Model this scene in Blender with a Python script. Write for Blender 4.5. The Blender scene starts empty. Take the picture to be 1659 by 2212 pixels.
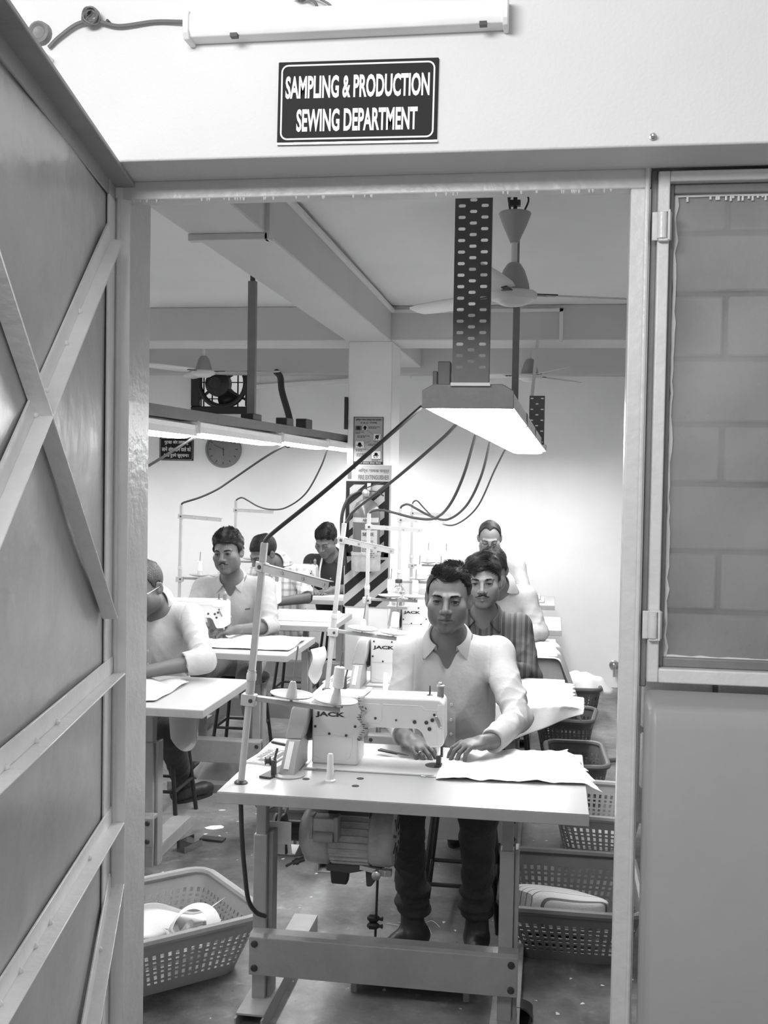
import bpy, bmesh, math, random
import numpy as np
from mathutils import Vector, Matrix, Euler
from mathutils.bvhtree import BVHTree

# ---------------------------------------------------------------- camera, world, lights, exposure
SC = bpy.context.scene
COL = SC.collection
R = math.radians

def _camera():
    f, yaw, pitch, roll, h = 2350.0, R(8.7), R(1.83), R(0.95), 1.65
    fw = Vector((-math.sin(yaw) * math.cos(pitch), math.cos(yaw) * math.cos(pitch), -math.sin(pitch)))
    rt = fw.cross(Vector((0, 0, 1))).normalized()
    up = rt.cross(fw)
    r2 = rt * math.cos(roll) + up * math.sin(roll)
    u2 = up * math.cos(roll) - rt * math.sin(roll)
    cd = bpy.data.cameras.new('camera')
    cd.sensor_fit = 'VERTICAL'
    cd.sensor_height = 24.0
    cd.lens = f / 2212.0 * 24.0
    cd.clip_start = 0.05
    co = bpy.data.objects.new('camera', cd)
    m = Matrix((r2, u2, -fw)).transposed().to_4x4()
    m.translation = (0, 0, h)
    co.matrix_world = m
    COL.objects.link(co)
    SC.camera = co
_camera()

W = bpy.data.worlds.new('world')
SC.world = W
W.use_nodes = True
W.node_tree.nodes['Background'].inputs[0].default_value = (1, 1, 1, 1)
W.node_tree.nodes['Background'].inputs[1].default_value = 0.5

def area(name, loc, target, sx, sy, power):
    l = bpy.data.lights.new(name, 'AREA')
    l.shape = 'RECTANGLE'
    l.size, l.size_y, l.energy = sx, sy, power
    o = bpy.data.objects.new(name, l)
    o.location = loc
    o.rotation_euler = (Vector(target) - Vector(loc)).to_track_quat('-Z', 'Y').to_euler()
    COL.objects.link(o)
    return o
# lamp of the passage, above and behind the photographer
area('passage_lamp', (-0.85, 0.05, 2.72), (-0.6, 2.1, 2.2), 1.1, 0.4, 45)

TUBE = 29.0          # strength of the lit fluorescent diffusers
SC.view_settings.view_transform = 'Standard'
SC.view_settings.look = 'None'
SC.view_settings.exposure = 0.0
SC.view_settings.gamma = 1.0
SC.view_settings.use_curve_mapping = False

# ---------------------------------------------------------------- helpers
def mat(name, g, rough=0.5, metal=0.0, var=0.0, vs=8.0, bump=0.0, bs=60.0, emit=0.0, attr=False, spec=0.5, pat=None):
    m = bpy.data.materials.new(name)
    m.use_nodes = True
    nt = m.node_tree
    b = nt.nodes['Principled BSDF']
    b.inputs['Roughness'].default_value = rough
    b.inputs['Metallic'].default_value = metal
    b.inputs['Specular IOR Level'].default_value = spec
    b.inputs['Base Color'].default_value = (g, g, g, 1)
    N = lambda t: nt.nodes.new(t)
    L = nt.links.new
    tc = N('ShaderNodeTexCoord')
    out = None
    if attr:
        a = N('ShaderNodeAttribute'); a.attribute_name = 'Col'
        out = a.outputs['Color']
    if pat:
        # pat = list of (axis, scale, duty, value): woven bands along an object axis
        sep = N('ShaderNodeSeparateXYZ'); L(tc.outputs['Object'], sep.inputs[0])
        val = None
        for ax, sc, duty, dark in pat:
            mu = N('ShaderNodeMath'); mu.operation = 'MULTIPLY'; mu.inputs[1].default_value = sc
            L(sep.outputs[ax], mu.inputs[0])
            fr = N('ShaderNodeMath'); fr.operation = 'FRACT'; L(mu.outputs[0], fr.inputs[0])
            lt = N('ShaderNodeMath'); lt.operation = 'LESS_THAN'; lt.inputs[1].default_value = duty
            L(fr.outputs[0], lt.inputs[0])
            mx = N('ShaderNodeMath'); mx.operation = 'MULTIPLY_ADD'
            mx.inputs[1].default_value = dark - 1.0; mx.inputs[2].default_value = 1.0
            L(lt.outputs[0], mx.inputs[0])
            if val is None: val = mx.outputs[0]
            else:
                mm = N('ShaderNodeMath'); mm.operation = 'MULTIPLY'
                L(val, mm.inputs[0]); L(mx.outputs[0], mm.inputs[1]); val = mm.outputs[0]
        m2 = N('ShaderNodeMath'); m2.operation = 'MULTIPLY'; m2.inputs[1].default_value = g
        L(val, m2.inputs[0])
        out = m2.outputs[0]
    if var > 0:
        no = N('ShaderNodeTexNoise'); no.inputs['Scale'].default_value = vs
        no.inputs['Detail'].default_value = 6.0; no.inputs['Roughness'].default_value = 0.65
        L(tc.outputs['Object'], no.inputs['Vector'])
        mr = N('ShaderNodeMapRange')
        mr.inputs['From Min'].default_value = 0.3; mr.inputs['From Max'].default_value = 0.7
        mr.inputs['To Min'].default_value = 1 - var; mr.inputs['To Max'].default_value = 1 + var
        L(no.outputs['Fac'], mr.inputs['Value'])
        mx = N('ShaderNodeMixRGB'); mx.blend_type = 'MULTIPLY'; mx.inputs['Fac'].default_value = 1
        mx.inputs['Color1'].default_value = (g, g, g, 1)
        if out is not None: L(out, mx.inputs['Color1'])
        L(mr.outputs[0], mx.inputs['Color2'])
        out = mx.outputs[0]
    if out is not None: L(out, b.inputs['Base Color'])
    if bump > 0:
        n2 = N('ShaderNodeTexNoise'); n2.inputs['Scale'].default_value = bs; n2.inputs['Detail'].default_value = 4.0
        L(tc.outputs['Object'], n2.inputs['Vector'])
        bp = N('ShaderNodeBump'); bp.inputs['Strength'].default_value = bump; bp.inputs['Distance'].default_value = 0.01
        L(n2.outputs['Fac'], bp.inputs['Height'])
        L(bp.outputs['Normal'], b.inputs['Normal'])
    if emit > 0:
        b.inputs['Emission Color'].default_value = (1, 1, 1, 1)
        b.inputs['Emission Strength'].default_value = emit
    return m

def tag(o, label=None, cat=None, group=None, kind=None):
    if label: o['label'] = label
    if cat: o['category'] = cat
    if group: o['group'] = group
    if kind: o['kind'] = kind
    return o

def empty(name, loc, label=None, cat=None, group=None, kind=None, rz=0.0):
    o = bpy.data.objects.new(name, None)
    o.empty_display_size = 0.05
    o.location = loc
    o.rotation_euler = (0, 0, rz)
    COL.objects.link(o)
    return tag(o, label, cat, group, kind)

def link(name, me, m=None, parent=None, bev=0.0, seg=1, angle=35):
    o = bpy.data.objects.new(name, me)
    COL.objects.link(o)
    if m is not None:
        for x in (m if isinstance(m, (list, tuple)) else [m]): me.materials.append(x)
    if parent is not None: o.parent = parent
    if bev > 0:
        md = o.modifiers.new('bevel', 'BEVEL'); md.width = bev; md.segments = seg
        md.limit_method = 'ANGLE'; md.angle_limit = R(40)
    return o

def basis(d):
    d = Vector(d).normalized()
    a = Vector((0, 0, 1)) if abs(d.z) < 0.9 else Vector((1, 0, 0))
    x = a.cross(d).normalized()
    return x, d.cross(x), d

class MB:
    """Collects simple shapes; build() links them as ONE mesh object."""
    def __init__(s): s.v, s.f, s.mi, s.cur = [], [], [], 0
    def m(s, i): s.cur = i; return s
    def add(s, vs, fs):
        n = len(s.v)
        s.v += [tuple(v) for v in vs]
        s.f += [tuple(n + i for i in f) for f in fs]
        s.mi += [s.cur] * len(fs)
        return s
    def box(s, lo, hi, rot=None, piv=None):
        x0, y0, z0 = lo; x1, y1, z1 = hi
        vs = [Vector(p) for p in ((x0,y0,z0),(x1,y0,z0),(x1,y1,z0),(x0,y1,z0),(x0,y0,z1),(x1,y0,z1),(x1,y1,z1),(x0,y1,z1))]
        if rot is not None:
            c = Vector(piv) if piv is not None else (Vector(lo) + Vector(hi)) / 2
            q = Euler(rot).to_matrix()
            vs = [q @ (v - c) + c for v in vs]
        return s.add(vs, [(0,3,2,1),(4,5,6,7),(0,1,5,4),(1,2,6,5),(2,3,7,6),(3,0,4,7)])
    def bar(s, a, b, w, h, up=(0, 0, 1)):
        """rectangular bar from a to b, w wide across, h along up"""
        a, b = Vector(a), Vector(b)
        d = (b - a).normalized(); u = Vector(up)
        x = d.cross(u)
        if x.length < 1e-5: x = d.cross(Vector((0, 1, 0)))
        x.normalize(); u = x.cross(d).normalized()
        vs = []
        for p in (a, b):
            for sx, sy in ((-1,-1),(1,-1),(1,1),(-1,1)):
                vs.append(p + x * (sx * w / 2) + u * (sy * h / 2))
        return s.add(vs, [(0,3,2,1),(4,5,6,7),(0,1,5,4),(1,2,6,5),(2,3,7,6),(3,0,4,7)])
    def tube(s, pts, r, n=10, caps=True, closed=False):
        pts = [Vector(p) for p in pts]; k = len(pts)
        rs = r if isinstance(r, (list, tuple)) else [r] * k
        vs, fs = [], []
        px = None
        for i, p in enumerate(pts):
            if closed: d = pts[(i + 1) % k] - pts[i - 1]
            else: d = pts[min(i + 1, k - 1)] - pts[max(i - 1, 0)]
            d.normalize()
            if px is None: x, y, _ = basis(d)
            else:
                x = px - d * px.dot(d)
                if x.length < 1e-6: x, y, _ = basis(d)
                x.normalize(); y = d.cross(x)
            px = x
            for j in range(n):
                t = 2 * math.pi * j / n
                vs.append(p + (x * math.cos(t) + y * math.sin(t)) * rs[i])
        for i in range(k if closed else k - 1):
            a, b = i * n, ((i + 1) % k) * n
            for j in range(n):
                j2 = (j + 1) % n
                fs.append((a + j, a + j2, b + j2, b + j))
        if caps and not closed:
            fs.append(tuple(range(n - 1, -1, -1))); fs.append(tuple((k - 1) * n + j for j in range(n)))
        return s.add(vs, fs)
    def cyl(s, a, b, r, r2=None, n=16): return s.tube([a, b], [r, r if r2 is None else r2], n)
    def lathe(s, c, prof, axis=(0, 0, 1), n=24):
        x, y, d = basis(axis); c = Vector(c); vs, fs = [], []
        for r, h in prof:
            for j in range(n):
                t = 2 * math.pi * j / n
                vs.append(c + d * h + (x * math.cos(t) + y * math.sin(t)) * max(r, 1e-5))
        k = len(prof)
        for i in range(k - 1):
            for j in range(n):
                j2 = (j + 1) % n
                fs.append((i * n + j, i * n + j2, (i + 1) * n + j2, (i + 1) * n + j))
        fs.append(tuple(range(n - 1, -1, -1))); fs.append(tuple((k - 1) * n + j for j in range(n)))
        return s.add(vs, fs)
    def prism(s, poly, a, b, plane='xz'):
        """polygon given in a plane, extruded along the third axis from a to b"""
        def P(u, v, w): return {'xz': (u, w, v), 'xy': (u, v, w), 'yz': (w, u, v)}[plane]
        n = len(poly)
        vs = [P(u, v, a) for u, v in poly] + [P(u, v, b) for u, v in poly]
        fs = [tuple(range(n)), tuple(range(2 * n - 1, n - 1, -1))]
        for i in range(n):
            j = (i + 1) % n
            fs.append((j, i, n + i, n + j))
        return s.add(vs, fs)
    def grid(s, fn, nu, nv):
        vs = [fn(i / nu, j / nv) for j in range(nv + 1) for i in range(nu + 1)]
        fs = [(j*(nu+1)+i, j*(nu+1)+i+1, (j+1)*(nu+1)+i+1, (j+1)*(nu+1)+i) for j in range(nv) for i in range(nu)]
        return s.add(vs, fs)
    def build(s, name, m, parent=None, bev=0.0, seg=1, world=False, smooth=True, angle=35, fix=True):
        vs = s.v
        off = Vector((0, 0, 0))
        if parent is None:
            A = np.array(vs); lo, hi = A.min(0), A.max(0)
            off = Vector(((lo[0] + hi[0]) / 2, (lo[1] + hi[1]) / 2, lo[2]))
        elif world:
            r = parent
            while r.parent: r = r.parent
            off = Vector(r.location)
        me = bpy.data.meshes.new(name)
        me.from_pydata([(v[0] - off.x, v[1] - off.y, v[2] - off.z) for v in vs], [], s.f)
        if fix:
            bm = bmesh.new(); bm.from_mesh(me); bmesh.ops.recalc_face_normals(bm, faces=bm.faces); bm.to_mesh(me); bm.free()
        for x in (m if isinstance(m, (list, tuple)) else [m]): me.materials.append(x)
        if isinstance(m, (list, tuple)): me.polygons.foreach_set('material_index', s.mi)
        if smooth:
            me.polygons.foreach_set('use_smooth', [True] * len(me.polygons))
            me.set_sharp_from_angle(angle=R(angle))
        o = link(name, me, None, parent, bev, seg)
        if parent is None: o.location = off
        return o

def sub(o, lv=1):
    md = o.modifiers.new('subdivision', 'SUBSURF'); md.levels = md.render_levels = lv
    return o
def solid(o, t, off=0.0):
    md = o.modifiers.new('solidify', 'SOLIDIFY'); md.thickness = t; md.offset = off
    return o
def curve_pts(pts, n=10):
    """Catmull-Rom through the points"""
    P = [Vector(p) for p in pts]; P = [P[0] * 2 - P[1]] + P + [P[-1] * 2 - P[-2]]
    out = []
    for i in range(1, len(P) - 2):
        a, b, c, d = P[i - 1:i + 3]
        for k in range(n):
            t = k / n
            out.append(0.5 * ((2 * b) + (c - a) * t + (2*a - 5*b + 4*c - d) * t*t + (3*b - a - 3*c + d) * t**3))
    out.append(P[-2])
    return out

_txt = []
def text_mesh(body, w, h, bold=0.0):
    """flat lettering as mesh data in the local XZ plane, centred, scaled into w x h, facing -Y"""
    cu = bpy.data.curves.new('lettering', 'FONT')
    cu.body = body; cu.offset = bold; cu.extrude = 0.02; cu.resolution_u = 3
    ob = bpy.data.objects.new('lettering', cu); COL.objects.link(ob)
    dg = bpy.context.evaluated_depsgraph_get(); dg.update()
    me = bpy.data.meshes.new_from_object(ob.evaluated_get(dg))
    bpy.data.objects.remove(ob); bpy.data.curves.remove(cu)
    n = len(me.vertices)
    if n == 0: return None
    A = np.empty(n * 3, np.float32); me.vertices.foreach_get('co', A); A = A.reshape(-1, 3)
    lo, hi = A.min(0), A.max(0); sz = np.maximum(hi - lo, 1e-5)
    B = np.zeros_like(A)
    B[:, 0] = ((A[:, 0] - lo[0]) / sz[0] - 0.5) * w
    B[:, 2] = ((A[:, 1] - lo[1]) / sz[1] - 0.5) * h
    B[:, 1] = -((A[:, 2] - lo[2]) / sz[2] - 0.5) * 0.001
    me.vertices.foreach_set('co', B.ravel()); me.update()
    return me
def letter(body, c, w, h, m, parent, bold=0.0, name='lettering', world=True):
    me = text_mesh(body, w, h, bold)
    if me is None: return None
    me.materials.clear()
    o = link(name, me, m, parent)
    off = Vector((0, 0, 0))
    if world:
        r = parent
        while r.parent: r = r.parent
        off = Vector(r.location)
    o.location = Vector(c) - off
    return o

def copy_tree(o, parent=None):
    c = o.copy(); COL.objects.link(c)
    if parent is not None: c.parent = parent
    for ch in list(o.children): copy_tree(ch, c)
    return c
def kid(o, stem): return [c for c in o.children if c.name.split('.')[0] == stem]
def smoothstep(a, b, x):
    t = np.clip((x - a) / (b - a), 0, 1); return t * t * (3 - 2 * t)
# ---------------------------------------------------------------- materials
M = {}
M['wall'] = mat('wall_paint', 0.68, 0.75, var=0.03, vs=3, bump=0.12, bs=140)
M['room_wall'] = mat('room_wall_paint', 0.88, 0.7, var=0.03, vs=2, bump=0.08, bs=90)
M['ceil'] = mat('ceiling_paint', 0.74, 0.8, var=0.03, vs=2)
M['beam'] = mat('beam_paint', 0.58, 0.8, var=0.03, vs=2)
M['frame'] = mat('frame_enamel', 0.66, 0.32, var=0.06, vs=14, bump=0.25, bs=45)
M['sill'] = mat('sill_paint', 0.34, 0.4, var=0.04, vs=4, bump=0.05, bs=60)
M['leaf'] = mat('leaf_enamel', 0.50, 0.26, var=0.10, vs=5, bump=0.35, bs=9)
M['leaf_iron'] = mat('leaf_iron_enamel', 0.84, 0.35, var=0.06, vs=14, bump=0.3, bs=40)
M['block'] = mat('block_face', 0.62, 0.9, var=0.12, vs=9, bump=0.5, bs=70)
M['mortar'] = mat('mortar', 0.26, 0.95, var=0.15, vs=20, bump=0.4, bs=90)
M['black'] = mat('black_plastic', 0.02, 0.45)
M['sign_black'] = mat('sign_black', 0.02, 0.6, spec=0.15)
M['white'] = mat('white_print', 0.8, 0.5)
M['white_plastic'] = mat('white_plastic', 0.75, 0.35)
M['batten'] = mat('batten_white', 0.8, 0.4, var=0.06, vs=10)
M['dark_metal'] = mat('dark_metal', 0.05, 0.45, 0.3, var=0.2, vs=15)
M['tray_metal'] = mat('tray_metal', 0.13, 0.5, 0.3, var=0.12, vs=9)
M['fan_grey'] = mat('fan_canopy', 0.36, 0.4)
M['steel'] = mat('steel', 0.5, 0.28, 0.9)
M['chrome'] = mat('chrome', 0.7, 0.12, 1.0)
M['grey_metal'] = mat('grey_enamel', 0.30, 0.45, var=0.12, vs=9, bump=0.1, bs=50)
M['mid_metal'] = mat('mid_grey_enamel', 0.20, 0.45, var=0.15, vs=9, bump=0.1, bs=50)
M['lamp'] = mat('lamp_diffuser', 0.8, 0.5, emit=TUBE)
M['table'] = mat('table_laminate', 0.46, 0.30, var=0.02, vs=6)
M['table_edge'] = mat('table_edge', 0.36, 0.5, var=0.08, vs=12)
M['machine'] = mat('machine_enamel', 0.74, 0.26, var=0.015, vs=6)
M['machine_grey'] = mat('machine_grey', 0.34, 0.35, var=0.04, vs=9)
M['print_dark'] = mat('dark_print', 0.03, 0.5)
M['print_grey'] = mat('grey_print', 0.12, 0.5)
M['stand'] = mat('stand_paint', 0.5, 0.38, var=0.06, vs=25)
M['thread'] = mat('thread_white', 0.85, 0.9, bump=0.3, bs=300)
M['cable'] = mat('cable_rubber', 0.035, 0.5)
M['cable_grey'] = mat('cable_grey', 0.14, 0.5)
M['cable_white'] = mat('cable_white', 0.7, 0.5)
M['motor'] = mat('motor_paint', 0.36, 0.45, 0.1, var=0.25, vs=14, bump=0.2, bs=40)
M['motor_dark'] = mat('motor_dark', 0.06, 0.5, 0.2, var=0.2, vs=14)
M['cloth_white'] = mat('cloth_white', 0.82, 0.9, bump=0.08, bs=160)
M['cloth_cream'] = mat('cloth_cream', 0.50, 0.9, var=0.04, vs=8, bump=0.25, bs=160)
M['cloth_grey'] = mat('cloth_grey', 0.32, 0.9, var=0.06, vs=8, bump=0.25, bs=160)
M['stripe_cloth'] = mat('stripe_cloth', 0.55, 0.9, pat=[(1, 21.0, 0.14, 0.25)], bump=0.2, bs=120)
M['crate'] = mat('crate_plastic', 0.34, 0.5, var=0.08, vs=10)
M['crate_dark'] = mat('crate_dark', 0.085, 0.5, var=0.1, vs=10)
M['crate_mid'] = mat('crate_mid', 0.13, 0.5, var=0.1, vs=10)
M['hair'] = mat('hair_black', 0.013, 0.55, spec=0.2, var=0.3, vs=60, bump=0.3, bs=170)
M['brow'] = mat('brow_hair', 0.012, 0.9, spec=0.05)
M['hair_thin'] = mat('hair_thin', 0.022, 0.5, var=0.4, vs=60, bump=0.5, bs=170)
M['skin'] = mat('skin', 0.2, 0.46, spec=0.38, attr=True, bump=0.06, bs=350)
M['eye'] = mat('eyeball', 0.5, 0.12, attr=True)
M['jeans'] = mat('dark_denim', 0.035, 0.85, var=0.3, vs=12, bump=0.4, bs=90)
M['trouser_grey'] = mat('grey_trousers', 0.26, 0.85, var=0.08, vs=12, bump=0.3, bs=90)
M['trouser_dark'] = mat('dark_trousers', 0.04, 0.85, bump=0.3, bs=90)
M['shoe'] = mat('shoe_leather', 0.028, 0.45, bump=0.2, bs=60)
M['shirt_a'] = mat('shirt_pale', 0.40, 0.9, var=0.03, vs=9, bump=0.35, bs=26)
M['shirt_b'] = mat('shirt_light', 0.36, 0.9, var=0.03, vs=9, bump=0.35, bs=26)
M['shirt_check'] = mat('shirt_check', 0.74, 0.9, pat=[(0, 21.0, 0.36, 0.68), (2, 21.0, 0.36, 0.68)], bump=0.3, bs=26)
M['shirt_dark'] = mat('shirt_dark', 0.03, 0.85, bump=0.35, bs=26)
M['shirt_stripe'] = mat('shirt_stripe', 0.075, 0.85, pat=[(0, 38.0, 0.5, 0.38), (0, 19.0, 0.2, 1.9)], bump=0.35, bs=26)
M['button'] = mat('button', 0.6, 0.3)
M['red_paint'] = mat('extinguisher_paint', 0.10, 0.25)
M['gold'] = mat('ring_metal', 0.7, 0.2, 1.0)
M['paper'] = mat('paper', 0.8, 0.8)
M['board'] = mat('board_grey', 0.38, 0.5)
M['clock_face'] = mat('clock_face', 0.72, 0.5)

def glass_mat():
    m = bpy.data.materials.new('dusty_glass'); m.use_nodes = True
    nt = m.node_tree; nt.nodes.clear(); N = nt.nodes.new; L = nt.links.new
    o = N('ShaderNodeOutputMaterial'); tr = N('ShaderNodeBsdfTransparent'); tr.inputs[0].default_value = (0.9, 0.9, 0.9, 1)
    gl = N('ShaderNodeBsdfGlossy'); gl.inputs['Roughness'].default_value = 0.12
    df = N('ShaderNodeBsdfDiffuse'); df.inputs[0].default_value = (0.5, 0.5, 0.5, 1)
    tc = N('ShaderNodeTexCoord'); no = N('ShaderNodeTexNoise'); no.inputs['Scale'].default_value = 3.5; no.inputs['Detail'].default_value = 7
    L(tc.outputs['Object'], no.inputs['Vector'])
    mr = N('ShaderNodeMapRange'); mr.inputs['From Min'].default_value = 0.3; mr.inputs['From Max'].default_value = 0.75
    mr.inputs['To Min'].default_value = 0.16; mr.inputs['To Max'].default_value = 0.52
    L(no.outputs['Fac'], mr.inputs['Value'])
    m1 = N('ShaderNodeMixShader'); m2 = N('ShaderNodeMixShader'); fr = N('ShaderNodeFresnel'); fr.inputs[0].default_value = 1.5
    L(mr.outputs[0], m1.inputs[0]); L(tr.outputs[0], m1.inputs[1]); L(df.outputs[0], m1.inputs[2])
    L(fr.outputs[0], m2.inputs[0]); L(m1.outputs[0], m2.inputs[1]); L(gl.outputs[0], m2.inputs[2])
    L(m2.outputs[0], o.inputs[0])
    return m
M['glass'] = glass_mat()

def floor_mat():
    m = mat('floor_concrete', 0.2, 0.28)
    nt = m.node_tree; b = nt.nodes['Principled BSDF']; N = nt.nodes.new; L = nt.links.new
    tc = N('ShaderNodeTexCoord')
    a = N('ShaderNodeTexNoise'); a.inputs['Scale'].default_value = 1.9; a.inputs['Detail'].default_value = 8; a.inputs['Roughness'].default_value = 0.7
    c = N('ShaderNodeTexNoise'); c.inputs['Scale'].default_value = 22; c.inputs['Detail'].default_value = 6
    r1 = N('ShaderNodeValToRGB'); r1.color_ramp.elements[0].position = 0.38; r1.color_ramp.elements[1].position = 0.64
    r1.color_ramp.elements[0].color = (0.05, 0.05, 0.05, 1); r1.color_ramp.elements[1].color = (0.27, 0.27, 0.27, 1)
    r2 = N('ShaderNodeValToRGB'); r2.color_ramp.elements[0].position = 0.60; r2.color_ramp.elements[1].position = 0.72
    r2.color_ramp.elements[0].color = (1, 1, 1, 1); r2.color_ramp.elements[1].color = (1.5, 1.5, 1.5, 1)
    for t in (a, c): L(tc.outputs['Object'], t.inputs['Vector'])
    L(a.outputs['Fac'], r1.inputs[0]); L(c.outputs['Fac'], r2.inputs[0])
    mx = N('ShaderNodeMixRGB'); mx.blend_type = 'MULTIPLY'; mx.inputs[0].default_value = 1
    L(r1.outputs[0], mx.inputs[1]); L(r2.outputs[0], mx.inputs[2]); L(mx.outputs[0], b.inputs['Base Color'])
    rr = N('ShaderNodeMapRange'); rr.inputs['To Min'].default_value = 0.2; rr.inputs['To Max'].default_value = 0.5
    L(c.outputs['Fac'], rr.inputs['Value']); L(rr.outputs[0], b.inputs['Roughness'])
    bp = N('ShaderNodeBump'); bp.inputs['Strength'].default_value = 0.15; bp.inputs['Distance'].default_value = 0.01
    L(c.outputs['Fac'], bp.inputs['Height']); L(bp.outputs[0], b.inputs['Normal'])
    return m
M['floor'] = floor_mat()

# ---------------------------------------------------------------- the setting
CEIL, YB = 2.76, 8.84
def st(o, label, cat): return tag(o, label, cat, kind='structure')
b = MB(); b.box((-4.7, -1.5, -0.1), (2.7, 9.1, 0.0)); st(b.build('floor', M['floor']), 'worn grey polished concrete floor of the workroom', 'floor')
b = MB(); b.box((-4.7, 2.25, CEIL), (2.7, 9.1, CEIL + 0.1)); st(b.build('ceiling', M['ceil']), 'plain painted workroom ceiling between the beams', 'ceiling')
# front wall: over the door, left of it, under the window, far right of the window
b = MB()
b.box((-3.2, 2.10, 2.275), (2.7, 2.25, 3.4))
b.box((-3.2, 2.10, 0), (-0.955, 2.25, 2.275))
b.box((0.80, 2.10, 0), (2.7, 2.25, 2.275))
b.box((-3.2, 2.25, 2.31), (2.7, 2.29, 3.4))
st(b.build('wall_front', M['wall'], bev=0.004, seg=2), 'pale plastered wall around the doorway in front', 'wall')
b = MB()
b.prism([(2.105, 0), (2.105, 1.185), (2.125, 1.222), (2.25, 1.232), (2.25, 0)], 0.195, 0.80, 'yz')
st(b.build('wall_sill', M['sill'], bev=0.012, seg=3), 'grey painted low wall under the side window', 'wall')
b = MB(); b.box((-4.7, YB, 0), (-3.0, YB + 0.2, CEIL)); b.box((-2.47, YB, 0), (2.7, YB + 0.2, CEIL))
b.box((-3.0, YB, 0), (-2.47, YB + 0.2, 2.165)); b.box((-3.0, YB, 2.68), (-2.47, YB + 0.2, CEIL))
st(b.build('wall_back', M['room_wall']), 'white far wall of the workroom', 'wall')
b = MB(); b.box((-4.8, 2.25, 0), (-4.7, 9.04, CEIL)); st(b.build('wall_left', M['room_wall']), 'white left wall of the workroom, out of view', 'wall')
b = MB(); b.box((2.7, 2.25, 0), (2.8, 9.04, CEIL)); st(b.build('wall_right', M['room_wall']), 'white right wall of the workroom, out of view', 'wall')
b = MB(); b.box((-1.22, 2.29, 0), (-0.952, 2.49, CEIL)); st(b.build('wall_pier', M['frame'], bev=0.004), 'grey pier just inside the doorway on its left', 'pier')
b = MB(); b.box((-4.7, 2.29, 0), (-1.22, 2.40, CEIL)); b.box((1.2, 2.29, 0), (2.7, 2.40, CEIL))
st(b.build('wall_inner', M['room_wall']), 'inner face of the front wall beside the pier', 'wall')
# beams and column
b = MB(); b.box((-4.7, 7.0, 2.535), (2.7, 7.43, CEIL)); st(b.build('trim_1', M['beam'], bev=0.006), 'wide ceiling beam running across the room over the column', 'beam')
b = MB(); b.box((-1.335, 2.4, 2.53), (-1.045, 7.0, CEIL)); b.box((-1.335, 7.43, 2.53), (-1.045, YB, CEIL))
st(b.build('trim_2', M['beam'], bev=0.006), 'ceiling beam running away from the door to the column', 'beam')
b = MB(); b.box((-4.7, 8.66, 2.48), (2.7, YB, CEIL)); st(b.build('trim_3', M['beam'], bev=0.004), 'shallow beam along the top of the far wall', 'beam')
b = MB(); b.box((-1.325, 7.02, 0), (-1.035, 7.40, 2.535)); st(b.build('trim_4', M['room_wall'], bev=0.006), 'square white column in the aisle carrying the safety posters', 'column')
b = MB(); b.box((-4.7, 3.15, 2.62), (2.7, 3.35, CEIL)); st(b.build('trim_5', M['beam'], bev=0.006), 'ceiling beam nearest the door', 'beam')
# door frame
fr = empty('trim_6', (-0.38, 2.25, 0)); st(fr, 'grey enamelled steel frame of the doorway with a bead along its edge', 'door frame')
def strip(parent, name, lo, hi, m='frame', bev=0.003):
    bb = MB(); bb.box(lo, hi); return bb.build(name, M[m], parent, bev=bev, seg=2, world=True)
strip(fr, 'head', (-0.955, 2.25, 2.237), (0.185, 2.30, 2.278))
strip(fr, 'jamb', (0.146, 2.25, 0), (0.186, 2.30, 2.237))
strip(fr, 'jamb', (-0.955, 2.25, 0), (-0.925, 2.30, 2.237))
bb = MB(); bb.tube([(0.178, 2.248, 0), (0.178, 2.248, 2.275)], 0.005, 8); bb.tube([(-0.932, 2.246, 0), (-0.932, 2.246, 2.24)], 0.005, 8)
bb.build('bead', M['frame'], fr, world=True)
bb = MB(); random.seed(4)
for i in range(46):
    x = random.uniform(-0.92, 0.14); r = random.uniform(0.0015, 0.003)
    bb.lathe((x, 2.252, 2.2375), [(r, 0), (r, -0.002), (r * 0.7, -0.003 - random.random() * 0.003), (0, -0.006 - random.random() * 0.002)], n=6)
tag(bb.build('paint_drip', M['frame'], fr, world=True), kind='stuff')

# side window with its casement, glass and hinges
wn = empty('window_1', (0.5, 2.25, 1.24)); st(wn, 'grey steel side window with dusty glass and two barrel hinges', 'window')
strip(wn, 'outer_frame', (0.186, 2.262, 1.232), (0.20, 2.31, 2.275), 'mid_metal')
strip(wn, 'casement_stile', (0.199, 2.24, 1.245), (0.222, 2.272, 2.268))
strip(wn, 'casement_stile', (0.778, 2.24, 1.245), (0.80, 2.272, 2.268))
strip(wn, 'casement_rail', (0.222, 2.24, 2.247), (0.778, 2.272, 2.268))
strip(wn, 'casement_rail', (0.222, 2.24, 1.245), (0.778, 2.272, 1.274))
strip(wn, 'rebate', (0.222, 2.262, 1.274), (0.232, 2.29, 2.247), 'mid_metal')
strip(wn, 'rebate', (0.232, 2.262, 2.228), (0.778, 2.29, 2.247), 'mid_metal')
strip(wn, 'rebate', (0.232, 2.262, 1.274), (0.778, 2.29, 1.294), 'mid_metal')
bb = MB(); bb.box((0.228, 2.279, 1.285), (0.778, 2.283, 2.238)); bb.build('pane', M['glass'], wn, world=True)
bb = MB()   # putty line, uneven, and paint drips along its top
rnd = random.Random(8)
pts = [(0.236 + rnd.uniform(-0.0015, 0.0025), 2.277, 1.29 + 0.94 * i / 40) for i in range(41)]
bb.tube(pts, [0.004 + rnd.uniform(-.0012, .0025) for _ in pts], 6)
pts = [(0.236 + 0.54 * i / 30, 2.277, 2.228 + rnd.uniform(-0.0015, 0.0015)) for i in range(31)]
bb.tube(pts, 0.0045, 6)
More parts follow.
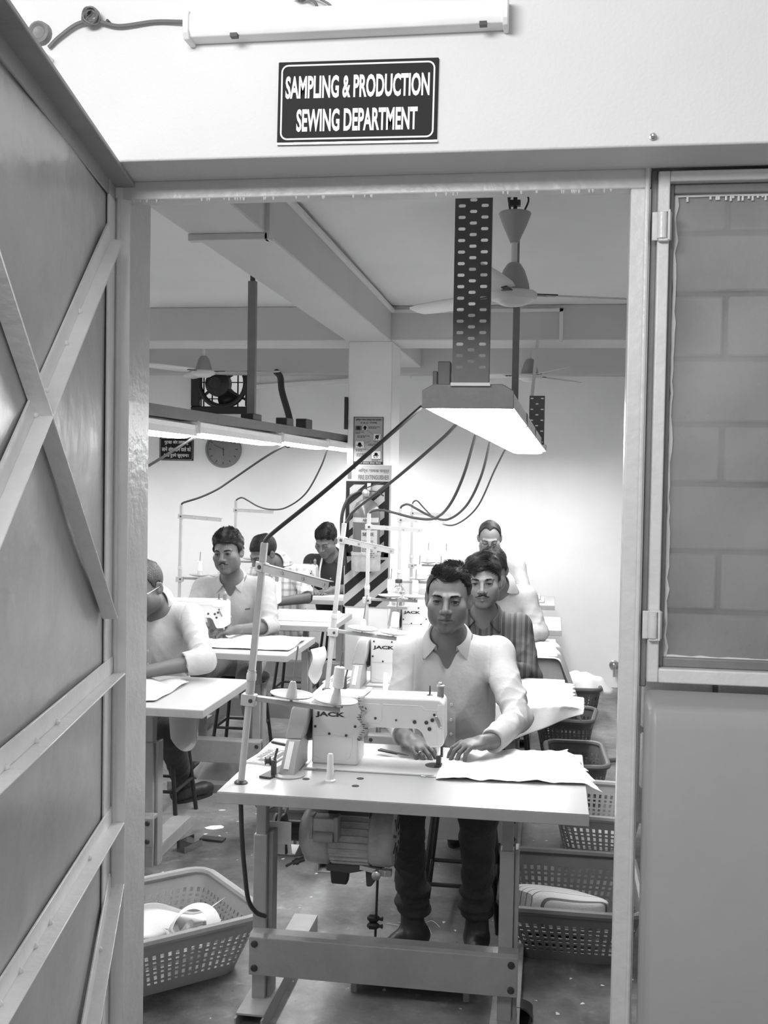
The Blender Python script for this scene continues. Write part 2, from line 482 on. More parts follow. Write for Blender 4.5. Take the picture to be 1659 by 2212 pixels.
pts = [(0.236 + 0.54 * i / 30, 2.277, 1.293 + rnd.uniform(-0.0015, 0.0015)) for i in range(31)]
bb.tube(pts, 0.004, 6)
for i in range(34):
    x = 0.262 + i * 0.0088 + rnd.uniform(-.003, .003)
    if 0.27 < x < 0.30: continue
    l = rnd.uniform(0.005, 0.013)
    bb.tube([(x, 2.2765, 2.227), (x, 2.2765, 2.227 - l)], [0.0022, 0.0026], 6)
tag(bb.build('putty', M['frame'], wn, world=True), kind='stuff')
for hz in (2.158, 1.362):
    bb = MB(); bb.cyl((0.207, 2.232, hz - 0.026), (0.207, 2.232, hz + 0.026), 0.010, n=12)
    bb.box((0.188, 2.236, hz - 0.028), (0.226, 2.242, hz + 0.028))
    bb.box((0.217, 2.222, hz - 0.03), (0.222, 2.24, hz + 0.03)); bb.box((0.2, 2.226, hz + 0.026), (0.222, 2.24, hz + 0.031)); bb.box((0.2, 2.226, hz - 0.031), (0.222, 2.24, hz - 0.026))
    bb.build('hinge', M['frame'], wn, bev=0.001, world=True)
# blocked-up wall right behind the glass: every block a piece, joints recessed
bw = empty('wall_blocks', (0.5, 2.40, 0)); st(bw, 'grey concrete block wall closing the window from behind', 'wall')
bb = MB(); bb.box((0.20, 2.425, 0.9), (1.2, 2.55, CEIL)); bb.build('mortar_bed', M['mortar'], bw, world=True)
zs = [0.975, 1.108, 1.245, 1.372, 1.502, 1.647, 1.775, 1.915, 2.053, 2.182, 2.32]
rb = random.Random(2)
for i in range(len(zs) - 1):
    x = 0.205 - (0.085 if i % 2 else 0.205) + 0.0
    x0 = 0.205
    edges = [0.205] + [e for e in ((0.36 if i % 2 else 0.482) + 0.242 * k for k in range(-1, 4)) if e > 0.24] + [1.2]
    for k in range(len(edges) - 1):
        a, c = edges[k] + (0.006 if k else 0), edges[k + 1] - 0.006
        bb = MB(); dy = rb.uniform(0, 0.004)
        bb.box((a, 2.408 + dy, zs[i] + 0.006), (c, 2.50, zs[i + 1] - 0.006))
        bb.build('block', M['block'], bw, bev=0.004, world=True)

# ---------------------------------------------------------------- the open door leaf
HX, HY, LA = -0.945, 2.25, R(11.4)
du = Vector((math.sin(LA), -math.cos(LA), 0)); dn = Vector((math.cos(LA), math.sin(LA), 0))
LO = Vector((HX, HY, 0))
leaf = empty('door_1', LO); st(leaf, 'grey steel door leaf standing open on the left, braced with angle irons', 'door')
def lp(u, z, n=0.0): return LO + du * u + dn * n + Vector((0, 0, z))
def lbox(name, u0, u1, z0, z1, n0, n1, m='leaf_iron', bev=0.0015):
    bb = MB()
    vs = [lp(u, z, n) for z in (z0, z1) for (u, n) in ((u0, n0), (u1, n0), (u1, n1), (u0, n1))]
    bb.add(vs, [(0,3,2,1),(4,5,6,7),(0,1,5,4),(1,2,6,5),(2,3,7,6),(3,0,4,7)])
    return bb.build(name, M[m], leaf, bev=bev, world=True)
def sheet():
    rs = random.Random(5)
    def f(a, c):
        w = 0.0035 * math.sin(a * 7 + c * 5) + 0.003 * math.sin(c * 13 + a * 3 + 1)
        return lp(0.0 + a * 1.06, 0.02 + c * 2.25, -0.003 + w * math.sin(math.pi * a) )
    bb = MB(); bb.grid(f, 30, 50); o = bb.build('sheet', M['leaf'], leaf, world=True); solid(o, 0.002)
sheet()
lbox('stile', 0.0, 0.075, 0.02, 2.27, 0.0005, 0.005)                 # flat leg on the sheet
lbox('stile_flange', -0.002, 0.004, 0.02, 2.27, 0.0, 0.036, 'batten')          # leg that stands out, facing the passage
lbox('top_rail', 0.0, 1.06, 2.232, 2.272, 0.0005, 0.005, 'grey_metal')  # darker than the other irons: shade under the rail put into its colour
lbox('top_flange', 0.0, 1.06, 2.264, 2.273, 0.0, 0.046, 'grey_metal')  # grey stands in for the shaded underside
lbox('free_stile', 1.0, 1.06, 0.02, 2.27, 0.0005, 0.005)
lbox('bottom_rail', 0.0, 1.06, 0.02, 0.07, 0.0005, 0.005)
def brace(u0, z0, u1, z1, side, n=0.036, w=0.036):
    """angle iron laid across the sheet: one leg flat, one standing"""
    a, c = lp(u0, z0), lp(u1, z1); d = (c - a).normalized(); s = d.cross(dn).normalized() * side
    bb = MB()
    def leg(p, q, off0, off1, n0, n1):
        vs = [x + s * o + dn * k for x in (p, q) for (o, k) in ((off0, n0), (off1, n0), (off1, n1), (off0, n1))]
        bb.add(vs, [(0,3,2,1),(4,5,6,7),(0,1,5,4),(1,2,6,5),(2,3,7,6),(3,0,4,7)])
    leg(a, c, 0.0, w, 0.0045, 0.009)
    leg(a, c, -0.004, 0.0, 0.0045, n)
    for k in range(5):
        t = rs_.uniform(0.1, 0.9); p = a.lerp(c, t) + s * 0.003 + dn * 0.01
        bb.lathe(p, [(0.004, -0.002), (0.006, 0.0), (0.003, 0.004), (0.0, 0.005)], dn, 7)
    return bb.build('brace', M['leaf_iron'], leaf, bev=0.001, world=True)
rs_ = random.Random(3)
brace(0.075, 2.138, 1.02, 1.47, 1)
brace(0.10, 1.347, 1.02, 2.02, 1)
brace(0.012, 1.215, 1.02, 1.212, 1)
brace(0.008, 0.885, 1.02, 0.87, 1)
brace(0.0, 0.75, 0.80, 0.10, 1)
bb = MB()
for hz in (1.95, 1.2, 0.5): bb.cyl(lp(-0.008, hz - 0.05, -0.008), lp(-0.008, hz + 0.05, -0.008), 0.011, n=12)
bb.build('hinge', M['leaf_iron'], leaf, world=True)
# ---------------------------------------------------------------- on the wall over the door
sg = empty('door_sign', (-0.387, 2.1, 2.30), 'black sign with white capitals and a white border over the doorway', 'sign')
bb = MB(); bb.box((-0.544, 2.094, 2.298), (-0.230, 2.1, 2.455), rot=(0, R(0.6), 0)); bb.build('panel', M['sign_black'], sg, bev=0.001, world=True)
bb = MB(); bb.box((-0.545, 2.092, 2.295), (-0.229, 2.1, 2.2985), rot=(0, R(0.6), 0)); bb.build('bottom_trim', M['steel'], sg, world=True)
def round_border(x0, z0, x1, z1, r, w, y, m, parent, name='border', rot=0.0):
    def loop(o):
        pts = []
        for cx, cz, a0 in ((x1 - r, z1 - r, 0), (x0 + r, z1 - r, 90), (x0 + r, z0 + r, 180), (x1 - r, z0 + r, 270)):
            for k in range(7):
                t = R(a0 + 15 * k); pts.append((cx + (r - o) * math.cos(t), y, cz + (r - o) * math.sin(t)))
        return pts
    A, B = loop(0), loop(w); n = len(A)
    cx, cz = (x0 + x1) / 2, (z0 + z1) / 2
    def rt(p): 
        dx, dz = p[0] - cx, p[2] - cz
        return (cx + dx * math.cos(rot) - dz * math.sin(rot), p[1], cz + dx * math.sin(rot) + dz * math.cos(rot))
    mb = MB(); mb.add([rt(p) for p in A + B], [(i, (i + 1) % n, n + (i + 1) % n, n + i) for i in range(n)])
    return mb.build(name, m, parent, world=True, fix=False)
round_border(-0.538, 2.304, -0.236, 2.449, 0.014, 0.0032, 2.0932, M['white'], sg, rot=R(-0.6))
for s_, zc, w_ in (('SAMPLING & PRODUCTION', 2.405, 0.283), ('SEWING DEPARTMENT', 2.341, 0.238)):
    o = letter(s_, (-0.387, 2.0932, zc), w_, 0.044, M['white'], sg, bold=0.032)
    o.rotation_euler = (0, R(0.6), 0)
# tube-light batten
tb = empty('tube_light', (-0.41, 2.1, 2.49), 'white two-foot tube light batten fixed unlit above the door sign', 'light')
bb = MB(); bb.prism([(2.1, 2.50), (2.1, 2.548), (2.063, 2.548), (2.055, 2.54), (2.055, 2.512), (2.063, 2.50)], -0.716, -0.104, 'yz')
bb.build('body', M['batten'], tb, bev=0.002, seg=2, world=True)
for x0, x1 in ((-0.725, -0.713), (-0.107, -0.097)):
    bb = MB(); bb.prism([(2.1, 2.494), (2.1, 2.55), (2.058, 2.55), (2.050, 2.542), (2.050, 2.505), (2.058, 2.494)], x0, x1, 'yz')
    bb.build('end_cap', M['white_plastic'], tb, bev=0.002, seg=2, world=True)
bb = MB()
for x in (-0.63, -0.15): bb.box((x, 2.052, 2.494), (x + 0.014, 2.066, 2.501))
bb.build('clip', M['dark_metal'], tb, world=True)
tb.rotation_euler = (0, 0, 0)
# wires on the wall
def cord(name, pts, r, m, label, cat='cable', n=8, group=None, k=10):
    bb = MB(); bb.tube(curve_pts(pts, k), r, n); return tag(bb.build(name, m), label, cat, group)
cord('lamp_wire', [(-1.02, 2.093, 2.505), (-0.995, 2.09, 2.525), (-0.955, 2.088, 2.548), (-0.915, 2.086, 2.55), (-0.87, 2.09, 2.54), (-0.80, 2.092, 2.546), (-0.75, 2.09, 2.543), (-0.715, 2.085, 2.538)], 0.004, M['cable_grey'], 'twisted grey wire running along the wall into the tube light')
wc = empty('wire_coil', (-0.92, 2.09, 2.55), 'knotted coil of wire hanging from a nail at top left', 'cable')
bb = MB(); rc = random.Random(3)
for k in range(7):
    cx, cz = -0.924 + rc.uniform(-.004, .004), 2.556 + rc.uniform(-.004, .004); rr = rc.uniform(0.009, 0.018)
    bb.tube([(cx + rr * math.cos(t) * 1.0, 2.088 - 0.002 * k + 0.003 * math.sin(3 * t + k), cz + rr * math.sin(t)) for t in [2 * math.pi * i / 20 for i in range(20)]], 0.0022, 6, closed=True)
bb.build('coil', [M['cable_grey']], wc, world=True)
bb = MB(); bb.cyl((-0.893, 2.1, 2.55), (-0.893, 2.085, 2.55), 0.003, n=8); bb.build('nail', M['dark_metal'], wc, world=True)
bb = MB(); bb.tube(curve_pts([(-0.505, 2.096, 2.575), (-0.485, 2.08, 2.572), (-0.468, 2.075, 2.56), (-0.462, 2.08, 2.546)], 8), 0.0028, 7)
bb.tube(curve_pts([(-0.50, 2.097, 2.574), (-0.475, 2.085, 2.575), (-0.445, 2.08, 2.56), (-0.43, 2.085, 2.547)], 8), 0.0022, 7)
bb.tube(curve_pts([(-0.515, 2.09, 2.578), (-0.50, 2.085, 2.572), (-0.485, 2.085, 2.578)], 8), 0.0024, 7)
tag(bb.build('feed_wire', M['cable_grey']), 'loose grey and white wire ends coming out above the tube light', 'cable')
bb = MB(); bb.lathe((0.174, 2.1, 2.292), [(0.007, 0), (0.007, 0.002), (0.0045, 0.003), (0.0045, 0.012), (0.003, 0.014), (0, 0.0145)], (0, -1, 0), 14)
tag(bb.build('wall_bolt', M['steel']), 'small bolt sticking out of the front wall above the window corner', 'bolt')
# old switch board and hook at top left, partly behind the leaf
bb = MB(); bb.bar((-1.20, 2.075, 2.575), (-1.015, 2.075, 2.475), 0.05, 0.018, up=(-0.48, 0, -0.88))
tag(bb.build('wall_batten', M['batten'], bev=0.002), 'short sloping white batten at the top left corner', 'batten')
bb = MB(); bb.lathe((-1.04, 2.10, 2.535), [(0.024, 0), (0.022, 0.014), (0.017, 0.017), (0.012, 0.012), (0.0, 0.010)], (0, -1, 0), 16)
tag(bb.build('ceiling_rose', M['mid_metal']), 'small round wire outlet on the wall at top left', 'outlet')

# ---------------------------------------------------------------- lit fluorescent rows
def fixture(cx, y0, y1, zb, w, label, group, cx1=None, h=0.05, endcap=True, dd=0.042, capm='mid_metal'):
    cx1 = cx if cx1 is None else cx1
    t = empty('fluorescent_light', (cx, y0, zb), label, 'light', group)
    def X(y): return cx + (cx1 - cx) * (y - y0) / (y1 - y0)
    def body(prof, mm, name, a=y0, c=y1, bev=0.0):
        bb = MB(); n = len(prof)
        vs = [(X(a) + x, a, zb + z) for x, z in prof] + [(X(c) + x, c, zb + z) for x, z in prof]
        fs = [tuple(range(n - 1, -1, -1)), tuple(range(n, 2 * n))] + [(i, (i + 1) % n, n + (i + 1) % n, n + i) for i in range(n)]
        bb.add(vs, fs); return bb.build(name, mm, t, bev=bev, world=True)
    hw = w / 2
    body([(-hw, 0.004), (-hw, h * 0.72), (-hw + 0.03, h), (hw - 0.03, h), (hw, h * 0.72), (hw, 0.004), (hw - 0.004, 0.004), (hw - 0.006, h * 0.6), (-hw + 0.006, h * 0.6), (-hw + 0.004, 0.004)], M['batten'], 'housing', y0 + 0.006, y1 - 0.006)
    q = hw - 0.022
    body([(-q, 0.01), (-q, 0.0), (-q * 0.97, -dd * .8), (-q * 0.7, -dd * .97), (0, -dd), (q * 0.7, -dd * .97), (q * 0.97, -dd * .8), (q, 0.0), (q, 0.01)], M['lamp'], 'diffuser', y0 + 0.012, y1 - 0.012)
    for s in (-1, 1): body([(s * (hw + 0.004), -0.012), (s * hw, 0.012), (s * (hw - 0.020), 0.005), (s * (hw + 0.001), -0.012)], M['batten'], 'reflector_lip', y0 + 0.006, y1 - 0.006)
    if endcap:
        for a, c in ((y0, y0 + 0.008), (y1 - 0.008, y1)):
            body([(-hw - 0.004, -0.016), (-hw - 0.004, h * 0.74), (-hw + 0.03, h + 0.006), (hw - 0.03, h + 0.006), (hw + 0.004, h * 0.74), (hw + 0.004, -0.016)], M[capm], 'end_cap', a, c, bev=0.002)
    return t
ys = [3.2, 4.33, 5.5, 6.75, 8.15]
for i, nm in enumerate(('nearest', 'second', 'third', 'farthest')):
    a, c = ys[i] + 0.01, ys[i + 1] - 0.01
    f = lambda y: -0.248 + (y - 3.2) / 4.1 * 0.06
    fixture(f(a), a, c, 1.872, 0.262, nm + ' lit fluorescent light of the right-hand hanging row', 'right row of fluorescent lights', f(c), h=0.05, dd=0.032)
ys = [2.75, 4.03, 5.36, 6.52, 7.55, 8.62]
for i, nm in enumerate(('first', 'second', 'third', 'fourth', 'last')):
    fixture(-1.415, ys[i] + 0.02, ys[i + 1] - 0.02, 1.810 + 0.0105 * ((ys[i] + ys[i + 1]) / 2 - 3.6), 0.14, nm + ' lit fluorescent light from the left in the left-hand row', 'left row of fluorescent lights', h=0.04, dd=0.022, capm='batten')
for i in range(3):  # extra row added out of view to brighten the far-left wall
    t_ = fixture(-3.25, 4.3 + 1.3 * i, 5.5 + 1.3 * i, 1.82, 0.2, ('near', 'middle', 'far')[i] + ' fluorescent light added unseen behind the pier to brighten the far-left wall', 'added outer left row of fluorescent lights', h=0.045, dd=0.03)
    for y_ in (4.5 + 1.3 * i, 5.3 + 1.3 * i): bb = MB(); bb.cyl((-3.25, y_, 1.86), (-3.25, y_, CEIL if not 6.95 < y_ < 7.45 else 2.535), 0.006, n=8); bb.build('drop_rod', M['mid_metal'], t_, world=True)

def slot_strip(rows, w, z0, z1, slotw, sloth, y, cols):
    """flat strip with rounded slots: every tile is a rectangle with a stadium hole"""
    return None
def perforated(name, parent, centers, bounds, sw, sh, P, m):
    """plate in a (u,v) rectangle with stadium-shaped holes at the centres of its own tiles. P(u,v)->point"""
    mb = MB()
    for (u0, v0, u1, v1) in bounds:
        c = centers.get((u0, v0, u1, v1))
        if c is None:
            mb.add([P(u0, v0), P(u1, v0), P(u1, v1), P(u0, v1)], [(0, 1, 2, 3)]); continue
        cu, cv = c; ring = []; r = sh / 2; L = sw / 2 - r
        for k in range(16):
            t = 2 * math.pi * (k + 0.5) / 16
            ring.append((cu + (L if math.cos(t) > 0 else -L) + r * math.cos(t), cv + r * math.sin(t)))
        outer = []
        for k in range(16):
            t = 2 * math.pi * (k + 0.5) / 16; dx, dy = math.cos(t), math.sin(t)
            s = min((u1 - cu) / dx if dx > 0 else (u0 - cu) / dx, (v1 - cv) / dy if dy > 0 else (v0 - cv) / dy)
            outer.append((cu + dx * s, cv + dy * s))
        # put true corners on the outer ring
        for q in ((u0, v0), (u1, v0), (u1, v1), (u0, v1)):
            j = min(range(16), key=lambda i: (outer[i][0] - q[0]) ** 2 + (outer[i][1] - q[1]) ** 2); outer[j] = q
        mb.add([P(*p) for p in outer + ring], [(k, (k + 1) % 16, 16 + (k + 1) % 16, 16 + k) for k in range(16)])
    o = mb.build(name, m, parent, world=True, fix=False, smooth=False)
    md = solid(o, 0.0016).modifiers['solidify']; md.use_rim = False
    return o
tr = empty('perforated_tray', (-0.24, 3.2, 1.93), 'upright grey perforated metal tray carrying the cables down to the lights', 'cable tray')
bounds, centers = [], {}
w3 = 0.106 / 3
v = 1.96
rowh = 0.0335
nrow = 24
for i in range(nrow):
    v0, v1 = v + i * rowh, v + (i + 1) * rowh
    # two outer slots and a middle one, staggered by half a row
    for k, (a, c) in enumerate(((-0.293, -0.293 + w3 + 0.004), (-0.293 + w3 + 0.004, -0.187 - w3 - 0.004), (-0.187 - w3 - 0.004, -0.187))):
        sh = rowh / 2 if k == 1 else 0
        t = (a, v0 + sh, c, v1 + sh); bounds.append(t); centers[t] = ((a + c) / 2, (v0 + v1) / 2 + sh)
bounds += [(-0.293, 1.93, -0.293 + w3 + 0.004, v), (-0.293 + w3 + 0.004, 1.93, -0.187 - w3 - 0.004, v + rowh / 2), (-0.187 - w3 - 0.004, 1.93, -0.187, v)]
perforated('plate', tr, centers, bounds, 0.021, 0.0095, lambda u, vv: Vector((u, 3.2, vv)), M['tray_metal'])
bb = MB(); bb.box((-0.294, 3.2, 1.93), (-0.2925, 3.235, CEIL)); bb.box((-0.1875, 3.2, 1.93), (-0.186, 3.235, CEIL)); bb.build('side_flange', M['tray_metal'], tr, world=True)
bb = MB(); bb.box((-0.298, 3.195, 1.922), (-0.182, 3.24, 1.931)); bb.build('foot_plate', M['batten'], tr, world=True)
bb = MB(); bb.box((-0.342, 3.26, 1.93), (-0.305, 3.31, 2.0)); bb.box((-0.362, 3.30, 1.93), (-0.348, 3.33, 1.975))
tag(bb.build('junction_box', M['tray_metal'], bev=0.002), 'small grey junction box on top of the right-hand light', 'box')
# carrier rail over the right-hand row
bb = MB(); bb.box((-0.275, 3.24, 1.916), (-0.185, 7.7, 1.935)); tag(bb.build('carrier_rail', M['tray_metal']), 'grey carrier rail along the top of the right-hand lights', 'rail')
t2 = empty('perforated_hanger', (-0.10, 6.3, 1.9), 'short perforated metal hanger at the far end of the right-hand lights', 'cable tray')
bounds, centers = [], {}
for i in range(9):
    for k in range(3):
        t = (-0.145 + k * 0.032, 1.87 + i * 0.034, -0.145 + (k + 1) * 0.032, 1.87 + (i + 1) * 0.034); bounds.append(t)
        if (i + k) % 2 == 0: centers[t] = ((t[0] + t[2]) / 2, (t[1] + t[3]) / 2)
perforated('plate', t2, centers, bounds, 0.018, 0.008, lambda u, vv: Vector((u, 6.9, vv)), M['tray_metal'])
bb = MB(); bb.bar((-0.13, 6.92, 2.17), (-0.10, 6.92, 2.54), 0.03, 0.02); bb.build('strap', M['beam'], t2, world=True)
# perforated channel that carries the left-hand row
lt = empty('perforated_channel', (-1.36, 5.0, 1.85), 'long grey perforated channel over the left-hand lights', 'cable tray')
bb = MB(); bb.box((-1.495, 2.72, 1.873), (-1.355, 8.6, 1.877)); bb.build('web', M['tray_metal'], lt, world=True)
bounds, centers = [], {}
for i in range(60):
    t = (3.2 + i * 0.0633, 1.877, 3.2 + (i + 1) * 0.0633, 1.915); bounds.append(t); centers[t] = ((t[0] + t[2]) / 2, 1.897)
bounds.append((6.998, 1.877, 8.6, 1.915)); bounds.append((2.72, 1.877, 3.2, 1.915))
perforated('side_flange', lt, centers, bounds, 0.008, 0.005, lambda u, vv: Vector((-1.355, u, vv)), M['tray_metal'])
bb = MB(); bb.box((-1.497, 2.72, 1.877), (-1.493, 8.6, 1.915)); bb.build('back_flange', M['tray_metal'], lt, world=True)
for a_, c_, h_ in ((4.9, 5.05, .03), (6.0, 6.16, .055), (5.55, 5.7, .04)):
    bb = MB(); bb.box((-1.43, a_, 1.917), (-1.37, c_, 1.917 + h_)); bb.build('ballast', M['dark_metal'], lt, bev=0.003, world=True)
bb = MB(); bb.box((-1.425, 4.985, 1.917), (-1.388, 5.015, 2.57)); bb.build('hanger', M['mid_metal'], lt, world=True)
bb = MB(); bb.cyl((-1.407, 5.0, 2.565), (-1.407, 5.0, 2.6), 0.012, n=8); bb.cyl((-1.407, 5.0, 2.58), (-1.407, 5.0, 2.76), 0.006, n=8); bb.build('ceiling_bolt', M['dark_metal'], lt, world=True)
lt.rotation_euler = (0.0105, 0, 0); lt.location.z -= 0.010
bb = MB(); bb.box((-0.186, 4.985, 1.905), (-0.156, 5.015, 2.62)); bb.cyl((-0.171, 5, 2.6), (-0.171, 5, 2.76), 0.008, n=8)
tag(bb.build('light_hanger', M['mid_metal']), 'grey metal drop bar holding the right-hand lights from the ceiling', 'hanger')
# conduits
bb = MB(); bb.box((-1.335, 3.86, 2.505), (-1.035, 3.90, 2.530)); bb.box((-1.047, 3.86, 2.505), (-1.026, 3.90, 2.72)); tag(bb.build('beam_conduit', M['beam'], bev=0.002), 'flat conduit wrapped under and up the side of the long beam', 'conduit')
bb = MB(); bb.box((-1.045, 3.36, 2.715), (-1.022, 7.0, 2.738)); bb.box((-1.045, 6.985, 2.712), (0.06, 7.0, 2.735)); bb.box((0.03, 6.985, 2.52), (0.055, 7.0, 2.735)); bb.box((-1.02, 3.35, 2.715), (0.6, 3.37, 2.738))
tag(bb.build('ceiling_conduit', M['ceil'], bev=0.002), 'white conduit running along the beams just below the ceiling', 'conduit')
bb = MB(); bb.bar((-2.50, YB - 0.015, 2.38), (-1.15, YB - 0.015, 2.475), 0.03, 0.035); tag(bb.build('wall_conduit', M['room_wall']), 'white conduit climbing across the far wall beside the exhaust fan', 'conduit')
bb = MB(); bb.tube(curve_pts([(-2.22, 8.6, 2.49), (-2.17, 8.55, 2.44), (-2.13, 8.45, 2.32), (-2.03, 8.3, 2.10), (-2.0, 8.2, 1.98), (-1.99, 8.1, 1.88)], 6), 0.026, 10)
tag(bb.build('flexible_hose', M['dark_metal']), 'dark flexible conduit dropping from the far wall beam to the left lights', 'hose')
bb = MB(); bb.box((-1.345, 7.0, 1.96), (-1.327, 7.05, 2.17)); tag(bb.build('dark_strip', M['dark_metal']), 'narrow dark strip on the left side of the column', 'strip')

# ---------------------------------------------------------------- ceiling fans
def fan(c, ztop, s, a0, label):
    x, y, z = c
    t = empty('ceiling_fan', (x, y, z), label, 'fan', 'white ceiling fans')
    def lat(name, prof, m=M['white_plastic'], n=28):
        bb = MB(); bb.lathe((x, y, z), [(r * s, h * s) for r, h in prof], n=n); return bb.build(name, m, t, world=True)
    lat('motor', [(0.0, -0.035), (0.035, -0.033), (0.055, -0.026), (0.06, -0.02), (0.082, -0.012), (0.09, 0.0), (0.09, 0.014), (0.082, 0.02), (0.05, 0.024)])
    lat('lower_canopy', [(0.062, 0.022), (0.058, 0.05), (0.042, 0.10), (0.026, 0.125), (0.018, 0.13)], M['fan_grey'])
    lat('down_rod', [(0.0115, 0.12), (0.0115, 0.22)])
    lat('upper_canopy', [(0.016, 0.205), (0.02, 0.215), (0.045, 0.27), (0.062, 0.315), (0.058, 0.32), (0.0, 0.318)], M['fan_grey'])
    bb = MB(); bb.cyl((x, y, z + 0.31 * s), (x, y, ztop), 0.008, n=8)
    for k in range(3):
        a = 2.1 * k; bb.tube(curve_pts([(x + 0.03 * math.cos(a), y + 0.03 * math.sin(a), z + 0.315 * s), (x + 0.05 * math.cos(a), y + 0.05 * math.sin(a), z + 0.37 * s), (x + 0.02 * math.cos(a), y, z + 0.41 * s)], 5), 0.004, 6)
    bb.box((x - 0.02, y - 0.015, z + 0.345 * s), (x + 0.02, y + 0.015, z + 0.365 * s)); bb.box((x - 0.014, y - 0.012, z + 0.40 * s), (x + 0.03, y + 0.012, z + 0.412 * s))
    bb.build('hook', M['dark_metal'], t, world=True)
    for k in range(3):
        a = R(a0 + 120 * k); d = Vector((math.cos(a), math.sin(a), 0)); q = Vector((-d.y, d.x, 0))
        prof = [(0.125, -0.045, 0.04), (0.2, -0.058, 0.05), (0.35, -0.06, 0.052), (0.5, -0.055, 0.05), (0.575, -0.045, 0.04), (0.592, -0.02, 0.02)]
        vs, fs = [], []
        for u, w0, w1 in prof:
            for w in (w0, (w0 + w1) / 2, w1):
                vs.append(Vector((x, y, z)) + d * u * s + q * w * s + Vector((0, 0, 0.012 * s + w * 0.22 * s)))
        for i in range(len(prof) - 1):
            for j in range(2): fs.append((i * 3 + j, i * 3 + j + 1, i * 3 + j + 4, i * 3 + j + 3))
        bb = MB(); bb.add(vs, fs); o = bb.build('blade', M['white_plastic'], t, world=True, fix=False); solid(o, 0.003)
        bb = MB(); p0 = Vector((x, y, z + 0.012 * s)); bb.bar(p0 + d * 0.075 * s, p0 + d * 0.17 * s, 0.04 * s, 0.004)
        for e in (0.14, 0.16): bb.lathe(p0 + d * e * s + Vector((0, 0, -0.001)), [(0.005, 0), (0.004, -0.003), (0, -0.004)], n=8)
        bb.build('blade_bracket', M['dark_metal'], o, world=True)
    return t
fan((-0.157, 4.2, 2.345), CEIL, 1.0, -103, 'nearest white ceiling fan beside the perforated tray')
fan((-0.165, 7.75, 2.37), CEIL, 1.0, -66, 'white ceiling fan beyond the cross beam on the right')
fan((-2.63, 8.0, 2.42), CEIL, 1.0, -119, 'white ceiling fan in front of the exhaust fan')

# ---------------------------------------------------------------- exhaust fan in the far wall
ex = empty('exhaust_fan', (-2.735, YB, 2.42), 'black square exhaust fan set high in the far wall', 'exhaust fan')
cx, cz, y = -2.738, 2.42, YB - 0.03
bb = MB()
for (x0, x1, z0, z1) in ((-0.27, 0.27, 0.2, 0.262), (-0.27, 0.27, -0.262, -0.2), (-0.27, -0.195, -0.2, 0.2), (0.20, 0.27, -0.2, 0.2)):
    bb.box((cx + x0, y, cz + z0), (cx + x1, y + 0.09, cz + z1))
bb.build('frame', M['black'], ex, bev=0.008, world=True)
bb = MB(); bb.tube([(cx + 0.2 * math.cos(t), y + 0.02, cz + 0.2 * math.sin(t)) for t in [2 * math.pi * i / 32 for i in range(32)]], 0.022, 8, closed=True); bb.build('ring', M['black'], ex, world=True)
bb = MB(); bb.lathe((cx - 0.04, y + 0.06, cz - 0.01), [(0.0, 0.13), (0.05, 0.125), (0.07, 0.09), (0.105, 0.06), (0.11, 0.0), (0.0, -0.01)], (0, -1, 0), 24); bb.build('motor', M['dark_metal'], ex, world=True)
bb = MB()
for a in (35, 145, 215, 325): bb.bar((cx - 0.04, y + 0.03, cz - 0.01), (cx + 0.25 * math.cos(R(a)), y + 0.03, cz + 0.25 * math.sin(R(a))), 0.02, 0.022, up=(0, 1, 0))
bb.build('arm', M['black'], ex, world=True)
for k in range(4):
    a = R(20 + 90 * k); bb = MB()
    vs = []
    for r_, w_ in ((0.06, 0.05), (0.12, 0.08), (0.185, 0.085)):
        for s_ in (-1, 1):
            vs.append((cx - 0.02 + r_ * math.cos(a) - s_ * w_ * math.sin(a), y + 0.085 + s_ * 0.018, cz + r_ * math.sin(a) + s_ * w_ * math.cos(a)))
    if k in (0, 2): continue
    bb.add(vs, [(0, 1, 3, 2), (2, 3, 5, 4)]); solid(bb.build('blade', M['dark_metal'], ex, world=True, fix=False), 0.004)
bb = MB()
for k in range(6): bb.box((cx - 0.21 + k * 0.075, YB + 0.12, cz - 0.26), (cx - 0.20 + k * 0.075, YB + 0.13, cz + 0.26))
for k in range(3): bb.box((cx - 0.27, YB + 0.13, cz - 0.13 + k * 0.14), (cx + 0.27, YB + 0.14, cz - 0.122 + k * 0.14))
bb.build('grille', M['black'], ex, world=True)
bb = MB(); bb.box((cx - 0.32, YB - 0.006, cz - 0.31), (cx - 0.27, YB, cz + 0.31)); bb.box((cx + 0.27, YB - 0.006, cz - 0.31), (cx + 0.32, YB, cz + 0.31)); bb.box((cx - 0.27, YB - 0.006, cz + 0.262), (cx + 0.27, YB, cz + 0.31))
bb.build('surround', M['room_wall'], ex, world=True)

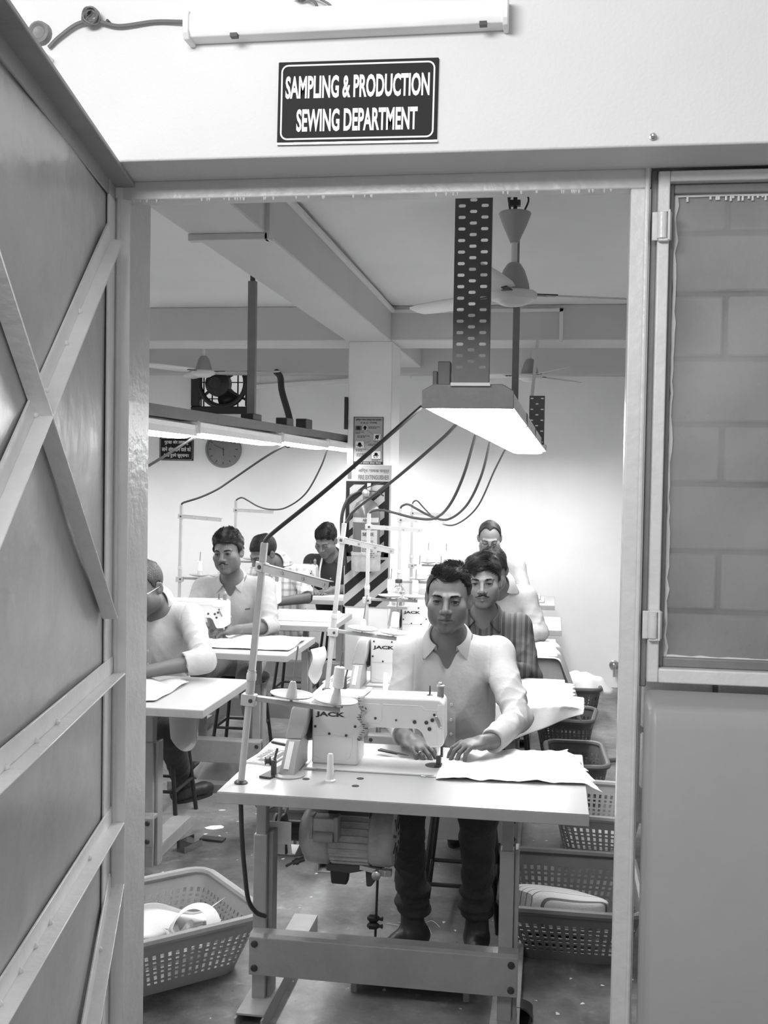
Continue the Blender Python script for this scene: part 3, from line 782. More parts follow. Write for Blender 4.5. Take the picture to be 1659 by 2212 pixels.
# ---------------------------------------------------------------- clock, signs, posters
ck = empty('wall_clock', (-2.722, YB, 1.85), 'round grey wall clock on the far wall under the left-hand lights', 'clock')
cx, cz = -2.722, 1.862
bb = MB(); bb.lathe((cx, YB, cz), [(0.155, 0), (0.155, 0.022), (0.148, 0.03), (0.138, 0.03), (0.136, 0.018)], (0, -1, 0), 40); bb.build('rim', M['mid_metal'], ck, world=True)
bb = MB(); bb.lathe((cx, YB, cz), [(0.137, 0), (0.137, 0.016), (0.0, 0.016)], (0, -1, 0), 40); bb.build('face', M['clock_face'], ck, world=True)
bb = MB(); bb.lathe((cx, YB - 0.0165, cz), [(0.098, 0), (0.098, 0.0006), (0.088, 0.0006), (0.088, 0)], (0, -1, 0), 40); bb.build('dial_ring', M['board'], ck, world=True)
bb = MB()
for k in range(12):
    a = R(30 * k); p = Vector((cx + 0.116 * math.sin(a), YB - 0.018, cz + 0.116 * math.cos(a))); d = Vector((math.sin(a), 0, math.cos(a)))
    bb.bar(p - d * 0.011, p + d * 0.011, 0.007, 0.001, up=(0, 1, 0))
bb.build('hour_mark', M['print_dark'], ck, world=True)
for nm, a, l, w in (('hour_hand', 176, 0.055, 0.007), ('minute_hand', 295, 0.088, 0.005)):
    d = Vector((math.sin(R(a)), 0, math.cos(R(a)))); bb = MB(); p = Vector((cx, YB - 0.021, cz)); bb.bar(p - d * 0.015, p + d * l, w, 0.0015, up=(0, 1, 0)); bb.build(nm, M['print_dark'], ck, world=True)
hs = empty('warning_sign', (-3.135, YB, 1.765), 'black sign with white Hindi lettering on the far wall left of the clock', 'sign')
bb = MB(); bb.box((-3.284, YB - 0.008, 1.763), (-2.987, YB, 1.957)); bb.build('panel', M['sign_black'], hs, bev=0.001, world=True)
round_border(-3.277, 1.770, -2.994, 1.950, 0.012, 0.0035, YB - 0.009, M['board'], hs)
for s_, zc, w_ in (('\u0917\u0941\u091f\u0916\u093e \u0914\u0930 \u0924\u092e\u094d\u092c\u093e\u0915\u0942', 1.915, 0.21), ('\u0932\u093e\u0928\u0947 \u0914\u0930 \u0916\u093e\u0928\u0947 \u0935\u093e\u0932\u0947 \u0915\u094b', 1.86, 0.255), ('200 \u0930\u0942\u092a\u092f\u0947 \u091c\u0941\u0930\u094d\u092e\u093e\u0928\u093e\u0964', 1.805, 0.22)):
    letter(s_, (-3.135, YB - 0.009, zc), w_, 0.042, M['white'], hs, bold=0.02)

po = empty('fire_poster', (-1.183, 7.02, 1.73), 'pale printed fire safety poster high on the column', 'poster')
y = 7.016
bb = MB(); bb.box((-1.284, y, 1.731), (-1.086, 7.02, 2.041)); bb.build('sheet', M['board'], po, world=True)
bb = MB()
for lo, hi in (((-1.284, 2.037), (-1.086, 2.041)), ((-1.284, 1.731), (-1.086, 1.751)), ((-1.284, 1.731), (-1.279, 2.041)), ((-1.091, 1.731), (-1.086, 2.041))):
    bb.box((lo[0], y - 0.001, lo[1]), (hi[0], y, hi[1]))
bb.build('border', M['print_dark'], po, world=True)
letter('\u0905\u093f\u0917\u094d\u0928 \u0936\u092e\u0928 \u0938\u0902\u092f\u0902\u0924\u094d\u0930 \u0915\u093e \u092a\u094d\u0930\u092f\u094b\u0917', (-1.185, y - 0.001, 2.022), 0.17, 0.017, M['print_dark'], po, bold=0.02)
letter('A B C  TYPE', (-1.185, y - 0.001, 2.003), 0.11, 0.011, M['print_dark'], po, bold=0.02)
pic = [(-1.272, 1.953, 0.04, 0.03), (-1.225, 1.953, 0.034, 0.034), (-1.153, 1.888, 0.05, 0.046), (-1.272, 1.838, 0.06, 0.046), (-1.163, 1.768, 0.062, 0.054)]
for k, (x0, z0, w_, h_) in enumerate(pic):
    f = MB(); f.box((x0, y - 0.0012, z0), (x0 + w_, y, z0 + h_)); pf = f.build('picture', M['white'] if k != 0 else M['print_grey'], po, world=True)
    g = MB()
    rp = random.Random(k)
    g.lathe((x0 + w_ * 0.5, y - 0.0016, z0 + h_ * 0.55), [(0.012, 0), (0.012, 0.0004), (0.008, 0.0004), (0.008, 0)], (0, -1, 0), 14)
    for q in range(4):
        a0 = (x0 + w_ * rp.uniform(.15, .85), y - 0.002, z0 + h_ * rp.uniform(0.1, .9)); a1 = (x0 + w_ * rp.uniform(.15, .85), y - 0.002, z0 + h_ * rp.uniform(.1, .5)); g.bar(a0, a1, 0.005, 0.0006, up=(0, 1, 0))
    for e in (0, 1): g.box((x0, y - 0.0016, z0 + e * (h_ - 0.0015)), (x0 + w_, y - 0.0012, z0 + e * (h_ - 0.0015) + 0.0015)); g.box((x0 + e * (w_ - 0.0015), y - 0.0016, z0), (x0 + e * (w_ - 0.0015) + 0.0015, y - 0.0012, z0 + h_))
    g.build('drawing', M['print_dark'], pf, world=True)
bb = MB(); rp = random.Random(12)
for (x0, z0, n_, w_) in ((-1.185, 1.975, 2, 0.075), (-1.272, 1.94, 2, 0.05), (-1.258, 1.915, 2, 0.07), (-1.15, 1.878, 1, 0.045), (-1.185, 1.862, 2, 0.055), (-1.268, 1.826, 2, 0.06), (-1.262, 1.80, 3, 0.085), (-1.16, 1.762, 2, 0.06)):
    for i in range(n_):
        xx = x0
        while xx < x0 + w_ * (1 if i < n_ - 1 else 0.6):
            l = rp.uniform(0.005, 0.014); bb.box((xx, y - 0.0008, z0 - i * 0.008), (xx + l, y, z0 - i * 0.008 + 0.0042)); xx += l + 0.0028
for a, c in (((-1.20, 1.96), (-1.15, 1.925)), ((-1.165, 1.885), (-1.21, 1.87)), ((-1.21, 1.84), (-1.16, 1.815))): bb.bar((a[0], y - 0.001, a[1]), (c[0], y - 0.001, c[1]), 0.0016, 0.0006, up=(0, 1, 0))
bb.build('small_print', M['print_dark'], po, world=True)
letter('\u0905\u093f\u0917\u094d\u0928 \u0936\u092e\u0928 \u0938\u0947\u0935\u093e \u092e\u0947\u0930\u0920', (-1.185, y - 0.002, 1.741), 0.17, 0.012, M['white'], po, bold=0.0)

fb = empty('extinguisher_board', (-1.18, 7.02, 0.80), 'fire extinguisher board with diagonal black stripes on the column', 'sign board')
y = 7.013
x0, x1 = -1.333, -1.028
bb = MB(); bb.box((x0, y, 0.795), (x1, 7.02, 1.727)); bb.build('panel', M['board'], fb, world=True)
bb = MB()
bb.box((x0 + 0.006, y - 0.001, 1.600), (x1 - 0.012, y, 1.622)); bb.box((x0 + 0.006, y - 0.001, 1.128), (x0 + 0.03, y, 1.60)); bb.box((x1 - 0.042, y - 0.001, 1.128), (x1 - 0.012, y, 1.60)); bb.box((x0 + 0.006, y - 0.001, 1.128), (x1 - 0.012, y, 1.152))
bb.build('border', M['sign_black'], fb, world=True)
def clip_band(poly, lo, hi):
    def clip(P, ax, val, keep_less):
        out = []
        for i in range(len(P)):
            a, c = P[i], P[(i + 1) % len(P)]
            ia = (a[ax] <= val) == keep_less or a[ax] == val; ic = (c[ax] <= val) == keep_less or c[ax] == val
            if ia: out.append(a)
            if ia != ic:
                t = (val - a[ax]) / (c[ax] - a[ax]); out.append((a[0] + (c[0] - a[0]) * t, a[1] + (c[1] - a[1]) * t))
        return out
    for ax, val, kl in ((0, lo[0], False), (0, hi[0], True), (1, lo[1], False), (1, hi[1], True)):
        poly = clip(poly, ax, val, kl)
        if len(poly) < 3: return []
    return poly
def stripes(lo, hi, pitch, wd, ang, ph=0.0):
    bb = MB(); t = math.tan(R(ang))
    z = lo[1] - 1.0 + ph
    while z < hi[1] + 0.2:
        P = clip_band([(lo[0], z), (hi[0], z + (hi[0] - lo[0]) * t), (hi[0], z + (hi[0] - lo[0]) * t + wd), (lo[0], z + wd)], lo, hi)
        if len(P) > 2: bb.add([(p[0], y - 0.0012, p[1]) for p in P], [tuple(range(len(P)))])
        z += pitch
    return bb
stripes((x0 + 0.03, 1.152), (x1 - 0.042, 1.60), 0.108, 0.048, 40, 0.02).build('stripe', M['sign_black'], fb, world=True)
stripes((x0 + 0.006, 0.80), (x1 - 0.012, 1.11), 0.128, 0.066, 41, 0.05).build('stripe', M['sign_black'], fb, world=True)
letter('\u0905\u093f\u0917\u094d\u0928 \u0936\u093e\u092e\u0915 \u092f\u0928\u094d\u0924\u094d\u0930', (-1.145, y - 0.001, 1.690), 0.205, 0.032, M['print_grey'], fb, bold=0.02)
letter('FIRE EXTINGUISHER', (-1.145, y - 0.001, 1.648), 0.205, 0.030, M['print_grey'], fb, bold=0.02)
bb = MB(); bb.box((-1.318, y - 0.0012, 1.635), (-1.292, y, 1.69)); bb.lathe((-1.305, y, 1.69), [(0.013, 0), (0.010, 0.0008), (0, 0.001)], (0, -1, 0), 12); bb.add([(-1.32, y - 0.0012, 1.705), (-1.265, y - 0.0012, 1.712), (-1.265, y - 0.0012, 1.698), (-1.32, y - 0.0012, 1.70)], [(0, 1, 2, 3)])
bb.build('extinguisher_pictogram', M['print_grey'], fb, world=True)

fe = empty('fire_extinguisher', (-1.172, 6.9, 1.06), 'dark fire extinguisher with a label hanging on the striped board', 'fire extinguisher')
c0 = (-1.172, 6.92, 1.075)
bb = MB(); bb.lathe(c0, [(0.075, 0.0), (0.086, 0.012), (0.088, 0.03), (0.088, 0.33), (0.083, 0.37), (0.066, 0.405), (0.04, 0.425), (0.026, 0.43), (0.026, 0.45)], n=32); bb.build('cylinder', M['red_paint'], fe, world=True)
bb = MB(); bb.lathe(c0, [(0.09, -0.03), (0.094, -0.02), (0.095, 0.085), (0.089, 0.09)], n=32); bb.lathe(c0, [(0.0945, 0.07), (0.097, 0.072), (0.097, 0.09), (0.0945, 0.092)], n=32); bb.build('base_skirt', M['motor'], fe, world=True)
bb = MB(); bb.cyl((c0[0], c0[1], c0[2] + 0.445), (c0[0], c0[1], c0[2] + 0.49), 0.022, n=14); bb.lathe((c0[0], c0[1] - 0.03, c0[2] + 0.472), [(0.024, 0), (0.024, 0.018), (0.018, 0.02), (0, 0.02)], (0, -1, 0), 18); bb.build('valve', M['steel'], fe, world=True)
bb = MB(); z = c0[2]
bb.bar((c0[0] - 0.03, c0[1], z + 0.495), (c0[0] + 0.105, c0[1], z + 0.545), 0.022, 0.007); bb.bar((c0[0] - 0.01, c0[1], z + 0.485), (c0[0] + 0.06, c0[1], z + 0.482), 0.022, 0.007); bb.bar((c0[0] + 0.06, c0[1], z + 0.482), (c0[0] + 0.11, c0[1], z + 0.455), 0.022, 0.007)
bb.build('handle', M['black'], fe, world=True)
bb = MB(); bb.tube(curve_pts([(c0[0] - 0.015, c0[1], z + 0.47), (c0[0] - 0.06, c0[1] - 0.01, z + 0.475), (c0[0] - 0.12, c0[1] - 0.02, z + 0.43), (c0[0] - 0.155, c0[1] - 0.03, z + 0.33), (c0[0] - 0.155, c0[1] - 0.03, z + 0.2), (c0[0] - 0.14, c0[1] - 0.02, z + 0.10)], 8), 0.0115, 10)
bb.tube([(c0[0] - 0.14, c0[1] - 0.02, z + 0.11), (c0[0] - 0.135, c0[1] - 0.02, z + 0.0)], [0.0125, 0.018], 10); bb.build('hose', M['black'], fe, world=True)
bb = MB(); bb.box((c0[0] - 0.012, 6.995, z + 0.42), (c0[0] + 0.012, 7.012, z + 0.535)); bb.build('wall_bracket', M['steel'], fe, world=True)
def lab(name, a0, a1, z0, z1, m, r=0.0885):
    bb = MB(); bb.grid(lambda u, w: (c0[0] + r * math.sin(R(a0 + (a1 - a0) * u)), c0[1] - r * math.cos(R(a0 + (a1 - a0) * u)), z + z0 + (z1 - z0) * w), 12, 1); return bb.build(name, m, fe, world=True, fix=False)
lab('label', -75, 70, 0.285, 0.315, M['board']); lb = lab('label', -12, 62, 0.05, 0.235, M['board'])
bb = MB(); rp = random.Random(4)
for i in range(9):
    xx = c0[0] - 0.012
    while xx < c0[0] + 0.06:
        l = rp.uniform(0.005, 0.016); bb.box((xx, c0[1] - 0.0935, z + 0.06 + i * 0.013), (xx + l, c0[1] - 0.0925, z + 0.066 + i * 0.013)); xx += l + 0.004
bb.build('small_print', M['print_grey'], lb, world=True)
letter('ABC', (c0[0] + 0.01, c0[1] - 0.0935, z + 0.30), 0.04, 0.018, M['print_dark'], fe, bold=0.02)
letter('SERIE', (c0[0] + 0.028, c0[1] - 0.0935, z + 0.21), 0.075, 0.022, M['print_dark'], fe, bold=0.02)
# ---------------------------------------------------------------- sewing stations
TOP = 0.76
def xl(px): return (px - 1184.5) * 3.25 / 2350 + 0.91      # machine layout, metres from the table's left edge
def zl(py): return 0.194 - (py - 1520) * 0.00137

def make_table(loc):
    t = empty('sewing_table', loc)
    bb = MB(); bb.box((0, 0, 0.727), (1.03, 0.64, 0.7585)); bb.build('tabletop', M['table_edge'], t, bev=0.002, seg=2)
    bb = MB(); bb.box((0.001, 0.001, 0.7585), (1.029, 0.639, TOP)); bb.build('laminate', M['table'], t, bev=0.0006)
    for x in (0.04, 0.785):
        bb = MB(); bb.box((x, 0.25, 0.05), (x + 0.042, 0.30, 0.56)); bb.box((x + 0.042, 0.27, 0.05), (x + 0.056, 0.33, 0.56)); bb.build('leg', M['grey_metal'], t, bev=0.003, seg=2)
        bb = MB(); bb.box((x + 0.006, 0.256, 0.5), (x + 0.038, 0.296, 0.727)); bb.build('leg_extension', M['grey_metal'], t, bev=0.003, seg=2)
        bb = MB(); bb.box((x - 0.02, 0.13, 0.0), (x + 0.066, 0.90, 0.007)); bb.box((x - 0.02, 0.13, 0.007), (x - 0.014, 0.90, 0.05)); bb.box((x + 0.06, 0.13, 0.007), (x + 0.066, 0.90, 0.05)); bb.box((x - 0.02, 0.15, 0.05), (x + 0.066, 0.90, 0.057)); bb.build('foot', M['grey_metal'], t, bev=0.001)
        bb = MB(); bb.bar((x + 0.02, 0.30, 0.34), (x + 0.02, 0.33, 0.72), 0.012, 0.03, up=(0, 1, 0)); bb.build('brace', M['mid_metal'], t)
    bb = MB(); bb.prism([(0.195, 0.153), (0.195, 0.268), (0.206, 0.276), (0.25, 0.276), (0.25, 0.262), (0.212, 0.262), (0.212, 0.153)], 0.045, 0.845, 'yz'); bb.build('cross_rail', M['grey_metal'], t, bev=0.002, seg=2)
    for x in (0.062, 0.826):
        for z in (0.175, 0.248):
            bb = MB(); bb.lathe((x, 0.195, z), [(0.0105, 0.0), (0.0105, 0.003), (0.008, 0.006), (0, 0.0065)], (0, -1, 0), 14); bb.build('bolt', M['dark_metal'], t)
    for x, y in ((0.217, 0.175), (0.372, 0.213), (0.372, 0.134)):
        bb = MB(); bb.lathe((x, y, TOP), [(0.011, 0), (0.0105, 0.0012), (0.008, 0.0014), (0, 0.0008)], n=20); bb.build('grommet', M['motor_dark'], t)
    # sunk tool tray with compartments
    bb = MB(); C = math.cos(R(8)); S = math.sin(R(8))
    def P(u, v, z): return (0.05 + (u * C + v * S), 0.39 + (-u * S + v * C) , TOP + z)
    def bx(u0, v0, u1, v1, z0, z1):
        bb.add([P(u0, v0, z0), P(u1, v0, z0), P(u1, v1, z0), P(u0, v1, z0), P(u0, v0, z1), P(u1, v0, z1), P(u1, v1, z1), P(u0, v1, z1)], [(0,3,2,1),(4,5,6,7),(0,1,5,4),(1,2,6,5),(2,3,7,6),(3,0,4,7)])
    bx(-0.045, -0.09, 0.045, 0.09, 0.0, 0.002)
    for v in (-0.085, 0.085): bx(-0.045, v - 0.003, 0.045, v + 0.003, 0.002, 0.006)
    for u in (-0.042, 0.042): bx(u - 0.003, -0.09, u + 0.003, 0.09, 0.002, 0.006)
    bb.build('tool_tray', M['batten'], t, bev=0.001)
    bb = MB()
    def cell(u0, v0, u1, v1): bb.add([P(u0, v0, 0.0025), P(u1, v0, 0.0025), P(u1, v1, 0.0025), P(u0, v1, 0.0025)], [(0, 1, 2, 3)])
    for i in range(5):
        for j in range(2): cell(-0.036 + j * 0.024, -0.02 + i * 0.02, -0.016 + j * 0.024, -0.004 + i * 0.02)
    cell(0.014, -0.02, 0.036, 0.076); cell(-0.02, -0.055, 0.034, -0.026)
    bb.build('tray_cells', M['motor_dark'], t)
    for u in (-0.025, 0.0, 0.024):
        q = P(u, -0.072, 0.002); bb = MB(); bb.lathe(q, [(0.009, 0), (0.008, 0.001), (0, 0.0005)], n=14); bb.build('tray_well', M['motor_dark'], t)
    return t

def make_machine(loc):
    t = empty('sewing_machine', loc)
    bb = MB(); bb.box((0.19, 0.28, 0.0), (0.614, 0.458, 0.006)); bb.build('bed', M['machine'], t, bev=0.004, seg=2)
    bb = MB(); bb.box((0.185, 0.276, 0.0), (0.618, 0.462, 0.0022)); bb.build('bed_gasket', M['machine_grey'], t)
    # pillar and arm in one casting
    out = [(0.199, 0.006), (0.199, 0.196), (0.205, 0.208), (0.218, 0.215), (0.30, 0.218), (0.57, 0.222), (0.592, 0.219), (0.604, 0.206), (0.606, 0.085), (0.598, 0.076), (0.566, 0.073), (0.557, 0.078), (0.538, 0.118), (0.526, 0.128), (0.40, 0.126), (0.372, 0.121), (0.352, 0.105), (0.343, 0.08), (0.343, 0.006)]
    bb = MB(); bb.prism(out, 0.33, 0.448, 'xz'); bb.build('arm', M['machine'], t, bev=0.012, seg=3)
    bb = MB(); bb.prism([(0.203, 0.10), (0.203, 0.196), (0.209, 0.2), (0.408, 0.2), (0.416, 0.19), (0.416, 0.15), (0.405, 0.14), (0.372, 0.14), (0.345, 0.125), (0.325, 0.104), (0.30, 0.096), (0.208, 0.096)], 0.3282, 0.332, 'xz'); bb.build('cover_plate', M['machine'], t, bev=0.0012, seg=2)
    bb = MB(); bb.prism([(0.418, 0.197), (0.535, 0.197), (0.545, 0.186), (0.598, 0.186), (0.598, 0.19), (0.55, 0.19), (0.538, 0.2005), (0.418, 0.2005)], 0.327, 0.332, 'xz'); bb.build('arm_ridge', M['machine'], t, bev=0.0008)
    bb = MB(); bb.prism([(0.204, 0.03), (0.235, 0.018), (0.30, 0.018), (0.318, 0.026), (0.326, 0.06), (0.326, 0.093), (0.204, 0.093)], 0.3288, 0.332, 'xz'); bb.build('lower_cover', M['machine'], t, bev=0.001)
    bb = MB(); bb.box((0.586, 0.3285, 0.083), (0.6005, 0.332, 0.205)); bb.build('face_plate', M['machine'], t, bev=0.001)
    for px, py, r in ((737, 1526, .0042), (790, 1528, .0042), (813, 1548, .0042), (678, 1573, .0042), (768, 1569, .0042), (710, 1588, .0042), (748, 1590, .0042), (681, 1526, .0042), (859, 1550, .0032), (900, 1552, .0058), (926, 1552, .006), (939, 1546, .006), (933, 1566, .006), (943, 1534, .004)):
        bb = MB(); bb.lathe((xl(px), 0.3285, zl(py)), [(r, 0), (r, 0.0022), (r * 0.7, 0.003), (0, 0.0032)], (0, -1, 0), 14); bb.build('screw', M['motor_dark'], t)
    bb = MB(); bb.bar((xl(946), 0.322, zl(1536)), (xl(958), 0.318, zl(1560)), 0.010, 0.006, up=(0, 1, 0)); bb.build('lift_lever', M['steel'], t, bev=0.002)
    letter('JACK', (0.256, 0.3278, 0.159), 0.092, 0.0185, M['print_dark'], t, bold=0.045, world=False)
    bb = MB(); bb.cyl((0.585, 0.388, 0.035), (0.585, 0.388, 0.08), 0.005, n=10); bb.build('needle_bar', M['chrome'], t)
    bb = MB(); bb.cyl((0.594, 0.40, 0.03), (0.594, 0.40, 0.08), 0.004, n=10); bb.box((0.579, 0.378, 0.012), (0.593, 0.398, 0.036)); bb.box((0.576, 0.36, 0.007), (0.596, 0.40, 0.011)); bb.build('presser_foot', M['motor_dark'], t)
    bb = MB(); bb.cyl((0.585, 0.388, 0.002), (0.585, 0.388, 0.036), 0.0011, n=6); bb.build('needle', M['chrome'], t)
    bb = MB(); bb.lathe((0.575, 0.385, 0.006), [(0.03, 0), (0.03, 0.0012), (0, 0.0014)], n=24); bb.build('needle_plate', M['motor_dark'], t)
    for x0, x1 in ((0.215, 0.285), (0.545, 0.612)):
        bb = MB(); bb.box((x0, 0.268, 0.0), (x1, 0.284, 0.004)); bb.box((x0 + 0.01, 0.270, 0.004), (x1 - 0.006, 0.277, 0.006)); bb.build('hinge_plate', M['steel'], t, bev=0.001)
    bb = MB(); bb.cyl((0.588, 0.39, 0.218), (0.588, 0.39, 0.25), 0.0105, n=16); bb.build('presser_dial', M['mid_metal'], t)
    bb = MB(); bb.lathe((0.588, 0.39, 0.25), [(0.012, 0), (0.012, 0.004), (0.007, 0.006), (0.007, 0.011), (0.004, 0.014), (0, 0.0145)], n=16); bb.build('dial_knob', M['steel'], t)
    bb = MB(); bb.lathe((0.555, 0.39, 0.22), [(0.010, 0), (0.010, 0.003), (0.003, 0.005), (0.002, 0.03), (0.0032, 0.031), (0, 0.033)], n=12); bb.build('thread_post', M['motor_dark'], t)
    bb = MB(); bb.lathe((0.196, 0.39, 0.125), [(0.0, 0.005), (0.055, 0.006), (0.062, 0.012), (0.062, 0.03), (0.05, 0.034), (0.03, 0.03), (0.0, 0.032)], (-1, 0, 0), 28); bb.build('hand_wheel', M['motor_dark'], t)
    # belt guard, lofted from foot to shoulder
    def loft(frames, name, m, bev=0.002):
        mb = MB(); vs, fs = [], []
        for (x0, x1, y0, y1, z) in frames: vs += [(x0, y0, z), (x1, y0, z), (x1, y1, z), (x0, y1, z)]
        for i in range(len(frames) - 1):
            for j in range(4): fs.append((i * 4 + j, i * 4 + (j + 1) % 4, i * 4 + 4 + (j + 1) % 4, i * 4 + 4 + j))
        n = len(frames) * 4; fs += [(3, 2, 1, 0), (n - 4, n - 3, n - 2, n - 1)]
        mb.add(vs, fs); return mb.build(name, m, t, bev=bev, seg=2)
    loft([(0.132, 0.180, 0.185, 0.36, 0.004), (0.136, 0.178, 0.215, 0.37, 0.05), (0.138, 0.18, 0.25, 0.40, 0.094)], 'guard_foot', M['machine_grey'])
    loft([(0.13, 0.182, 0.262, 0.44, 0.094), (0.136, 0.19, 0.275, 0.46, 0.13), (0.142, 0.192, 0.29, 0.47, 0.178), (0.15, 0.192, 0.31, 0.45, 0.195)], 'belt_guard', M['machine_grey'], 0.004)
    bb = MB(); bb.bar((0.152, 0.194, 0.02), (0.156, 0.247, 0.09), 0.016, 0.004, up=(0, -1, 0.5)); bb.build('guard_slot', M['batten'], t)
    bb = MB(); bb.lathe((0.16, 0.20, 0.0), [(0.046, 0), (0.046, 0.004), (0.043, 0.006), (0, 0.006)], n=24); bb.build('guard_base', M['machine_grey'], t)
    bb = MB(); bb.box((0.098, 0.15, 0.001), (0.135, 0.30, 0.007), rot=(0, 0, R(-14))); bb.box((0.112, 0.17, 0.007), (0.124, 0.19, 0.05)); bb.lathe((0.108, 0.185, 0.045), [(0.012, 0), (0.014, 0.003), (0.008, 0.006), (0.008, 0.014), (0.014, 0.017), (0, 0.02)], (-1, -0.3, 0), 14); bb.bar((0.12, 0.18, 0.05), (0.126, 0.19, 0.083), 0.006, 0.004); bb.build('bobbin_winder', M['motor_dark'], t)
    bb = MB(); bb.lathe((0.291, 0.165, 0.0), [(0.0165, 0), (0.0165, 0.005), (0.012, 0.008), (0.011, 0.012), (0.0085, 0.078), (0.006, 0.082), (0, 0.083)], n=18); bb.build('rest_pin', M['white_plastic'], t)
    return t

def make_stand(loc):
    t = empty('thread_stand', loc)
    bb = MB(); bb.lathe((0, 0, 0), [(0.020, 0), (0.020, 0.003), (0.016, 0.007), (0.011, 0.009)], n=20); bb.build('base_ring', M['black'], t)
    bb = MB(); bb.cyl((0, 0, 0.002), (0, 0, 0.245), 0.0098, n=14); bb.cyl((0, 0, 0.245), (0, 0, 0.33), 0.0125, n=14); bb.lathe((0, 0, 0.30), [(0.0125, 0), (0.0145, 0.002), (0.0145, 0.02), (0.0125, 0.023)], n=14); bb.build('pole', M['stand'], t)
    bb = MB(); bb.box((-0.009, -0.009, 0.33), (0.009, 0.009, 0.70)); bb.build('upper_pole', M['stand'], t, bev=0.001)
    bb = MB(); bb.box((-0.021, -0.016, 0.228), (0.021, 0.014, 0.262)); bb.build('clamp', M['stand'], t, bev=0.002)
    bb = MB(); bb.lathe((0.008, -0.016, 0.245), [(0.006, 0), (0.006, 0.003), (0, 0.004)], (0, -1, 0), 12); bb.build('clamp_bolt', M['motor_dark'], t)
    bb = MB(); bb.box((0.02, -0.006, 0.244), (0.268, -0.003, 0.256)); bb.box((0.02, -0.006, 0.254), (0.268, 0.018, 0.257)); bb.build('spool_arm', M['machine_grey'], t, bev=0.001)
    for x in (0.122, 0.252):
        bb = MB(); bb.lathe((x, 0.006, 0.257), [(0.004, 0.0), (0.004, 0.006), (0.03, 0.009), (0.055, 0.015), (0.0625, 0.019), (0.0625, 0.021), (0.054, 0.0175), (0.03, 0.012), (0.02, 0.0115), (0.0, 0.011)], n=32); d = bb.build('spool_dish', M['stand'], t)
        bb = MB(); bb.lathe((x, 0.006, 0.268), [(0.017, 0), (0.015, 0.012), (0.009, 0.042), (0.007, 0.045), (0.003, 0.046)], n=16); bb.build('cone', M['stand'], d)
        bb = MB(); bb.cyl((x, 0.006, 0.30), (x + 0.004, 0.006, 0.415), 0.0026, n=8); bb.build('pin', M['mid_metal'], d)
    bb = MB(); bb.box((-0.017, -0.014, -0.014), (0.017, 0.012, 0.014)); g = bb.build('guide_arm', M['stand'], t, bev=0.002); g.location = (0, 0, 0.63)
    bb = MB(); bb.lathe((0.004, -0.014, 0), [(0.0065, 0), (0.0065, 0.003), (0, 0.004)], (0, -1, 0), 12); bb.build('guide_bolt', M['motor_dark'], g)
    bb = MB(); bb.box((0.017, -0.012, -0.011), (0.285, -0.0095, 0.011)); bb.box((0.017, -0.012, 0.009), (0.285, 0.008, 0.011)); bb.build('guide_bar', M['stand'], g)
    for x in (0.10, 0.185, 0.268):
        bb = MB(); bb.lathe((x, -0.012, 0), [(0.005, 0), (0.005, 0.003), (0.0025, 0.0035), (0, 0.0035)], (0, -1, 0), 10); bb.build('thread_eye', M['steel'], g)
    return t

stations = [   # name, table corner x, y, stand x, y, lean, guide turn
    ('R1', -0.91, 2.925, -0.867, 3.02, 5.0, -34), ('R2', -0.95, 4.26, -0.905, 4.42, 5.2, -30), ('R3', -0.985, 5.5, -0.942, 5.6, 0.5, 0),
    ('R4', -0.95, 6.5, -0.909, 6.6, 0.0, 5), ('R5', -0.985, 7.78, -1.0, 7.9, 0.0, 5),
    ('L1', -2.31, 3.93, -2.27, 4.04, 0, 0), ('L2', -2.30, 5.22, -2.26, 5.32, 0, 0), ('L3', -2.29, 6.3, -2.245, 6.4, 0.8, -12), ('L4', -2.34, 7.65, -2.29, 7.75, 0, 3)]
TL = {'R1': 'nearest white-topped sewing table straight inside the doorway', 'R2': 'second sewing table of the right row, draped with loose cloth', 'R3': 'third sewing table of the right row, behind the man in the striped shirt',
      'R4': 'fourth sewing table of the right row, in front of the balding man', 'R5': 'last sewing table of the right row, near the far wall',
      'L1': 'front sewing table of the left row, cut by the door pier', 'L2': 'second sewing table of the left row, by the moustached man in a pale shirt', 'L3': 'third sewing table of the left row, by the man in the checked shirt', 'L4': 'last sewing table of the left row, in front of the man in black'}
ML = {'R1': 'nearest white sewing machine with a tape measure over its arm', 'R2': 'second white sewing machine of the right row, beside the front man\'s shoulder', 'R3': 'third white sewing machine of the right row, behind a water bottle',
      'R4': 'fourth white sewing machine of the right row, mostly hidden by the front man', 'R5': 'last white sewing machine of the right row, under the far thread stand',
      'L1': 'white sewing machine on the front left table, hidden by the door pier', 'L2': 'white sewing machine at the pale-shirted moustached man\'s hands', 'L3': 'white sewing machine in front of the man in the checked shirt', 'L4': 'white sewing machine in front of the man in black'}
SL = {'R1': 'tall thread stand on the nearest table with two dishes and one white spool', 'R2': 'leaning thread stand on the second table of the right row', 'R3': 'thread stand in front of the fire extinguisher', 'R4': 'thread stand to the right of the striped board',
      'R5': 'farthest thread stand of the right row with two white spools', 'L3': 'thread stand at left with a guide bar under the wall clock', 'L4': 'thread stand at left behind the moustached man\'s head'}
T0 = M0 = S0 = None
ST = {}
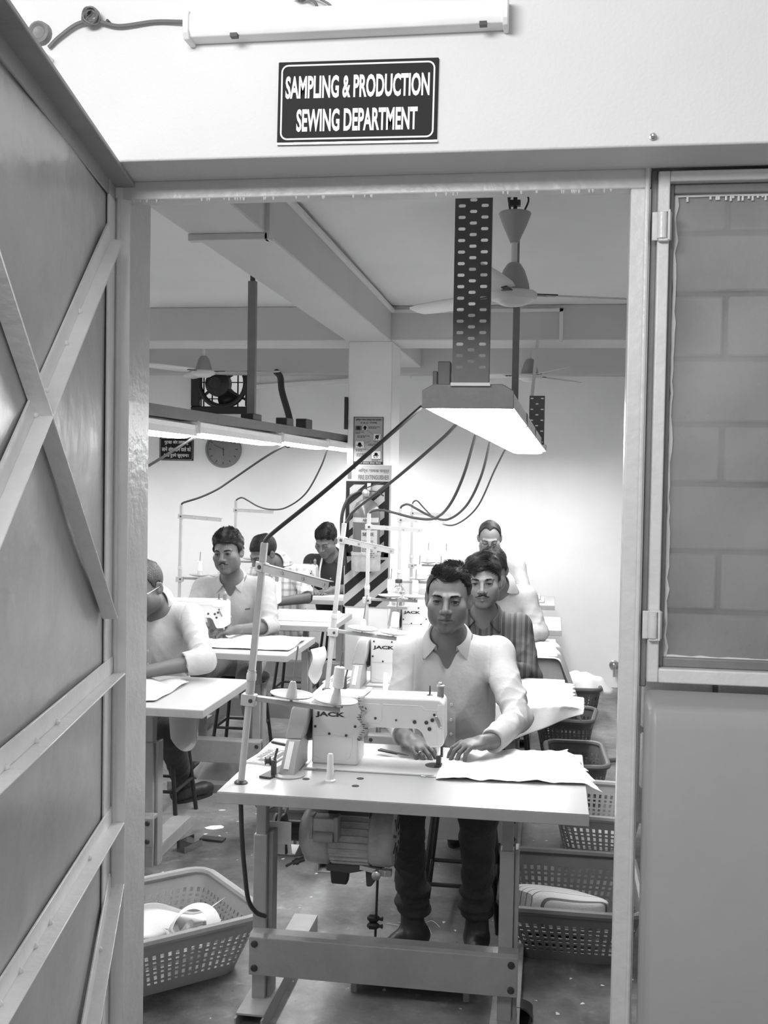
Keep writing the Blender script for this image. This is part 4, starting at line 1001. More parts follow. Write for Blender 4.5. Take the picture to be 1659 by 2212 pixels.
for nm, x, y, sx, sy, lean, turn in stations:
    if T0 is None: T0 = make_table((x, y, 0)); t = T0; M0 = make_machine((x, y, TOP)); m_ = M0; S0 = make_stand((sx, sy, TOP)); s_ = S0
    else:
        t = copy_tree(T0); t.location = (x, y, 0); m_ = copy_tree(M0); m_.location = (x, y, TOP)
        s_ = None
        if nm in SL: s_ = copy_tree(S0); s_.location = (sx, sy, TOP)
    tag(t, TL[nm], 'table', 'sewing tables'); tag(m_, ML[nm], 'sewing machine', 'white sewing machines')
    if s_ is not None:
        tag(s_, SL[nm], 'thread stand', 'thread stands'); s_.rotation_euler = (0, R(lean), 0)
        for g in kid(s_, 'guide_arm'): g.rotation_euler = (0, R(2), R(turn))
    if nm == 'L1':      # the front left table has its right leg set further in
        for ch in t.children:
            k_ = ch.name.split('.')[0]
            if k_ in ('leg', 'leg_extension', 'foot', 'brace', 'bolt') and sum(v.co.x for v in ch.data.vertices) / len(ch.data.vertices) > 0.5: ch.location.x -= 0.165 if k_ == 'foot' else 0.085
            if k_ == 'cross_rail': ch.scale.x = 0.905
    ST[nm] = (t, m_, s_)
# spools of thread
def spool(loc, lean, label, h=0.062):
    bb = MB(); bb.lathe((0, 0, 0), [(0.012, 0), (0.0165, 0.003), (0.0168, h * 0.5), (0.0150, h - 0.003), (0.008, h)], n=18)
    o = bb.build('thread_spool', M['thread']); o.location = loc; o.rotation_euler = (0, R(lean), 0)
    return tag(o, label, 'spool', 'white thread spools')
def on_stand(nm, x, dz=0.298):
    s_ = ST[nm][2]; e = s_.rotation_euler.to_matrix(); return s_.location + e @ Vector((x, 0.006, dz))
spool(on_stand('R1', 0.253, 0.312), 5, 'white thread spool on the nearest stand, above the machine')
spool(on_stand('R2', 0.253), 5, 'white thread spool on the right dish of the second stand, left of the front man')
spool(on_stand('R3', 0.122), 0, 'white thread spool left of the water bottle')
spool(on_stand('R3', 0.253), 0, 'white thread spool right of the water bottle')
spool(on_stand('R4', 0.122), 0, 'white thread spool on the stand behind the water bottle')
spool(on_stand('R5', 0.122), 0, 'left one of the two white thread spools on the farthest right stand')
spool(on_stand('R5', 0.253), 0, 'right one of the two white thread spools on the farthest right stand')
spool(on_stand('L3', 0.122), 0, 'left white thread spool beside the moustached man in a pale shirt')
spool(on_stand('L3', 0.253), 0, 'white thread spool touching the shoulder of the moustached man in a pale shirt')
spool(on_stand('L4', 0.122), 0, 'white thread spool left of the checked-shirt man\'s face')
# second guide bar of the third stand
# cables from the lights to the stands
def cab(pts, r, label, m='cable'): return cord('power_cable', pts, r, M[m], label, 'cable', group='cables from the lights to the machines', n=8)
cab([(-0.806, 3.02, 1.455), (-0.80, 3.02, 1.468), (-0.775, 3.02, 1.492), (-0.65, 3.06, 1.60), (-0.50, 3.14, 1.745), (-0.388, 3.24, 1.862)], 0.0062, 'thick dark cable from the nearest thread stand up to the lights')
cab([(-0.842, 4.45, 1.455), (-0.83, 4.45, 1.475), (-0.79, 4.42, 1.52), (-0.62, 4.3, 1.64), (-0.42, 4.1, 1.79), (-0.345, 4.02, 1.855)], 0.0065, 'dark cable from the second stand crossing the extinguisher up to the lights')
cab([(-0.936, 5.6, 1.455), (-0.92, 5.6, 1.472), (-0.87, 5.59, 1.48), (-0.80, 5.56, 1.468), (-0.68, 5.5, 1.445), (-0.57, 5.4, 1.45), (-0.48, 5.2, 1.52), (-0.40, 5.0, 1.66), (-0.335, 4.85, 1.85)], 0.0068, 'dark cable sagging from the third stand to the lights')
cab([(-0.909, 6.6, 1.455), (-0.90, 6.6, 1.475), (-0.86, 6.58, 1.487), (-0.80, 6.5, 1.465), (-0.70, 6.4, 1.425), (-0.58, 6.2, 1.415), (-0.46, 6.0, 1.50), (-0.37, 5.8, 1.66), (-0.315, 5.7, 1.86)], 0.007, 'dark cable sagging from the fourth stand to the lights')
cab([(-1.0, 7.9, 1.455), (-0.99, 7.9, 1.475), (-0.96, 7.88, 1.48), (-0.89, 7.8, 1.42), (-0.76, 7.5, 1.345), (-0.62, 7.2, 1.345), (-0.46, 6.9, 1.47), (-0.34, 6.6, 1.70), (-0.27, 6.45, 1.83)], 0.0055, 'thin dark cable sagging from the farthest stand to the lights')
cab([(-2.236, 6.4, 1.46), (-2.22, 6.4, 1.475), (-2.10, 6.35, 1.51), (-1.95, 6.2, 1.56), (-1.80, 6.0, 1.62), (-1.55, 5.8, 1.75), (-1.40, 5.7, 1.82)], 0.0062, 'dark cable from the left thread stand up to the left lights')
cab([(-2.29, 7.75, 1.455), (-2.28, 7.75, 1.47), (-2.24, 7.74, 1.482), (-2.18, 7.7, 1.46), (-2.08, 7.6, 1.425), (-1.95, 7.45, 1.41), (-1.80, 7.3, 1.43), (-1.62, 7.1, 1.53), (-1.50, 7.0, 1.70), (-1.43, 6.9, 1.83)], 0.0055, 'thin dark cable sagging behind the moustached man to the left lights')
cab([(-2.27, 4.04, 1.40), (-1.95, 4.2, 1.52), (-1.70, 4.25, 1.64), (-1.45, 4.3, 1.80)], 0.006, 'dark cable crossing in front of the Hindi warning sign')

# motor under the nearest table
mt = empty('clutch_motor', (-0.60, 3.33, 0.43), 'grey ribbed clutch motor hanging under the nearest table', 'motor')
cy, cz = 3.33, 0.528
bb = MB(); bb.lathe((-0.755, cy, cz), [(0.0, 0.0), (0.045, 0.0), (0.07, 0.012), (0.088, 0.03), (0.093, 0.045), (0.095, 0.09), (0.092, 0.095), (0.085, 0.10), (0.085, 0.225), (0.090, 0.232), (0.092, 0.285), (0.086, 0.297), (0.07, 0.303), (0, 0.303)], (1, 0, 0), 40); bb.build('body', M['motor'], mt, world=True)
for k in range(26):
    a = 2 * math.pi * k / 26; bb = MB(); d = Vector((0, math.cos(a), math.sin(a)))
    bb.bar(Vector((-0.652, cy, cz)) + d * 0.0845, Vector((-0.532, cy, cz)) + d * 0.0845, 0.004, 0.013, up=tuple(d)); bb.build('fin', M['motor'], mt, bev=0.001, world=True)
bb = MB(); bb.box((-0.70, cy - 0.125, cz + 0.02), (-0.62, cy - 0.07, cz + 0.085)); bb.build('terminal_box', M['motor'], mt, bev=0.004, seg=2, world=True)
bb = MB(); bb.box((-0.705, cy - 0.128, cz + 0.02), (-0.692, cy - 0.08, cz + 0.09)); bb.box((-0.628, cy - 0.128, cz + 0.015), (-0.615, cy - 0.08, cz + 0.09)); bb.build('box_clamp', M['grey_metal'], mt, bev=0.002, world=True)
bb = MB(); bb.cyl((-0.69, cy - 0.12, cz + 0.028), (-0.63, cy - 0.12, cz + 0.028), 0.018, n=16); bb.build('capacitor', M['grey_metal'], mt, world=True)
for i in range(9):
    a = 2 * math.pi * i / 9; bb = MB(); d = Vector((0, math.cos(a), math.sin(a))); p = Vector((-0.451, cy, cz))
    bb.bar(p + d * 0.03, p + d * 0.075, 0.008, 0.003, up=(1, 0, 0)); bb.build('vent', M['motor_dark'], mt, world=True)
bb = MB(); bb.cyl((-0.80, cy, cz), (-0.75, cy, cz), 0.032, n=18); bb.lathe((-0.845, cy, cz), [(0.02, 0), (0.05, 0.002), (0.05, 0.01), (0.04, 0.018), (0.05, 0.026), (0.05, 0.034), (0, 0.036)], (1, 0, 0), 24); bb.build('pulley', M['motor_dark'], mt, world=True)
bb = MB()   # pulley guard, open box with rounded lower front
prof = [(cy - 0.075, cz + 0.05), (cy - 0.075, cz - 0.02), (cy - 0.06, cz - 0.055), (cy - 0.02, cz - 0.07), (cy + 0.04, cz - 0.06)]
vs, fs = [], []
for y_, z_ in prof: vs += [(-0.862, y_, z_), (-0.772, y_, z_)]
for i in range(len(prof) - 1): fs.append((2 * i, 2 * i + 1, 2 * i + 3, 2 * i + 2))
fs.append(tuple(range(0, 2 * len(prof), 2)))
bb.add(vs, fs); solid(bb.build('pulley_guard', M['batten'], mt, world=True, fix=False, smooth=False), 0.003)
bb = MB(); bb.box((-0.790, cy - 0.079, cz - 0.05), (-0.784, cy - 0.06, cz - 0.02)); bb.build('guard_notch', M['black'], mt, world=True)
bb = MB(); bb.box((-0.66, cy - 0.05, cz + 0.07), (-0.53, cy + 0.05, 0.727)); bb.build('mount', M['motor_dark'], mt, world=True)
bb = MB(); bb.prism([(-0.67, cz - 0.085), (-0.55, cz - 0.085), (-0.535, cz - 0.10), (-0.60, cz - 0.115), (-0.67, cz - 0.11)], cy - 0.03, cy + 0.03, 'xz'); bb.prism([(-0.55, cz - 0.085), (-0.48, cz - 0.085), (-0.53, cz - 0.16), (-0.545, cz - 0.16)], cy - 0.008, cy + 0.0, 'xz'); bb.build('clutch_housing', M['motor_dark'], mt, bev=0.003, world=True)
bb = MB(); bb.prism([(-0.66, cz - 0.11), (-0.60, cz - 0.11), (-0.605, cz - 0.155), (-0.655, cz - 0.155)], cy - 0.02, cy + 0.02, 'xz'); bb.build('brake_pad', M['black'], mt, bev=0.004, world=True)
bb = MB(); bb.box((-0.49, cy - 0.06, cz - 0.105), (-0.46, cy - 0.04, cz - 0.085)); bb.bar((-0.56, cy - 0.03, cz - 0.09), (-0.475, cy - 0.055, cz - 0.095), 0.014, 0.014); bb.lathe((-0.505, cy - 0.06, cz - 0.10), [(0.014, -0.01), (0.014, 0.012), (0.006, 0.016)], (0, -1, 0), 14); bb.build('clutch_lever', M['steel'], mt, world=True)
bb = MB(); bb.tube([(-0.735, cy - 0.05, cz - 0.07), (-0.77, cy - 0.06, cz - 0.082)], [0.008, 0.008], 10); bb.tube([(-0.77, cy - 0.06, cz - 0.082), (-0.79, cy - 0.066, cz - 0.092)], [0.004, 0.004], 8); bb.lathe((-0.757, cy - 0.056, cz - 0.078), [(0.011, -0.005), (0.011, 0.005)], (-0.9, -0.25, -0.3), 8); bb.build('adjusting_screw', M['motor_dark'], mt, world=True)
bl = MB(); bl.tube([(-0.826, cy - 0.046, cz), (-0.80, cy - 0.02, 0.727)], 0.0055, 8); bl.tube([(-0.826, cy + 0.046, cz), (-0.79, cy + 0.06, 0.727)], 0.0055, 8)
tag(bl.build('drive_belt', M['machine_grey']), 'grey V-belt running from the motor pulley up into the nearest table', 'belt')
bb = MB(); bb.tube([(-0.862, 3.24, 0.60), (-0.80, 3.22, 0.64), (-0.76, 3.2, 0.70), (-0.745, 3.2, 0.727)], 0.0055, 8); tag(bb.build('motor_lead', M['machine_grey']), 'grey lead crossing from the left leg of the nearest table to the motor', 'cable')
bb = MB(); bb.lathe((-0.867, 3.02, 0.715), [(0.012, 0.012), (0.012, -0.005), (0.008, -0.012)], n=12); bb.tube(curve_pts([(-0.867, 3.02, 0.71), (-0.865, 3.03, 0.60), (-0.862, 3.05, 0.50), (-0.858, 3.08, 0.40), (-0.845, 3.12, 0.345), (-0.825, 3.155, 0.32)], 8), 0.0068, 9)
tag(bb.build('hanging_lead', M['cable']), 'black lead hanging under the left corner of the nearest table', 'cable')
# treadle with its rod
td = empty('treadle', (-0.42, 3.6, 0.0), 'dark treadle plate under the nearest table with its lift rod', 'treadle')
bb = MB(); bb.box((-0.60, 3.38, 0.028), (-0.22, 3.60, 0.036)); bb.box((-0.60, 3.38, 0.0), (-0.58, 3.40, 0.036)); bb.box((-0.24, 3.38, 0.0), (-0.22, 3.40, 0.036)); bb.box((-0.60, 3.58, 0.0), (-0.58, 3.60, 0.03)); bb.box((-0.24, 3.58, 0), (-0.22, 3.60, 0.03)); bb.build('plate', M['grey_metal'], td, bev=0.002, world=True)
bb = MB(); bb.cyl((-0.502, 3.275, 0.42), (-0.545, 3.51, 0.036), 0.0042, n=8); bb.build('rod', M['black'], td, world=True)
bb = MB(); p = Vector((-0.523, 3.39, 0.232))
for dz in (-0.014, 0.010): bb.lathe(p + Vector((-0.028, 0, dz)), [(0.005, 0), (0.012, 0.008), (0.012, 0.03), (0.005, 0.04), (0.008, 0.05), (0, 0.052)], (1, 0, 0), 12)
bb.build('rod_clamp', M['black'], td, world=True)
# ---------------------------------------------------------------- figures: signed-distance bodies
F32 = np.float32
def smin(a, b, k):
    if k <= 0: return np.minimum(a, b)
    h = np.clip(0.5 + 0.5 * (a - b) / k, 0, 1)
    return a * (1 - h) + b * h - k * h * (1 - h)
class Field:
    def __init__(s, lo, hi, h):
        s.h = h; s.lo = np.array(lo, F32)
        n = np.ceil((np.array(hi) - np.array(lo)) / h).astype(int) + 1
        s.ax = [(s.lo[i] + h * np.arange(n[i])).astype(F32) for i in range(3)]
        s.d = np.full(tuple(n), 0.2, F32)
    def region(s, lo, hi):
        sl = []
        for i in range(3):
            a = max(0, int(math.floor((lo[i] - s.lo[i]) / s.h))); b = min(len(s.ax[i]), int(math.ceil((hi[i] - s.lo[i]) / s.h)) + 1)
            if b <= a: return None
            sl.append(slice(a, b))
        return tuple(sl)
    def apply(s, fn, lo, hi, k=0.0, mode='u'):
        pad = k + 3 * s.h
        sl = s.region([v - pad for v in lo], [v + pad for v in hi])
        if sl is None: return
        X = s.ax[0][sl[0]][:, None, None]; Y = s.ax[1][sl[1]][None, :, None]; Z = s.ax[2][sl[2]][None, None, :]
        v = fn(X, Y, Z); d = s.d[sl]
        if mode == 'u': s.d[sl] = smin(d, v, k)
        elif mode == 's': s.d[sl] = -smin(-d, v, k)      # cut v away
        elif mode == 'a': s.d[sl] = d + v                # add a displacement
    # shapes; T = (origin, 3x3 rotation) of a local frame or None
    def _loc(s, T, X, Y, Z, c):
        c = np.array(c, F32)
        if T is None: return X - c[0], Y - c[1], Z - c[2]
        o, q = T
        x, y, z = X - o[0], Y - o[1], Z - o[2]
        return (q[0][0] * x + q[1][0] * y + q[2][0] * z - c[0], q[0][1] * x + q[1][1] * y + q[2][1] * z - c[1], q[0][2] * x + q[1][2] * y + q[2][2] * z - c[2])
    def _w(s, T, p):
        p = np.array(p, float)
        if T is None: return p
        return np.array(T[0]) + np.array(T[1]) @ p
    def ell(s, c, r, k=0.0, mode='u', T=None, rot=None):
        r = (r, r, r) if np.isscalar(r) else r
        if rot is not None:
            base = np.eye(3) if T is None else np.array(T[1])
            T2 = (s._w(T, c), base @ np.array(Euler(rot).to_matrix())); c = (0, 0, 0)
        else: T2 = T
        w = s._w(T2, c); m = max(r)
        def fn(X, Y, Z):
            x, y, z = s._loc(T2, X, Y, Z, c)
            a = (x / r[0]) ** 2 + (y / r[1]) ** 2 + (z / r[2]) ** 2
            k0 = np.sqrt(a); k1 = np.sqrt((x / r[0] ** 2) ** 2 + (y / r[1] ** 2) ** 2 + (z / r[2] ** 2) ** 2)
            return (k0 * (k0 - 1) / np.maximum(k1, 1e-6)).astype(F32)
        s.apply(fn, w - m, w + m, k, mode)
    def cap(s, a, b, ra, rb=None, k=0.0, mode='u', T=None, wr=None):
        rb = ra if rb is None else rb
        A, B = s._w(T, a), s._w(T, b); d = B - A; L2 = float(d @ d) + 1e-9; m = max(ra, rb) + (0.012 if wr else 0)
        L = math.sqrt(L2)
        def fn(X, Y, Z):
            x, y, z = X - F32(A[0]), Y - F32(A[1]), Z - F32(A[2])
            t = np.clip((x * d[0] + y * d[1] + z * d[2]) / L2, 0, 1).astype(F32)
            px, py, pz = x - t * F32(d[0]), y - t * F32(d[1]), z - t * F32(d[2])
            v = np.sqrt(px * px + py * py + pz * pz) - (ra + (rb - ra) * t)
            if wr:   # rings of cloth, strongest at one end
                amp, fr, ph, bias = wr
                q = t * L
                rg = 1.3 - 2 * np.abs(np.sin(0.5 * fr * q + ph + 30 * px + 18 * py)) ** 0.7 - 1.1 * np.abs(np.sin(0.95 * fr * q + 2 * ph - 42 * px + 33 * pz)) ** 0.8
                v = v - amp * (t if bias > 0 else (1 - t) if bias < 0 else 1.0) * rg * (0.55 + 0.45 * np.sin(ph * 3 + 17 * px - 21 * pz + 9 * q))
            return v.astype(F32)
        s.apply(fn, np.minimum(A, B) - m, np.maximum(A, B) + m, k, mode)
    def noise(s, amp, freq, seed):
        r = np.random.RandomState(seed); ks = r.normal(size=(6, 3)) * freq; ph = r.uniform(0, 6.28, 6)
        def fn(X, Y, Z):
            v = 0
            for q, p in zip(ks, ph): v = v + np.sin(F32(q[0]) * X + F32(q[1]) * Y + F32(q[2]) * Z + F32(p))
            return (v * F32(amp / 3)).astype(F32)
        s.apply(fn, [a[0] for a in s.ax], [a[-1] for a in s.ax], 0, 'a')
    def mesh(s):
        d = s.d; ins = d < 0
        cor = [(i, j, k) for i in (0, 1) for j in (0, 1) for k in (0, 1)]
        n = np.array(d.shape) - 1
        sh = lambda A, c: A[c[0]:c[0] + n[0], c[1]:c[1] + n[1], c[2]:c[2] + n[2]]
        cnt = np.zeros(tuple(n), np.int8)
        for c in cor: cnt += sh(ins, c)
        act = np.argwhere((cnt > 0) & (cnt < 8))
        idx = np.full(tuple(n), -1, np.int32); idx[act[:, 0], act[:, 1], act[:, 2]] = np.arange(len(act))
        vals = {c: d[act[:, 0] + c[0], act[:, 1] + c[1], act[:, 2] + c[2]] for c in cor}
        acc = np.zeros((len(act), 3), F32); num = np.zeros(len(act), F32)
        for c in cor:
            for a in range(3):
                if c[a]: continue
                e = list(c); e[a] = 1; v0, v1 = vals[c], vals[tuple(e)]
                mk = (v0 < 0) != (v1 < 0)
                t = np.where(mk, v0 / np.where(mk, v0 - v1, 1), 0)
                p = np.zeros((len(act), 3), F32) + np.array(c, F32); p[:, a] += t
                acc[mk] += p[mk]; num[mk] += 1
        pos = s.lo + (act + acc / num[:, None]) * s.h
        quads = []
        for a in range(3):
            b, c = (a + 1) % 3, (a + 2) % 3
            s0 = [slice(None)] * 3; s1 = [slice(None)] * 3; s0[a] = slice(0, -1); s1[a] = slice(1, None)
            for q in (b, c): s0[q] = slice(1, -1); s1[q] = slice(1, -1)
            A, B = ins[tuple(s0)], ins[tuple(s1)]
            e = np.argwhere(A != B)
            if len(e) == 0: continue
            e[:, b] += 1; e[:, c] += 1
            flip = ins[e[:, 0], e[:, 1], e[:, 2]]
            g = []
            for (x, y) in ((-1, -1), (0, -1), (0, 0), (-1, 0)):
                f = e.copy(); f[:, b] += x; f[:, c] += y; g.append(idx[f[:, 0], f[:, 1], f[:, 2]])
            g = np.stack(g, 1); g[~flip] = g[~flip][:, ::-1]
            quads.append(g)
        q = np.concatenate(quads); q = q[(q >= 0).all(1)]
        return pos, q
def np_mesh(name, pos, quads, m, parent, col=None):
    """numpy mesh in world coordinates -> object under parent (parent unrotated)"""
    r = parent
    while r.parent: r = r.parent
    me = bpy.data.meshes.new(name)
    pos = pos - np.array(r.location, F32)
    me.vertices.add(len(pos)); me.vertices.foreach_set('co', pos.astype(F32).ravel())
    me.loops.add(quads.size); me.loops.foreach_set('vertex_index', quads.astype(np.int32).ravel())
    me.polygons.add(len(quads)); me.polygons.foreach_set('loop_start', np.arange(0, quads.size, 4, dtype=np.int32))
    me.polygons.foreach_set('use_smooth', np.ones(len(quads), bool))
    me.update(); me.validate()
    if col is not None:
        at = me.color_attributes.new('Col', 'FLOAT_COLOR', 'POINT')
        c4 = np.ones((len(pos), 4), F32); c4[:, :3] = col[:, None]; at.data.foreach_set('color', c4.ravel())
    return link(name, me, m, parent)
def V(p): return np.array(p, float)
def rotm(yaw, nod, roll):
    """head turn: yaw>0 turns the face to picture right, nod>0 looks down, roll>0 tips the crown to picture right"""
    return np.array((Matrix.Rotation(R(yaw), 3, 'Z') @ Matrix.Rotation(R(roll), 3, 'Y') @ Matrix.Rotation(R(nod), 3, 'X')))

def head_shape(f, T, sc, ear=1.0, eyes=True, jaw=1.0, cheek=1.0, nose=1.0):
    S = lambda *p: tuple(v * sc for v in p)
    E = lambda c, r, k=0, mode='u', rot=None: f.ell(S(*c), S(*r) if not np.isscalar(r) else r * sc, k * sc, mode, T, rot)
    Cp = lambda a, b, ra, rb=None, k=0, mode='u': f.cap(S(*a), S(*b), ra * sc, (rb if rb is not None else ra) * sc, k * sc, mode, T)
    E((0, .014, .036), (.0745, .094, .080))
    E((0, -.022, -.028), (.0625 * cheek, .066, .080), .03)
    Cp((-.046 * jaw, .0, -.062), (-.012, -.062, -.092), .022, .019, .03); Cp((.046 * jaw, .0, -.062), (.012, -.062, -.092), .022, .019, .03)
    E((0, -.071, -.0965), (.022, .017, .015), .018)
    for s_ in (-1, 1): E((s_ * .040 * cheek, -.020, -.050), (.021, .030, .034), .03)
    for s_ in (-1, 1): E((s_ * .033 * cheek, -.040, -.048), (.023, .030, .030), .03)
    for s_ in (-1, 1):
        E((s_ * .044 * cheek, -.058, -.020), (.023, .022, .02), .022)
        Cp((s_ * .012, -.0865, .0195), (s_ * .042, -.0745, .0195), .009, .008, .014)
        E((s_ * .0325, -.0975, .001), (.0175, .015, .0125), .010, 's')
        E((s_ * .032, -.0755, .001), (.0145, .0145, .0135), .005)
        if eyes:
            E((s_ * .0322, -.0935, .0005), (.0152, .0112, .0057), .0012, 's')
    Cp((0, -.085, .016), (0, -.1065 * nose, -.026), .0075, .0115, .011)
    E((0, -.1075 * nose, -.030), (.0115, .011, .0095), .006)
    for s_ in (-1, 1): E((s_ * .0135, -.0955, -.0345), (.0095, .011, .008), .006); E((s_ * .0065, -.1055, -.0405), (.0042, .006, .0032), .002, 's')
    Cp((0, -.092, -.042), (0, -.0935, -.052), .005, .004, .006)
    E((0, -.0825, -.064), (.026, .015, .020), .012)
    for s_ in (-1, 1):
        Cp((s_ * .0245, -.0835, -.0635), (0, -.0975, -.0580), .003, .0060, .004)
        Cp((s_ * .0225, -.0835, -.0650), (0, -.0972, -.0702), .003, .0074, .004)
        Cp((s_ * .0262, -.0875, -.0642), (0, -.1015, -.0640), .0012, .0016, .0015, 's')
    for s_ in (-1, 1):
        E((s_ * .0775, .014, -.006), (.0080, .0180 * ear, .0290 * ear), .006, rot=(R(-10), 0, s_ * R(-24)))
        E((s_ * .0850, .008, -.001), (.0060, .0105 * ear, .0185 * ear), .003, 's', rot=(R(-10), 0, s_ * R(-24)))
def face_paint(pl, skin, lips=0.62, brow=1.0, stubble=0.0, lash=True, closed=False):
    """grey albedo per vertex from head-local metres: lips, brows, shaved beard, lash line"""
    x, y, z = pl[:, 0], pl[:, 1], pl[:, 2]; ax = np.abs(x)
    g = np.full(len(x), 1.0, F32)
    front = smoothstep(0.02, -0.03, y)
    if stubble > 0:
        st_ = smoothstep(-.038, -.058, z) * smoothstep(-.135, -.115, z) * smoothstep(0.035, -0.01, y)
        g *= 1 - stubble * st_
    lip = smoothstep(.030, .023, ax) * smoothstep(-.0775, -.074, z - ax * 0.22) * smoothstep(-.0545, -.058, z + ax * 0.16) * front
    g = g * (1 - lip * (1 - lips) * np.where(z > -.064, 1.25, 0.55))
    mouth = smoothstep(.027, .024, ax) * np.exp(-((z + .0642) / .0014) ** 2) * front
    g *= 1 - 0.55 * mouth
    bz = .0175 + .005 * np.sin(np.clip((ax - .012) / .042, 0, 1) * 2.6) - .004 * smoothstep(.04, .056, ax)
    bw = .0046 - .0022 * smoothstep(.03, .056, ax)
    bm = np.clip(1.25 - np.abs(z - bz) / bw, 0, 1) * smoothstep(.010, .015, ax) * smoothstep(.058, .052, ax) * front
    g *= 1 - 0.86 * brow * np.clip(bm, 0, 1)
    if lash:
        lz = (.0068 - 22 * (ax - .032) ** 2) if not closed else (-.004 + 10 * (ax - .032) ** 2)
        lm = np.exp(-((z - lz) / .0017) ** 2) * smoothstep(.0165, .0145, ax * 0 + np.abs(ax - .032)) * front
        g *= 1 - 0.85 * lm
        soc = np.exp(-((ax - .030) / .017) ** 2 - ((z - .003) / .012) ** 2) * front
        g *= 1 - 0.22 * soc
    nos = np.exp(-((ax - .0062) / .0034) ** 2 - ((z + .0405) / .0028) ** 2) * smoothstep(-.09, -.097, y)
    g *= 1 - 0.7 * nos
    return (skin * g).astype(F32)

def hand(f, Wp, d, n, sc=1.0, curl=(25, 30, 20), spread=1.0, thumb=1, k=0.006, side=1):
    """d: wrist->knuckles, n: palm side normal; side=+1 puts the thumb on d x n"""
    d = V(d) / np.linalg.norm(d); n = V(n) - d * (V(n) @ d); n /= np.linalg.norm(n); s = np.cross(d, n) * side
    W_ = V(Wp)
    q = np.stack([s, d, n], 1)
    T = (W_, q)
    f.cap((0, -.03, 0), (0, .02, 0), .0235 * sc, .026 * sc, .012, T=T)
    f.ell((0.002 * sc, .048 * sc, -.001), (.039 * sc, .050 * sc, .0155 * sc), .012, T=T)
    tips = []
    for i, (off, L, r) in enumerate(((.0285, .072, .0088), (.0095, .080, .009), (-.0095, .075, .0086), (-.0275, .060, .0076))):
        p = np.array([off, .086 - abs(off - .005) * 0.28, -.002]) * sc; ang = 0.0; fan = (off * 4.5) * spread
        for j, fr in enumerate((0.46, 0.30, 0.24)):
            ang += R(curl[j] + (i - 1.5) * 3)
            e = p + np.array([math.sin(fan) * math.cos(ang), math.cos(fan) * math.cos(ang), math.sin(ang)]) * L * fr * sc
            f.cap(tuple(p), tuple(e), r * sc * (1 - 0.09 * j), r * sc * (0.92 - 0.11 * j), 0.004 if j == 0 else 0.002, T=T)
            p = e
        tips.append(f._w(T, p))
    a = np.array([.028, .022, .004]) * sc; b = a + np.array([.026, .026, .012]) * sc; c = b + np.array([.008, .026, .006]) * sc * thumb; e = c + np.array([-.003, .022, .003]) * sc * thumb
    f.cap(tuple(a), tuple(b), .0145 * sc, .0115 * sc, .010, T=T); f.cap(tuple(b), tuple(c), .0108 * sc, .0098 * sc, .003, T=T); f.cap(tuple(c), tuple(e), .0098 * sc, .0078 * sc, .003, T=T)
    return T, tips

